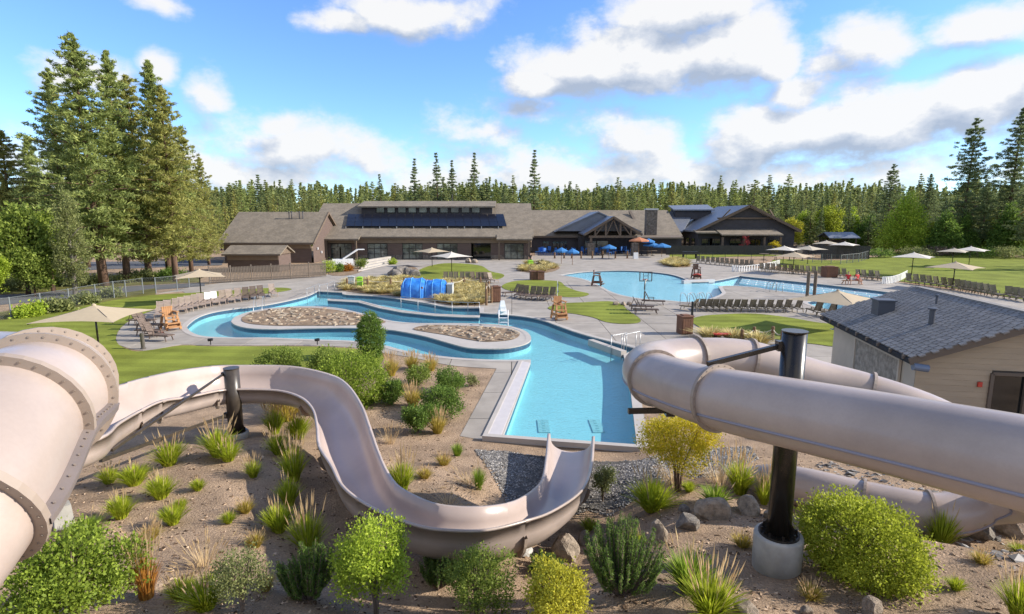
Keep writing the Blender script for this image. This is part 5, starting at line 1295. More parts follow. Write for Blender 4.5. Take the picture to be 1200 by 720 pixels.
MB().box((0, 0, .4), (3.0, 1.2, .8)).build('basin', 'white_plastic', t)
for s in (-.5, .5): MB().bar((0, s, .8), (2.2, s, 2.2), .12, .2).build('side_rail', 'white_plastic', t)
MB().slab([(0, -.44, .82), (0, .44, .82), (2.2, .44, 2.15), (2.2, -.44, 2.15)], .06).build('chute', 'lamp_blue', t)
MB().box((2.7, 0, 2.2), (1.0, 1.1, .1)).build('platform', 'white_plastic', t)
t0 = P(418, 318); t = thing('steps', 'broad pale concrete steps rising to the hall door', 'steps', (t0.x, t0.y, 0))
for i in range(4):
    a, c = P(420+3*i, 318.5-3*i)-t0, P(457+.6*i, 310-1.8*i)-t0; d = (c-a); q = V((-.3, 1.3, 0))
    z_ = .14*(i+1); MB().slab([a+V((0, 0, z_)), c+V((0, 0, z_)), c+q+V((0, 0, z_)), a+q+V((0, 0, z_))], z_).build('step', 'concrete', t)
def boulder_mesh(seed, mt):
    r = random.Random(seed); import bmesh
    bm = bmesh.new(); bmesh.ops.create_icosphere(bm, subdivisions=3, radius=1.0)
    pl = [(V((r.gauss(0, 1), r.gauss(0, 1), r.gauss(0, .8))).normalized(), r.uniform(.55, .9)) for _ in range(9)]
    for v in bm.verts:
        for n_, d_ in pl:
            e = v.co.dot(n_)-d_
            if e > 0: v.co -= n_*e*.92
        v.co += v.co.normalized()*(.06*noise.noise(v.co*2.3+V((seed, 0, 0)))+.03*noise.noise(v.co*6))
    me = bpy.data.meshes.new('boulder'); bm.to_mesh(me); bm.free(); me.materials.append(M[mt]); return me
BOUL = [('pale flat topped boulder between the bright grasses and the steel column', 838, 608, 52, 30, 'boulder'), ('low brown boulder just left of the steel column footing', 880, 603, 42, 24, 'boulder'), ('rough boulder left of the pale flat topped one', 808, 620, 40, 22, 'boulder_grey'), ('knobbly tan boulder near the spiky pine shrub', 773, 634, 34, 30, 'boulder'),
        ('flat pinkish slab boulder under the chute bend beside the spiky pine shrub', 663, 655, 52, 32, 'boulder'), ('white lumpy rock against the chute flange', 611, 652, 34, 16, 'boulder_white'), ('dark grey boulder behind the spiky pine shrub', 686, 642, 26, 24, 'boulder_grey'), ('small round rock under the chute left of the white one', 582, 656, 18, 14, 'boulder_grey'), ('grey boulder in tube shade at the right of the lime shrub', 1150, 630, 56, 28, 'boulder_grey'), ('tan boulder at the right edge of the photo under the tube', 1186, 628, 40, 28, 'boulder'),
        ('pointed pale rock at the bottom edge of the slope below the lime shrub', 1025, 720, 34, 24, 'boulder'), ('half buried rock at the bottom edge left of the steel column', 878, 722, 46, 16, 'boulder'), ('small pale stone between the bottom edge rocks', 946, 719, 20, 8, 'boulder'), ('rock behind the lime shrub under the low tube', 1078, 612, 30, 18, 'boulder'), ('grey rock at the foot of the golden tree', 803, 600, 18, 10, 'boulder_grey'), ('low tan rock between footing and bright green grass', 905, 608, 24, 14, 'boulder')]
for i, (lb, px, py, wd, hh, mt) in enumerate(BOUL):
    p = G(px, py); s = pxm(p); o = link(bpy.data.objects.new('boulder', boulder_mesh(i+3, mt))); w_ = wd/s*.42; o.location = p+V((0, w_*.4, hh/s*.16)); o.scale = (w_, w_*.8, hh/s*.62); o.rotation_euler[2] = i*1.3; tag(o, lb, 'boulder', 'boulders on the slope')
    for f_ in o.data.polygons: f_.use_smooth = False
for i, (px, py, s) in enumerate(((462, 323, .9), (470, 321.5, 1.2), (478, 323, 1.0), (486, 324, .8), (466, 325, .7), (549, 308, .7), (556, 308.5, .6), (722, 358, .32), (731, 358, .30), (737, 357.5, .26))):
    p = P(px, py); o = link(bpy.data.objects.new('boulder', boulder_mesh(30+i, 'boulder_grey' if i < 5 else 'boulder'))); o.location = (p.x, p.y, s*.3); o.scale = (s, s*.8, s*.75); o.rotation_euler[2] = i
    tag(o, 'dark rock in the rock pile beside the golden grass bed' if i < 5 else ('rock on the plaza before the hall opening' if i < 7 else 'low brown rock at the tip of the small lawn'), 'boulder', 'rock pile' if i < 5 else ('plaza rocks' if i < 7 else 'lawn tip rocks'))
# patio chairs in blue before the porch
def patio_chair():
    t = thing('patio_chair', 'blue patio chair before the timber porch', 'chair')
    MB().box((0, 0, .44), (.55, .55, .05)).build('seat', 'blue_plastic', t); MB().box((0, .26, .75), (.55, .05, .6)).build('backrest', 'blue_plastic', t)
    for x in (-.24, .24):
        for y in (-.24, .24): MB().box((x, y, .21), (.04, .04, .42)).build('leg', 'blue_plastic', t)
    return t
PCH = Proto(patio_chair()); r = random.Random(5)
for i in range(34): 
    px = 629+i*3.5+r.uniform(-1, 1); p = P(px, r.uniform(295.5, 299.5)); PCH.put((p.x, p.y, 0), r.uniform(0, 6.3), 'blue patio chair in the crowd of seats before the timber porch', 1.25, 'blue patio chairs')
def patio_table():
    t = thing('patio_table', 'table', 'table'); MB().lathe([(.6, .7), (.6, .74)], 12).build('tabletop', 'timber', t); MB().lathe([(.05, 0), (.05, .7)], 8).build('post', 'black_plastic', t); MB().lathe([(.3, 0), (.3, .04)], 10).build('foot', 'black_plastic', t); return t
PTB = Proto(patio_table())
for i, (px, py) in enumerate(((655, 298.5), (688, 299), (705, 299), (752, 299.5), (758, 300), (765, 300), (895, 304), (908, 305), (940, 306), (925, 305))): p = P(px, py); PTB.put((p.x, p.y, 0), 0, 'round dark patio table among the blue chairs by the porch' if i < 6 else 'round dark table under the far umbrella cluster', 1.3, 'porch tables' if i < 6 else 'far cluster tables')
for i, px in enumerate((650, 661, 670, 681, 694, 706, 721, 735, 744)):
    p = P(px, 303); t = thing('post', 'short wooden post on the edge of the blue chair patio', 'post', (p.x, p.y, 0), 0, 'patio edge posts'); MB().lathe([(.14, 0), (.13, 1.2), (.08, 1.25)], 8).build('shaft', 'wood_post', t); MB().lathe([(.18, 0), (.18, .06)], 8).build('base', 'wood_dark', t)
p = P(745, 303.5); b = MB(); b.add([(-.4, -.3, 0), (.4, -.3, 0), (.4, .3, 0), (-.4, .3, 0), (-.4, -.03, 1.1), (.4, -.03, 1.1), (.4, .03, 1.1), (-.4, .03, 1.1)], [(0, 1, 5, 4), (2, 3, 7, 6), (4, 5, 6, 7), (0, 4, 7, 3), (1, 2, 6, 5)]); tag(b.build('sandwich_board', 'white_plastic', loc=(p.x, p.y, 0)), 'blank white A board standing on the plaza by the porch', 'sign')
p = P(808, 303); t = thing('barbecue', 'black barbecue table beside the far strip of lawn', 'barbecue', (p.x, p.y, 0)); MB().box((0, 0, 1.0), (2.6, 1, .3)).build('body', 'black_plastic', t)
for x in (-1.1, 1.1): MB().box((x, 0, .43), (.12, .8, .85)).build('leg', 'black_plastic', t)
# ------------------------------------------------------------------ people (skinned skeletons)
def skin_obj(name, pts, edges, rad, mt, par, root=0, lv=2):
    me = bpy.data.meshes.new(name); me.from_pydata(pts, edges, []); o = link(bpy.data.objects.new(name, me)); o.parent = par
    md = o.modifiers.new('skin', 'SKIN'); sv = me.skin_vertices[0].data
    for v_, r_ in zip(sv, rad): v_.radius = (r_, r_) if not isinstance(r_, tuple) else r_
    sv[root].use_root = True
    ss = o.modifiers.new('sub', 'SUBSURF'); ss.levels = ss.render_levels = lv
    me.materials.append(M[mt]); return o
def person(label, loc, rz, seated, shirt, shorts, sc=1.0):
    t = thing('person', label, 'person', loc, rz); t.scale = (sc,)*3
    if seated: hip, kn, an, toe = .50, (.44, .52), (.46, .08), (.62, .04)
    else: hip, kn, an, toe = .93, (.03, .50), (.0, .08), (.16, .04)
    P_ = [(0, 0, hip), (0, 0, hip+.22), (0, 0, hip+.44), (.0, 0, hip+.56), (.02, 0, hip+.72), (.02, 0, hip+.80)]; E_ = [(0, 1), (1, 2), (2, 3), (3, 4), (4, 5)]; R_ = [(.15, .12), (.13, .10), (.17, .11), .055, .10, .075]
    for s in (-1, 1):
        i = len(P_); P_ += [(.0, s*.19, hip+.48), (.06, s*.25, hip+.22), (.26, s*.22, hip+.08 if seated else hip-.02), (.33, s*.21, hip+.07 if seated else hip-.09)]; E_ += [(2, i), (i, i+1), (i+1, i+2), (i+2, i+3)]; R_ += [.055, .045, .035, .03]
        for k, f_ in enumerate((-.022, -.008, .006, .02)): P_.append((.40+.006*k, s*.21+f_, hip+.055 if seated else hip-.15)); E_.append((i+3, len(P_)-1)); R_.append(.009)
        P_.append((.355, s*.21-s*.045, hip+.06 if seated else hip-.12)); E_.append((i+3, len(P_)-1)); R_.append(.011)
        i = len(P_); P_ += [(.02, s*.10, hip-.03), (kn[0], s*.12, kn[1]), (an[0], s*.12, an[1]), (toe[0], s*.13, toe[1])]; E_ += [(0, i), (i, i+1), (i+1, i+2), (i+2, i+3)]; R_ += [.085, .062, .045, .04]
    skin_obj('body', P_, E_, R_, 'skin', t)
    skin_obj('shirt', [(0, 0, hip+.04), (0, 0, hip+.22), (0, 0, hip+.46), (0, .19, hip+.50), (.04, .235, hip+.34), (0, -.19, hip+.50), (.04, -.235, hip+.34)], [(0, 1), (1, 2), (2, 3), (3, 4), (2, 5), (5, 6)], [(.17, .14), (.15, .12), (.18, .125), .075, .062, .075, .062], shirt, t, 1)
    k2 = .7
    skin_obj('shorts', [(0, 0, hip+.06), (.0, 0, hip-.01), (.02, .10, hip-.04), (kn[0]*k2, .115, hip+(kn[1]-hip)*k2), (.02, -.10, hip-.04), (kn[0]*k2, -.115, hip+(kn[1]-hip)*k2)], [(0, 1), (1, 2), (2, 3), (1, 4), (4, 5)], [(.165, .135), (.16, .14), .105, .085, .105, .085], shorts, t, 1)
    skin_obj('hair', [(-.02, 0, hip+.70), (-.02, 0, hip+.80), (.0, 0, hip+.86)], [(0, 1), (1, 2)], [.10, .10, .06], 'hair', t)
    b = MB()
    for s in (-1, 1): b.lathe([(.012, -.01), (.012, .01)], 6, (.118, s*.035, hip+.75))
    b.build('eyes', 'black_cloth', t); MB().tube([(.11, 0, hip+.745), (.14, 0, hip+.71)], .013, 6).build('nose', 'skin', t)
p = P(999, 333.5)
bt = thing('guard_bench', 'low wooden bench with splayed legs under the two seated lifeguards', 'bench', (p.x, p.y, 0)); MB().box((0, .1, .40), (2.0, .5, .06)).build('seat', 'wood_orange', bt)
for x in (-.8, .8):
    for y in (-1, 1): MB().bar((x, .1+y*.16, .37), (x*1.1, .1+y*.36, 0), .07, .07).build('leg', 'wood_orange', bt)
person('seated person in a red shirt and black shorts facing the lap pool', (p.x-.45, p.y+.12, 0), radians(-100), True, 'red_cloth', 'black_cloth', 1.0)
person('seated person leaning near the bench end in a red shirt and red shorts', (p.x+.5, p.y+.12, 0), radians(-70), True, 'red_cloth', 'red_cloth', 1.0)
p = P(621.5, 310.5); person('person in black clothes standing behind the small lime green bin', (p.x, p.y, 0), radians(-90), False, 'black_cloth', 'black_cloth')
# ------------------------------------------------------------------ vegetation builders (numpy)
def raw_mesh(name, Vt, nv, mats, midx=None):
    """Vt: (faces, nv, 3) separate polygons of nv corners"""
    n = len(Vt); me = bpy.data.meshes.new(name); me.vertices.add(n*nv); me.vertices.foreach_set('co', np.ascontiguousarray(Vt, dtype=np.float32).ravel())
    me.loops.add(n*nv); me.loops.foreach_set('vertex_index', np.arange(n*nv, dtype=np.int32)); me.polygons.add(n)
    me.polygons.foreach_set('loop_start', np.arange(0, n*nv, nv, dtype=np.int32)); me.polygons.foreach_set('loop_total', np.full(n, nv, dtype=np.int32))
    for m in (mats if isinstance(mats, (list, tuple)) else [mats]): me.materials.append(M[m])
    if midx is not None: me.polygons.foreach_set('material_index', np.asarray(midx, dtype=np.int32))
    me.update(calc_edges=True); return me
def leaf_quads(rg, C, size, aspect=.5, bias=None, bk=0.0):
    n = len(C); d = rg.normal(size=(n, 3)); 
    if bias is not None: d = d/np.linalg.norm(d, axis=1)[:, None]+bias*bk
    d /= np.linalg.norm(d, axis=1)[:, None]+1e-9
    e = rg.normal(size=(n, 3)); w = np.cross(d, e); w /= np.linalg.norm(w, axis=1)[:, None]+1e-9
    s = (np.asarray(size)*rg.uniform(.65, 1.25, n))[:, None]
    u = d*s*.5; w = w*s*.5*aspect
    fold = np.cross(d, w/np.linalg.norm(w, axis=1)[:, None])*s*.08
    return np.stack([C-u, C+w*1.0+fold-u*.1, C+u, C-w*1.0+fold-u*.1], axis=1)
def obj_from(name, me, parent=None): 
    o = link(bpy.data.objects.new(name, me)); o.parent = parent; return o
# --- conifers
def conifer(seed, H, R, base, mt, whorls, per, clumps, q, qs, droop=.25, top=.02, bark='bark', tr=.28, lowbare=.0, irregular=.35, pw=.85, clump=.5, asp=.2):
    rg = np.random.default_rng(seed); r = random.Random(seed); C, B, KS = [], [], []; tb = MB()
    lean = (r.uniform(-.02, .02), r.uniform(-.02, .02))
    tb.tube([(lean[0]*H*k/8, lean[1]*H*k/8, H*k/8*.97) for k in range(9)], [max(.02, tr*(1-k/8.4)) for k in range(9)], 8)
    for wv in range(whorls):
        t = wv/(whorls-1); z = H*(base+(1-base)*t**.92); prof = (1-t)**pw*(.45+.55*min(1, t/.18+lowbare)) + top
        nb = max(3, int(round(per*(.55+.45*(1-t))))); a0 = r.uniform(0, 6.3)
        for k in range(nb):
            L = R*prof*r.uniform(1-irregular, 1+irregular*.6); a = a0+2*pi*k/nb+r.uniform(-.35, .35)
            if r.random() < .10: continue
            rise = r.uniform(-.05, .30)*(t*1.6)-droop*(1-t); nseg = max(1, int(round(clumps*(.4+.6*L/R))))
            end = V((cos(a)*L, sin(a)*L, rise*L)); o = V((lean[0]*z, lean[1]*z, z))
            if whorls > 14 and L > .5 and r.random() < .55: tb.tube([o, o+end*.5+V((0, 0, .05*L)), o+end*.92], [.03+.012*L, .02+.006*L, .012], 4, cap=False)
            for j in range(nseg):
                f = (j+.75)/nseg*r.uniform(.82, 1.08); side = (1-f*.45)*L*.26
                w_ = r.uniform(-side, side); p = o+end*f+V((w_*-sin(a), w_*cos(a), r.uniform(-.10, .22)*clump*2+.1*L*f*f))
                KS.append(1-.62*t); C.append(p); B.append(V((cos(a), sin(a), .55)))
    C = np.array([tuple(p) for p in C]); B = np.array([tuple(p) for p in B]); n = len(C)
    CC = np.repeat(C, q, axis=0)+rg.normal(size=(n*q, 3))*np.array([clump, clump, clump*.6])*.5*np.repeat(np.array(KS), q)[:, None]; BB = np.repeat(B, q, axis=0)
    F = leaf_quads(rg, CC, qs, asp, BB, .8)
    return raw_mesh('crown', F, 4, mt), tb.mesh('trunk', bark, True), (C, n)
def tree_thing(name, meshes, label, loc, rz, sc, group=None, cat='tree'):
    t = thing(name, label, cat, loc, rz, group); t.scale = (sc if isinstance(sc, tuple) else (sc,)*3)
    obj_from('trunk', meshes[1], t); obj_from('crown', meshes[0], t); return t
PINE = [conifer(100+i, 24, R_, b_, mt, 38, 6, 6, 30, .50, droop=.16, lowbare=.25, irregular=.6, pw=pw_, clump=.58, tr=.42) for i, (R_, b_, mt, pw_) in enumerate(((5.0, .14, 'pine_needles', .62), (4.6, .20, 'pine_needles', .72), (5.2, .12, 'pine_gold', .58), (4.0, .24, 'pine_needles', .75), (5.2, .16, 'pine_gold', .6)))]
for i, (px, pt, Y, v, rz, lb, w_) in enumerate(((118, 44, 58, 0, .4, 'tallest ragged pine of the left group, its top well above the others', 1.12), (146, 62, 61, 1, 2.2, 'tall slim pine just right of the tallest one', .95), (172, 92, 64, 2, 1.1, 'golden green pine in the middle of the left pine group', 1.0), (196, 74, 66, 1, 4.0, 'dark topped pine standing behind the golden green ones', .9),
        (203, 104, 62, 4, 5.1, 'broad golden pine with low limbs near the umbrella', .95), (222, 150, 70, 2, 3.3, 'golden pine at the right end of the left pine group', .9), (80, 84, 63, 0, 2.6, 'dark pine left of the tallest one', .95), (14, 155, 62, 4, .2, 'wide pale pine at the left edge of the photo', 1.25), (45, 160, 74, 3, 1.7, 'thin pine behind the birch at the left edge', 1.1), (243, 186, 84, 2, .9, 'shorter golden pine beside the west wing roof', .8), (100, 130, 80, 4, 2.0, 'olive pine seen between the trunks of the tall pines', 1.1))):
    x = XA(px, Y); zt = ZA(pt, Y); s = zt/24; tree_thing('pine_tree', PINE[v], lb, (x, Y, 0), rz, (s*w_*1.0+.0, s*w_, s), 'big pines on the left')
RP = [conifer(130+i, 26, R_, .2, 'fir_needles', 30, 6, 6, 26, .55, droop=.12, lowbare=.3, irregular=.5, pw=pw_, clump=.6, tr=.4) for i, (R_, pw_) in enumerate(((5.0, .55), (4.6, .7)))]
for px, pt, Y, v, lb in ((1126, 141, 112, 0, 'tall dark pine on the right with a dense rounded top'), (1177, 129, 110, 1, 'tallest dark pine on the right, leaning by the photo edge'), (1038, 194, 118, 0, 'dark round topped pine behind the bright lime tree'), (1204, 190, 100, 1, 'dark pine at the right edge of the photo'), (1085, 205, 125, 1, 'dark pine between the lime tree and the tall right pair'), (1150, 215, 108, 0, 'lower dark pine under the tall right pair')):
    x = XA(px, Y); s = ZA(pt, Y)/26; tree_thing('pine_tree', RP[v], lb, (x, Y, 0), v*2+px, (s*1.05, s*1.05, s), 'dark pines on the right')
FARV = [conifer(200+i, 20, R_, .08, mt, 28, 6, 3, 9, .62, droop=.3, irregular=.35, pw=pw_, clump=.42, tr=.22, asp=.36)[:2] for i, (R_, mt, pw_) in enumerate(((3.6, 'far_needles', 1.1), (3.0, 'fir_needles', 1.1), (3.6, 'pine_gold', 1.0), (3.3, 'far_needles', .95), (2.8, 'fir_needles', 1.05), (3.4, 'pine_needles', 1.0), (3.2, 'far_needles', .5), (3.0, 'pine_needles', .6)))]
r = random.Random(11)
for px, pt, Y, v in ((487, 187, 150, 4), (515, 181, 152, 1), (532, 189, 156, 4), (555, 181, 150, 1), (625, 177, 150, 4)):
    x = XA(px, Y); s = ZA(pt, Y)/20; tree_thing('fir_tree', FARV[v], 'tall dark fir standing above the forest behind the pool hall roof' if px < 600 else 'lone tall dark fir above the forest between hall and porch', (x, Y, 0), px, (s*1.3, s*1.3, s), 'tall firs behind the hall' if px < 600 else None)
CNT = 0
def far_tree(px, Y, pt, v, w_=1.0, label='conifer of the forest edge beyond the buildings', group='forest trees beyond the buildings'):
    x = XA(px, Y); s = ZA(pt, Y)/20
    hue_ = ('green', 'dark narrow', 'golden green', 'green', 'dark narrow', 'olive', 'round topped green', 'round topped olive')[v]
    if 'rank' in label:
        where = 'west wing' if px < 390 else 'pool hall' if px < 618 else 'timber porch' if px < 760 else 'gabled lodge' if px < 925 else 'far lawn'
        label = f"{hue_} conifer in the {'front' if 'front' in label else 'second'} forest rank behind the {where}"; group = label+'s'
    else: label = hue_+' '+label; group = hue_+' '+group
    t = thing('forest_tree', label, 'tree', (x, Y, 0), r.uniform(0, 6.3), group); t.scale = (s*w_, s*w_, s)
    obj_from('trunk', FARV[v][1], t); obj_from('crown', FARV[v][0], t)
for k in range(118):                                   # front rank, all along
    px = 255+k*8.2+r.uniform(-3.5, 3.5); dip = 6 if 620 < px < 900 else 0
    far_tree(px, r.uniform(140, 162), 224+r.gauss(0, 7)+dip*.6+5*sin(px*.021)+3*sin(px*.077), r.choice((0, 1, 2, 3, 4, 5, 6, 7)), r.uniform(1.1, 1.8), 'conifer in the front rank of the forest beyond the buildings', 'front rank of the forest')
for k in range(96):
    px = 240+k*10.4+r.uniform(-4, 4); far_tree(px, r.uniform(172, 200), 222+r.gauss(0, 7)+4*sin(px*.034), r.choice((0, 1, 3, 5, 6, 7)), r.uniform(1.3, 1.8), 'conifer in the second rank of the forest beyond the buildings', 'second rank of the forest')
for k in range(46):                                    # right hand slope, nearer
    px = 925+k*7.2+r.uniform(-5, 5); far_tree(px, r.uniform(119, 140), 238+r.gauss(0, 12)-(10 if px > 1050 else 0), r.choice((1, 3, 4, 4, 1, 2)), r.uniform(1.0, 1.4), 'conifer on the right behind the far lawn', 'trees behind the far lawn')
for k in range(14):
    px = 258+k*11+r.uniform(-4, 4); far_tree(px, r.uniform(112, 128), 232+r.gauss(0, 6), r.choice((0, 2, 5, 2)), 1.1, 'conifer standing close behind the west wing roof', 'trees behind the west wing')
# the deep wood behind reads as one mass
rg = np.random.default_rng(5); allF = []
def crude(x, y, h, rad):
    n = 130; t = rg.uniform(.25, 1, n)**.8; a = rg.uniform(0, 6.283, n); rr = rad*1.25*(1-t)*rg.uniform(.4, 1.1, n)
    Cc = np.stack([x+rr*np.cos(a), y+rr*np.sin(a), h*t], axis=1); return leaf_quads(rg, Cc, 1.5, .42, np.stack([np.cos(a), np.sin(a), a*0+.5], axis=1), .8)
for k in range(1700):
    px = rg.uniform(-330, 1530); Y = rg.uniform(202, 270); pt = 222+rg.normal()*4+3*sin(px*.03); allF.append(crude(XA(px, Y), Y, ZA(pt, Y), rg.uniform(3, 4.5)))
for k in range(170):
    px = rg.choice([rg.uniform(-420, 250), rg.uniform(1200, 1600)]); Y = rg.uniform(105, 200); pt = 212+rg.normal()*10; allF.append(crude(XA(px, Y), Y, ZA(pt, Y), rg.uniform(2.6, 4.2)))
for k in range(620):
    a_ = rg.choice([-1, 1])*rg.uniform(.86, 1.9); R_ = rg.uniform(115, 230); allF.append(crude(R_*sin(a_), R_*cos(a_), rg.uniform(13, 21), rg.uniform(2.8, 4.2)))
tag(obj_from('far_wood', raw_mesh('far_wood', np.concatenate(allF), 4, 'far_needles')), 'deep conifer wood closing the view behind the forest edge', 'forest', None, 'stuff')

# --- broadleaf crowns: leaf clumps gathered into an uneven volume
def crown(seed, blobs, nclump, per, leaf, mt, cs=.18, shell=.55, aspect=.6, name='crown'):
    """blobs: (x,y,z,rx,ry,rz) ellipsoids"""
    rg = np.random.default_rng(seed); wts = np.array([b[3]*b[4]*b[5] for b in blobs])**.7; pick = rg.choice(len(blobs), nclump, p=wts/wts.sum()); bl = np.array(blobs)[pick]
    d = rg.normal(size=(nclump, 3)); d /= np.linalg.norm(d, axis=1)[:, None]; rad = (shell+(1-shell)*rg.uniform(0, 1, nclump)**.6)*rg.uniform(.84, 1.08, nclump)*np.where(rg.uniform(0, 1, nclump) < .14, rg.uniform(1.05, 1.34, nclump), 1)
    C = bl[:, :3]+bl[:, 3:]*d*rad[:, None]
    CC = np.repeat(C, per, axis=0)+rg.normal(size=(nclump*per, 3))*cs*.5; B = np.repeat(d+np.array([0, 0, .5]), per, axis=0)
    CC[:, 2] = np.maximum(CC[:, 2], .02)
    return raw_mesh(name, leaf_quads(rg, CC, leaf, aspect, B, .9), 4, mt)
def stems(seed, n, h, spread, r0, mt, name='stem'):
    r = random.Random(seed); b = MB()
    for i in range(n):
        a = r.uniform(0, 6.3); q = spread*r.uniform(.3, 1)
        b.tube(catmull([(r.uniform(-.04, .04)*spread, r.uniform(-.04, .04)*spread, -.05), (cos(a)*q*.25, sin(a)*q*.25, h*.4), (cos(a)*q*.65, sin(a)*q*.65, h*.8), (cos(a)*q, sin(a)*q, h*1.05)], 3), [r0*(1-.08*k) for k in range(10)], 5, cap=False)
    return b.mesh(name, mt, True)
def lumps(seed, w, d, h, n=7, low=.42):
    r = random.Random(seed); out = [(0, 0, h*.52, w*.40, d*.40, h*.46)]
    for i in range(n):
        a = 2*pi*i/n+r.uniform(-.3, .3); k = r.uniform(.45, .80); s = r.uniform(.24, .44)
        out.append((cos(a)*w*k*.62, sin(a)*d*k*.62, h*r.uniform(low-.12, low+.28), w*s*.62, d*s*.62, h*s*.75))
    return out
# deciduous trees of the middle distance
def decid(name, label, px, pyb, pyt, wpx, mt, kind='round', Y=None, seed=1, clumps=420, grp=None):
    p = P(px, pyb) if Y is None else V((XA(px, Y), Y, 0)); H = Q(px, pyt, p.y).z; Wd = wpx/660*(p.y*CT+4*ST)
    t = thing(name, label, 'tree', p, 0, grp); r = random.Random(seed)
    b = MB(); tr = .035*H**.9; b.tube([(0, 0, -.1), (.02*H*.2, 0, H*.3), (0, .02, H*.6), (0, 0, H*.9)], [tr, tr*.75, tr*.45, .03], 8)
    for i in range(7):
        a = r.uniform(0, 6.3); z0 = H*r.uniform(.22, .6); L = Wd*.36; b.tube([(0, 0, z0), (cos(a)*L*.5, sin(a)*L*.5, z0+L*.5), (cos(a)*L, sin(a)*L, z0+L*1.0)], [tr*.45, tr*.3, .02], 5, cap=False)
    b.build('trunk', 'bark_pale' if kind == 'column' else 'bark', t, smooth=True)
    if kind == 'column': bl = [(0, 0, H*f, Wd*.5*g, Wd*.5*g, H*.15) for f, g in ((.2, .85), (.34, 1), (.5, .95), (.65, .8), (.8, .58), (.92, .3))]
    elif kind == 'cone': bl = [(0, 0, H*f, Wd*.5*g, Wd*.5*g, H*.13) for f, g in ((.16, .9), (.28, 1), (.42, .86), (.56, .68), (.7, .5), (.84, .32), (.95, .14))]
    else:
        bl = [(0, 0, H*.55, Wd*.38, Wd*.38, H*.36)]+[(cos(i*1.05)*Wd*.27, sin(i*1.05)*Wd*.27, H*r.uniform(.32, .78), Wd*.22, Wd*.22, H*.15) for i in range(8)]+[(0, 0, H*.85, Wd*.2, Wd*.2, H*.13)]
    lf = max(.14, min(.34, Wd*.055))
    obj_from('crown', crown(seed, bl, clumps, 24, lf, mt, cs=Wd*.10, shell=.5), t); return t
decid('columnar_tree', 'narrow columnar green tree by the left fence', 84, 338, 222, 36, 'leaf_sage', 'column', Y=51, seed=3, clumps=520)
decid('birch_tree', 'bright green birch left of the columnar tree', 28, 330, 238, 74, 'leaf_mid', Y=51, seed=4, clumps=520)
decid('birch_tree', 'green birch between the columnar tree and the left edge birch', 58, 325, 246, 44, 'leaf_green', Y=53, seed=5)
decid('leafy_tree', 'leafy tree cut by the left edge of the photo beside the fence', -4, 352, 292, 36, 'leaf_bright', seed=6)
decid('birch_tree', 'small dark leaved tree behind the fence at the left', 36, 333, 290, 46, 'leaf_mid', Y=50, seed=16)
decid('lime_tree', 'bright lime green tree standing before the right forest', 1058, 297, 226, 58, 'leaf_bright', 'cone', seed=7, clumps=620)
decid('fir_sapling', 'blue green rounded fir beside the bright lime tree', 1104, 299, 248, 40, 'leaf_dark', 'cone', seed=8)
decid('fir_sapling', 'dark green cone shaped tree left of the bright lime tree', 1016, 293, 254, 44, 'leaf_dark', 'cone', seed=9)
decid('fir_sapling', 'dark cone shaped tree right of the rounded fir', 1128, 298, 252, 34, 'leaf_dark', 'cone', seed=10)
decid('yellow_tree', 'yellow green young tree before the tall right pines', 1153, 298, 250, 28, 'leaf_lime', 'cone', seed=11)
decid('leafy_tree', 'dark spreading tree at the right under the tall pines', 1178, 300, 240, 40, 'leaf_dark', 'cone', seed=12)
decid('leafy_tree', 'orange tinted tree at the right edge of the photo', 1198, 300, 246, 34, 'leaf_orange', seed=13)
decid('yellow_tree', 'yellow tree just right of the gabled lodge', 926, 290, 254, 28, 'leaf_yellow', seed=14, Y=120)
decid('yellow_tree', 'lime yellow tree behind the shelter', 970, 287, 240, 34, 'leaf_lime', seed=15, Y=124)
decid('yellow_tree', 'paler yellow tree left of the shelter', 945, 287, 246, 24, 'leaf_bright', seed=17, Y=124)
decid('yellow_tree', 'tall pale yellow green tree between the shelter and the dark cone shaped tree', 996, 292, 246, 30, 'leaf_bright', 'cone', seed=31)
decid('yellow_tree', 'small yellow green tree between the two dark firs right of the lime tree', 1090, 298, 262, 22, 'leaf_lime', 'cone', seed=32)
decid('birch_tree', 'lime leaved tree right of the yellow green young tree before the right pines', 1168, 299, 262, 26, 'leaf_bright', 'cone', seed=33)
decid('red_maple', 'small red leaved tree before the gabled lodge', 873, 293, 273, 14, 'leaf_red', seed=18, Y=107.8, clumps=34)
decid('yellow_tree', 'low yellow bush at the corner of the gabled lodge', 908, 293, 282, 16, 'leaf_gold', seed=19, Y=107.8, clumps=160)
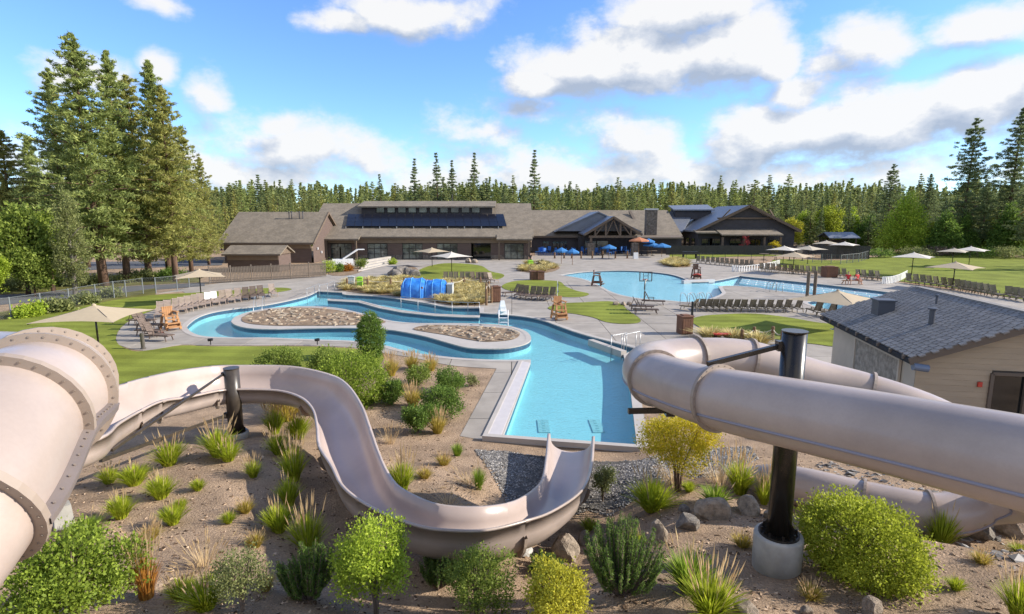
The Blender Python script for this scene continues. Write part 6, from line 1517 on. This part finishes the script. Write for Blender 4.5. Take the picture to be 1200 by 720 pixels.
for i, (px, py, pt, w_, mt) in enumerate(((1030, 302, 292, 40, 'leaf_dark'), (1075, 301, 291, 46, 'leaf_sage'), (1100, 300, 290, 40, 'twig'), (1145, 302, 290, 46, 'leaf_dark'), (1180, 303, 290, 44, 'leaf_sage'), (1210, 303, 288, 44, 'leaf_dark'), (960, 296, 288, 30, 'twig'), (15, 340, 326, 40, 'leaf_sage'), (58, 336, 325, 30, 'leaf_mid'), (105, 334, 324, 44, 'leaf_sage'), (160, 330, 318, 40, 'leaf_sage'), (200, 328, 316, 36, 'leaf_dark'), (130, 348, 341, 22, 'leaf_sage'), (64, 366, 354, 30, 'leaf_sage'), (36, 371, 360, 26, 'leaf_bright'), (100, 356, 347, 26, 'leaf_sage'))):
    p = P(px, py); s = pxm(p); w2 = w_/s; h2 = (py-pt)/s*1.1
    t = thing('roadside_bush', 'low scrubby bush at the forest foot beyond the far lawn' if px > 900 else ('scrubby bush on the near verge of the road at the chain link fence' if py > 341 else 'scrubby bush beyond the road under the left pines'), 'bush', p, i, 'forest foot bushes' if px > 900 else ('verge bushes' if py > 341 else 'bushes beyond the road'))
    obj_from('foliage', crown(300+i, lumps(i, w2, w2*.7, h2), 200, 10, .22, mt, cs=.4), t); obj_from('stem', stems(i, 5, h2*.6, w2*.3, .03, 'twig'), t)

# --- shrubs of the slope
def shrub(name, label, base, wpx, hpx, mt, kind='leafy', leaf=.055, clumps=700, per=10, seed=1, cs=.10, lift=0.0, shell=.6, group=None, dk=.85):
    p = G(*base); s = pxm(p)*1.02; W, H = wpx/s*.88, hpx/s*1.04
    t = thing(name, label, 'shrub', p, seed, group)
    obj_from('stem', stems(seed, 9, H*.75, W*.33, .014+.006*H, 'twig'), t)
    bl = [(x, y, z*(1-lift)+H*lift, a, b_, c*(1-lift)) for x, y, z, a, b_, c in lumps(seed, W, W*dk, H)]
    if kind == 'dome': bl = [(0, 0, H*.42, W*.55, W*.48, H*.56), (W*.22, 0, H*.36, W*.34, W*.36, H*.42), (-W*.2, 0, H*.40, W*.36, W*.36, H*.46)]
    obj_from('foliage', crown(seed+50, bl, clumps, per, leaf, mt, cs=cs, shell=shell, name='foliage'), t); return t
def mugo(label, base, wpx, hpx, n=70, seed=1):
    p = G(*base); s = pxm(p); W, H = wpx/s, hpx/s; t = thing('mugo_pine', label, 'shrub', p); rg = np.random.default_rng(seed); r = random.Random(seed); Cs, Bs = [], []; b = MB()
    for i in range(n):
        a = r.uniform(0, 6.3); q = sqrt(r.random()); e = V((cos(a)*q*W*.56, sin(a)*q*W*.5, H*(1-.28*q*q)*r.uniform(.55, 1.15))); root = V((cos(a)*q*W*.10, sin(a)*q*W*.10, 0)); mid = root.lerp(e, .5)+V((cos(a), sin(a), 0))*W*.09*q
        b.tube([root, mid, e], [.018, .013, .006], 4, cap=False)
        for k in range(30):
            f = .30+.70*k/29; pt = root.lerp(mid, f*2) if f < .5 else mid.lerp(e, f*2-1)
            for _ in range(4): Cs.append(tuple(pt)); Bs.append((cos(a)*.2, sin(a)*.2, .9))
    C = np.array(Cs); Bv = np.array(Bs); d = rg.normal(size=C.shape); d /= np.linalg.norm(d, axis=1)[:, None]; C = C+d*.024
    b.build('stem', 'twig', t); obj_from('foliage', raw_mesh('foliage', leaf_quads(rg, C, .075, .16, Bv, 1.1), 4, 'mugo'), t); return t
shrub('leafy_shrub', 'wide bright green shrub in the bottom left corner below the enclosed slide', (88, 726), 135, 112, 'leaf_green', leaf=.055, clumps=1500, per=9, seed=1, cs=.10, shell=.45)
shrub('leafy_shrub', 'tall yellow green shrub on bare stems before the chute bend', (441, 722), 100, 125, 'leaf_bright', leaf=.045, clumps=1250, per=9, seed=2, cs=.10, lift=.2, shell=.4)
shrub('leafy_shrub', 'rounded mid green shrub at the bottom edge right of the tall one', (558, 724), 92, 90, 'leaf_mid', leaf=.040, clumps=1000, per=9, seed=3, cs=.08, lift=.06, shell=.4)
shrub('leafy_shrub', 'golden tinted shrub at the bottom edge before the pinkish slab boulder', (652, 726), 92, 68, 'leaf_yellow', leaf=.042, clumps=950, per=9, seed=4, cs=.09, shell=.4)
shrub('leafy_shrub', 'big dense lime shrub beside the steel column footing', (1006, 670), 146, 86, 'leaf_lime', 'dome', leaf=.05, clumps=3000, per=9, seed=5, cs=.10, shell=.8)
shrub('sage_shrub', 'airy grey green shrub with pale stems left of the dark mugo pine', (284, 715), 64, 74, 'leaf_sage', leaf=.038, clumps=420, per=8, seed=6, cs=.11, lift=.25, shell=.35)
shrub('leafy_shrub', 'large round green bush on the far side of the chute bend', (412, 474), 88, 64, 'leaf_green', 'dome', leaf=.08, clumps=1700, per=9, seed=7, cs=.14, shell=.8)
shrub('leafy_shrub', 'dark green bush tucked behind the large round one', (382, 444), 46, 38, 'leaf_mid', leaf=.085, clumps=600, per=9, seed=8, cs=.15)
shrub('leafy_shrub', 'low spreading bush on the lawn edge behind the chute', (330, 438), 62, 30, 'leaf_mid', leaf=.085, clumps=700, per=9, seed=9, cs=.15)
shrub('leafy_shrub', 'dark bush at the foot of the large round one', (461, 472), 30, 28, 'leaf_dark', leaf=.07, clumps=420, per=9, seed=10, cs=.12)
shrub('leafy_shrub', 'dark shrub in the bed nearest the plunge pool walkway', (527, 460), 42, 30, 'leaf_dark', leaf=.07, clumps=560, per=9, seed=11, cs=.13)
shrub('leafy_shrub', 'dark shrub in the middle of the bed by the walkway', (517, 486), 54, 34, 'leaf_dark', leaf=.07, clumps=700, per=9, seed=12, cs=.13)
shrub('leafy_shrub', 'dark shrub lowest of the three in the bed by the walkway', (490, 506), 38, 34, 'leaf_dark', leaf=.065, clumps=560, per=9, seed=13, cs=.12)
shrub('leafy_shrub', 'small green shrub between two golden grasses in the bed', (491, 450), 34, 22, 'leaf_mid', leaf=.07, clumps=380, per=9, seed=14, cs=.13)
shrub('leafy_shrub', 'tiny pale shrub in the bed corner by the walkway', (553, 452), 14, 14, 'leaf_sage', leaf=.06, clumps=120, per=8, seed=15, cs=.1)
shrub('leafy_shrub', 'small soft green sapling right of the chute exit', (706, 588), 28, 42, 'leaf_sage', leaf=.05, clumps=300, per=8, seed=16, cs=.10, lift=.25, shell=.4)
for i, (px, py, w_, h_, mt) in enumerate(((386, 320, 20, 14, 'leaf_bright'), (398, 319, 12, 10, 'leaf_dark'), (423, 315, 14, 12, 'leaf_mid'), (409, 318, 12, 8, 'leaf_orange'), (460, 310, 10, 5, 'leaf_bright'))):
    shrub('leafy_shrub', ['rounded bright shrub at the end of the plank fence', 'dark shrub by the white slide unit', 'green shrub beside the hall steps', 'orange flowered shrub by the hall steps', 'small bright shrub above the hall steps'][i], (px, py), w_, h_, mt, leaf=.16, clumps=160, per=8, seed=20+i, cs=.3)
# clipped columnar shrub and golden tree
p = G(435, 420); s = pxm(p); W, H = 33/s, 53/s; t = thing('columnar_shrub', 'clipped egg shaped evergreen standing on the river bank', 'shrub', p)
obj_from('stem', stems(3, 5, H*.6, W*.1, .03, 'twig'), t)
obj_from('foliage', crown(77, [(0, 0, H*f, W*.5*g, W*.5*g, H*.17) for f, g in ((.14, .72), (.3, .92), (.46, 1), (.62, .95), (.76, .78), (.88, .5))], 1500, 9, .075, 'leaf_dark', cs=.09, shell=.82, name='foliage'), t)
p = G(794, 574); s = pxm(p); W, H = 86/s, 96/s; t = thing('golden_tree', 'small golden leaved tree below the tube slide bend', 'tree', p); b = MB(); r_ = random.Random(2)
for i in range(6):
    a = i*1.05; b.tube([(cos(a)*.05, sin(a)*.05, -.05), (cos(a)*.10, sin(a)*.10, H*.28), (cos(a)*W*.16, sin(a)*W*.16, H*.55), (cos(a)*W*.3, sin(a)*W*.3, H*.85)], [.022, .018, .012, .005], 6, cap=False)
b.build('trunk', 'bark', t, smooth=True); obj_from('crown', crown(78, [(x, y, z*.74+H*.27, a, b2, c*.74) for x, y, z, a, b2, c in lumps(78, W, W*.85, H, 9)], 1700, 9, .055, 'leaf_gold', cs=.10, shell=.5, aspect=.4), t)
mugo('dark green mugo pine left of the tall shrub on bare stems', (362, 700), 60, 62, 80, 1)
mugo('small mugo pine peeping out behind the rounded mid green shrub', (514, 688), 38, 46, 46, 2)
mugo('big spiky mugo pine with upright candles at the bottom centre', (728, 692), 88, 82, 100, 3)
mugo('tiny mugo pine between chute and golden tinted shrub', (640, 668), 40, 18, 30, 4)

# --- grasses: tufts of blades with seed heads
def tuft(seed, blade, n=230, seeds=0, h=.62, spread=.42, w=.014, seedmat='seed', lean=.55):
    rg = np.random.default_rng(seed); a = rg.uniform(0, 6.283, n); q = np.sqrt(rg.uniform(0, 1, n)); hh = h*rg.uniform(.6, 1.05, n)*(1-.25*q); ln = lean*q*rg.uniform(.5, 1.3, n)
    F = []; dirv = np.stack([np.cos(a), np.sin(a), a*0], axis=1); root = dirv*(q*spread*.28)[:, None]; side = np.stack([-np.sin(a+rg.uniform(-1, 1, n)), np.cos(a), a*0], axis=1)*w
    def at(t): return root+dirv*(ln*h*t**1.7)[:, None]+np.array([0, 0, 1.])*(hh*(t-.18*ln*t*t))[:, None]
    ts = [0, .35, .7, 1]
    for i in range(3):
        w0, w1 = 1-.25*i, (1-.25*(i+1)) if i < 2 else .08
        F.append(np.stack([at(ts[i])-side*w0, at(ts[i])+side*w0, at(ts[i+1])+side*w1, at(ts[i+1])-side*w1], axis=1))
    blades = raw_mesh('blades', np.stack(F, axis=1).reshape(-1, 4, 3), 4, blade); sh = None
    if seeds:
        a = rg.uniform(0, 6.283, seeds); q = np.sqrt(rg.uniform(0, 1, seeds)); H2 = h*rg.uniform(1.0, 1.38, seeds); dv = np.stack([np.cos(a), np.sin(a), a*0], axis=1); sd = np.stack([-np.sin(a), np.cos(a), a*0], axis=1)
        r0 = dv*(q*spread*.25)[:, None]; tip = dv*(q*spread*.95)[:, None]+np.array([0, 0, 1.])*H2[:, None]; mid = r0+(tip-r0)*.68; FF = [np.stack([r0-sd*.003, r0+sd*.003, mid+sd*.003, mid-sd*.003], axis=1)]
        ax = (tip-mid)
        for sg in (sd, dv): FF.append(np.stack([mid, mid+ax*.4+sg*.010, tip, mid+ax*.4-sg*.014], axis=1))
        sh = raw_mesh('seed_heads', np.concatenate(FF), 4, seedmat)
    return blades, sh
def tuft_proto(*a, **k):
    bl, sh = tuft(*a, **k); t = thing('grass_clump', 'grass', 'grass clump'); obj_from('blades', bl, t)
    if sh: obj_from('seed_heads', sh, t)
    return Proto(t)
GT = {'green': [tuft_proto(1, 'blade', 460, 10), tuft_proto(2, 'blade', 420, 4), tuft_proto(3, 'blade', 520, 16)], 'plume': [tuft_proto(4, 'blade', 420, 26, h=.62), tuft_proto(5, 'blade', 460, 36, h=.62)], 'gold': [tuft_proto(6, 'blade_gold', 380, 50, h=.6), tuft_proto(7, 'blade_gold', 400, 40, h=.6)], 'dark': [tuft_proto(8, 'blade_dark', 330, 6)], 'orange': [tuft_proto(9, 'blade_orange', 320, 40, h=.62, spread=.5, lean=.45)], 'dry': [tuft_proto(10, 'seed', 90, 40, h=.55, w=.005, spread=.7)]}
def grass(kind, px, py, wpx, hpx, label, group=None):
    p = G(px, py); s = pxm(p); hm = .62 if kind in ('green', 'dark') else (.62 if kind == 'orange' else .78); k = RNG.choice(GT[kind])
    sz, sw = hpx/s/hm*.93, wpx/s/.62*.93; k.put(p-V((0, 0, .02)), RNG.uniform(0, 6.3), label, (sw, sw, sz), group)
for k, px, py, w_, h_, lb in (('green', 142, 606, 32, 32, 'green grass clump on bare dirt just above the bottom left shrub'), ('green', 189, 583, 34, 32, 'green grass clump in the middle of the bare dirt inside the chute bend'), ('green', 203, 613, 30, 28, 'green grass clump on bare dirt lowest in the chute bend'), ('green', 158, 567, 36, 28, 'green grass clump on bare dirt under the slanting steel brace'), ('plume', 198, 544, 38, 42, 'plumed grass clump left of the brown post beside its brace'),
        ('plume', 257, 533, 40, 48, 'big plumed grass clump at the foot of the brown steel post'), ('green', 268, 539, 30, 26, 'low grass clump touching the big plumed one by the brown post'), ('plume', 297, 558, 22, 30, 'lone narrow grass clump between the brown post and the grass line'), ('green', 212, 595, 16, 14, 'smallest green grass tuft on the bare dirt inside the chute bend'),
        ('plume', 322, 508, 26, 46, 'upper left grass of the line along the inner side of the chute'), ('gold', 336, 492, 46, 48, 'tan bushy grass at the top of the line along the chute'), ('green', 350, 514, 32, 34, 'green grass close under the chute wall right of the tan bushy one'), ('plume', 326, 531, 28, 36, 'plumed grass second down the line along the chute'), ('plume', 345, 562, 30, 60, 'tallest plumed grass midway down the line along the chute'), ('green', 339, 591, 28, 40, 'green grass below the tallest plumed one in the line along the chute'),
        ('green', 327, 622, 36, 40, 'bright round grass near the lower end of the line along the chute'), ('plume', 361, 646, 42, 74, 'tall plumed grass at the lower end of the line above the mugo pine'), ('plume', 342, 540, 24, 34, 'small plumed grass tucked in the middle of the line along the chute')): grass(k, px, py, w_, h_, lb)
for k, px, py, w_, h_, lb in (('plume', 471, 573, 34, 52, 'plumed grass clump in the crook between chute and plunge pool'), ('dark', 561, 573, 18, 34, 'narrow dark grass clump by the shaded gravel'), ('dark', 536, 534, 16, 20, 'small dark grass clump by the corner of the plunge pool walkway'), ('gold', 513, 507, 24, 34, 'gold tipped grass clump beside the lowest dark shrub'), ('gold', 484, 476, 26, 34, 'gold grass clump among the dark shrubs of the bed'), ('gold', 459, 440, 20, 34, 'gold grass clump right of the egg shaped evergreen'), ('gold', 483, 432, 20, 26, 'gold grass clump on the bed edge by the river, middle one'), ('gold', 505, 434, 20, 24, 'gold grass clump on the bed edge by the river, east one'), ('dry', 457, 519, 20, 26, 'small dry grass tuft below the dark shrubs'), ('dry', 549, 570, 44, 16, 'thin dry grass patch next to the narrow dark clump'), ('dry', 525, 592, 40, 14, 'thin dry grass patch inside the chute bowl'),
        ('plume', 128, 566, 24, 30, 'small plumed grass under the slanting brace nearest the enclosed slide'), ('green', 232, 574, 18, 16, 'tiny lime tuft on bare dirt below the brown post'), ('gold', 176, 632, 26, 24, 'gold grass wisp on bare dirt above the orange clump'), ('green', 268, 612, 18, 16, 'tiny lime tuft beside the sparse dry grass'), ('gold', 288, 600, 22, 22, 'small gold tuft left of the bright round grass'), ('gold', 300, 640, 24, 24, 'gold wisp between the airy grey shrub and the grass line'), ('plume', 213, 700, 34, 36, 'plumed grass left of the yellow green clump at the bottom'), ('gold', 312, 690, 24, 26, 'gold grass wisp behind the dark mugo pine'),
        ('green', 425, 545, 14, 14, 'tiny tuft in the open dirt near the chute rim'), ('gold', 520, 545, 20, 20, 'gold wisp on the open dirt beside the gravel'), ('gold', 498, 560, 20, 18, 'pale gold tuft on the open dirt inside the chute bowl'), ('plume', 745, 640, 22, 26, 'small plumed grass above the spiky pine shrub'), ('green', 690, 620, 20, 16, 'small lime tuft beside the dark grey boulder'), ('gold', 870, 640, 26, 22, 'gold wisp on the slope left of the column footing'), ('gold', 950, 700, 30, 24, 'gold wisp at the bottom right below the column footing'), ('green', 1120, 690, 22, 18, 'lime tuft on the bare slope right of the lime shrub'), ('gold', 1150, 660, 24, 22, 'gold wisp before the grey boulder in tube shade'),
        ('green', 764, 597, 52, 42, 'full bright grass clump before the golden tree'), ('green', 807, 575, 20, 14, 'small bright grass tuft right of the golden tree trunk'), ('dark', 838, 590, 40, 26, 'deep green grass clump behind the pale flat topped boulder'), ('plume', 867, 578, 34, 62, 'bright plumed grass left of the steel column'), ('plume', 902, 585, 26, 50, 'plumed grass half hidden behind the steel column'), ('dry', 790, 565, 44, 44, 'dry seed stalks around the golden tree trunk'), ('dry', 845, 566, 50, 44, 'dry seed stalks behind the deep green clump'),
        ('dark', 808, 690, 62, 56, 'thick green grass clump right of the spiky pine shrub'), ('plume', 832, 720, 64, 74, 'plumed yellow grass clump at the bottom edge near the column footing'), ('green', 1102, 643, 34, 58, 'slim grass clump at the right end of the lime shrub'), ('plume', 1194, 724, 44, 76, 'bright grass clump cut by the bottom right corner'), ('plume', 1196, 650, 26, 20, 'small gold grass clump at the right edge of the photo'), ('dry', 1085, 622, 40, 40, 'tall dry seed stalks behind the lime shrub'), ('dry', 1118, 622, 36, 40, 'dry seed stalks before the low tube end'),
        ('orange', 172, 700, 34, 72, 'orange grass clump standing beside the bottom left shrub'), ('dry', 240, 664, 52, 38, 'wide sparse dry grass above the yellow green clump'), ('dry', 165, 640, 40, 30, 'dry grass behind the bottom left shrub'), ('green', 241, 712, 52, 46, 'yellow green grass clump left of the airy grey shrub'), ('dark', 100, 626, 40, 24, 'grass clump on the upper edge of the bottom left shrub'), ('plume', 895, 590, 20, 40, 'bright grass showing just left of the steel column')): grass(k, px, py, w_, h_, lb)
# golden mounds in the plaza beds
OG = [tuft_proto(20+i, 'blade_straw', 220, 0, h=.5, spread=.9, w=.035, lean=1.3) for i in range(3)]
r = random.Random(9)
def fill(pix, cnt, label, group, s0=1.4):
    pl = plan(pix, sub=2); xs = [p[0] for p in pl]; ys = [p[1] for p in pl]; k = 0; done = []; tries = 0; inner = offset(pl, -.35)
    while k < cnt and tries < 4000:
        tries += 1; x, y = r.uniform(min(xs), max(xs)), r.uniform(min(ys), max(ys))
        if not inside(inner, np.array([x]), np.array([y]))[0] or any((x-a)**2+(y-b2)**2 < .8 for a, b2 in done): continue
        if abs(x-P(503, 347).x) < 2.6 and abs(y-P(503, 347).y) < 1.6: continue
        done.append((x, y)); k += 1; s = s0*r.uniform(.8, 1.2); o = r.choice(OG).put((x, y, .02), r.uniform(0, 6), label, (s, s, s*.9), group); o.name = 'ornamental_grass'
fill([(394, 337), (410, 330), (442, 327.5), (480, 326), (490, 330), (486, 339), (478, 349), (460, 347), (436, 345), (410, 342.5)], 46, 'golden grass mound in the bed west of the blue covered structure', 'west golden mounds')
fill([(520, 331), (548, 331), (570, 337), (573, 348), (566, 357.5), (545, 358.5), (522, 357), (512, 354), (515, 340)], 52, 'golden grass mound in the bed east of the blue covered structure', 'east golden mounds')
fill(BED2, 20, 'golden grass mound in the small bed before the patio', 'small bed mounds', 1.6); fill(BED3, 20, 'golden grass mound in the long bed beyond the leisure pool', 'long bed mounds', 1.7)
for px, py, lb in ((833, 397, 'west'), (861, 399, 'middle'), (889, 403, 'east')):
    p = P(px, py); o = r.choice(OG).put((p.x, p.y, .02), 1.0, lb+' golden grass mound behind the right tube slide', 1.7); o.name = 'ornamental_grass'
# --- loose ground cover on the slope
def scatter(name, label, n, pick, smin, smax, mt, cat, seed, lift=-.03):
    rg = random.Random(seed); Vv = []; base = [V((1, 0, 0)), V((-.5, .87, 0)), V((-.5, -.87, 0)), V((0, 0, .8))]
    for _ in range(n):
        q = pick(rg)
        if q is None: continue
        x, y = q; z = hgt(x, y)+lift; s = smin*(smax/smin)**(rg.random()**2.2); R = Matrix.Rotation(rg.uniform(0, 6.3), 3, 'Z') @ Matrix.Rotation(rg.uniform(-.6, .6), 3, 'X'); st = V((rg.uniform(.7, 1.6), rg.uniform(.6, 1), rg.uniform(.4, .8)))*s
        p = [R @ V((a.x*st.x, a.y*st.y, a.z*st.z))+V((x, y, z)) for a in base]
        b2 = [R @ V((-a.x*st.x*.7, -a.y*st.y*.7, .6*st.z)) + V((x, y, z)) for a in base[:3]]
        for i in range(3):
            j = (i+1) % 3; k = b2[(i+2) % 3]; Vv += [(p[i], p[j], k), (p[j], b2[i] if False else b2[(j+2) % 3], k)] if False else [(p[i], p[j], k)]
        Vv += [(b2[0], b2[1], b2[2])]+[(p[i], b2[(i+2) % 3], b2[(i+1) % 3]) for i in range(3)]
    o = obj_from(name, raw_mesh(name, np.array([[tuple(q) for q in f] for f in Vv]), 3, mt)); return tag(o, label, cat, None, 'stuff')
fl_pts = [((NS[i]+FS[i])/2).to_2d() for i in range(0, len(NS), 3)]
BEDP = plan([(452, 416), (540, 432), (578, 435), (536, 508), (556, 530), (430, 560), (425, 480)])
def slope(rg):
    if rg.random() < .16:
        x, y = rg.uniform(-7, 0), rg.uniform(13, 25)
        return (x, y) if inside(BEDP, np.array([x]), np.array([y]))[0] else None
    y = 4.2+rg.random()**1.3*12; x = rg.uniform(-.95, .95)*(y+1.5); 
    return (x, y) if hgt(x, y) > .03 else None
scatter('mulch', 'bark chips and small stones littering the dirt slope', 42000, slope, .010, .06, 'chip', 'mulch', 3)
gpoly = plan([(556, 520), (590, 520), (690, 528), (752, 533), (800, 520), (880, 515), (890, 535), (850, 560), (800, 566), (760, 582), (715, 592), (690, 585), (640, 600), (600, 592), (588, 575)], z=.25)
gb = tag(sheet('gravel_bed', ccw(offset(gpoly, -.12)), .0, 'gravel_base', zf=lambda x, y: hgt(x, y)-.006, step=.27), 'dark bed under the washed gravel beside the plunge pool edge', 'gravel bed', None, 'stuff')
gx0, gx1, gy0, gy1 = min(p[0] for p in gpoly), max(p[0] for p in gpoly), min(p[1] for p in gpoly), max(p[1] for p in gpoly)
GA = np.random.default_rng(1).uniform((gx0, gy0), (gx1, gy1), (30000, 2)); GA = GA[inside(gpoly, GA[:, 0], GA[:, 1])]; git = iter(GA.tolist())
scatter('gravel', 'grey washed gravel between the plunge pool edge and the slope', len(GA), lambda rg: next(git), .024, .055, 'gravel', 'gravel', 4, -.012)
def left_rub(rg):
    x, y = rg.uniform(8, 13), rg.uniform(8, 15); return (x, y)
scatter('rubble', 'grey stones scattered under the right tubes', 900, left_rub, .04, .16, 'gravel', 'stones', 6)
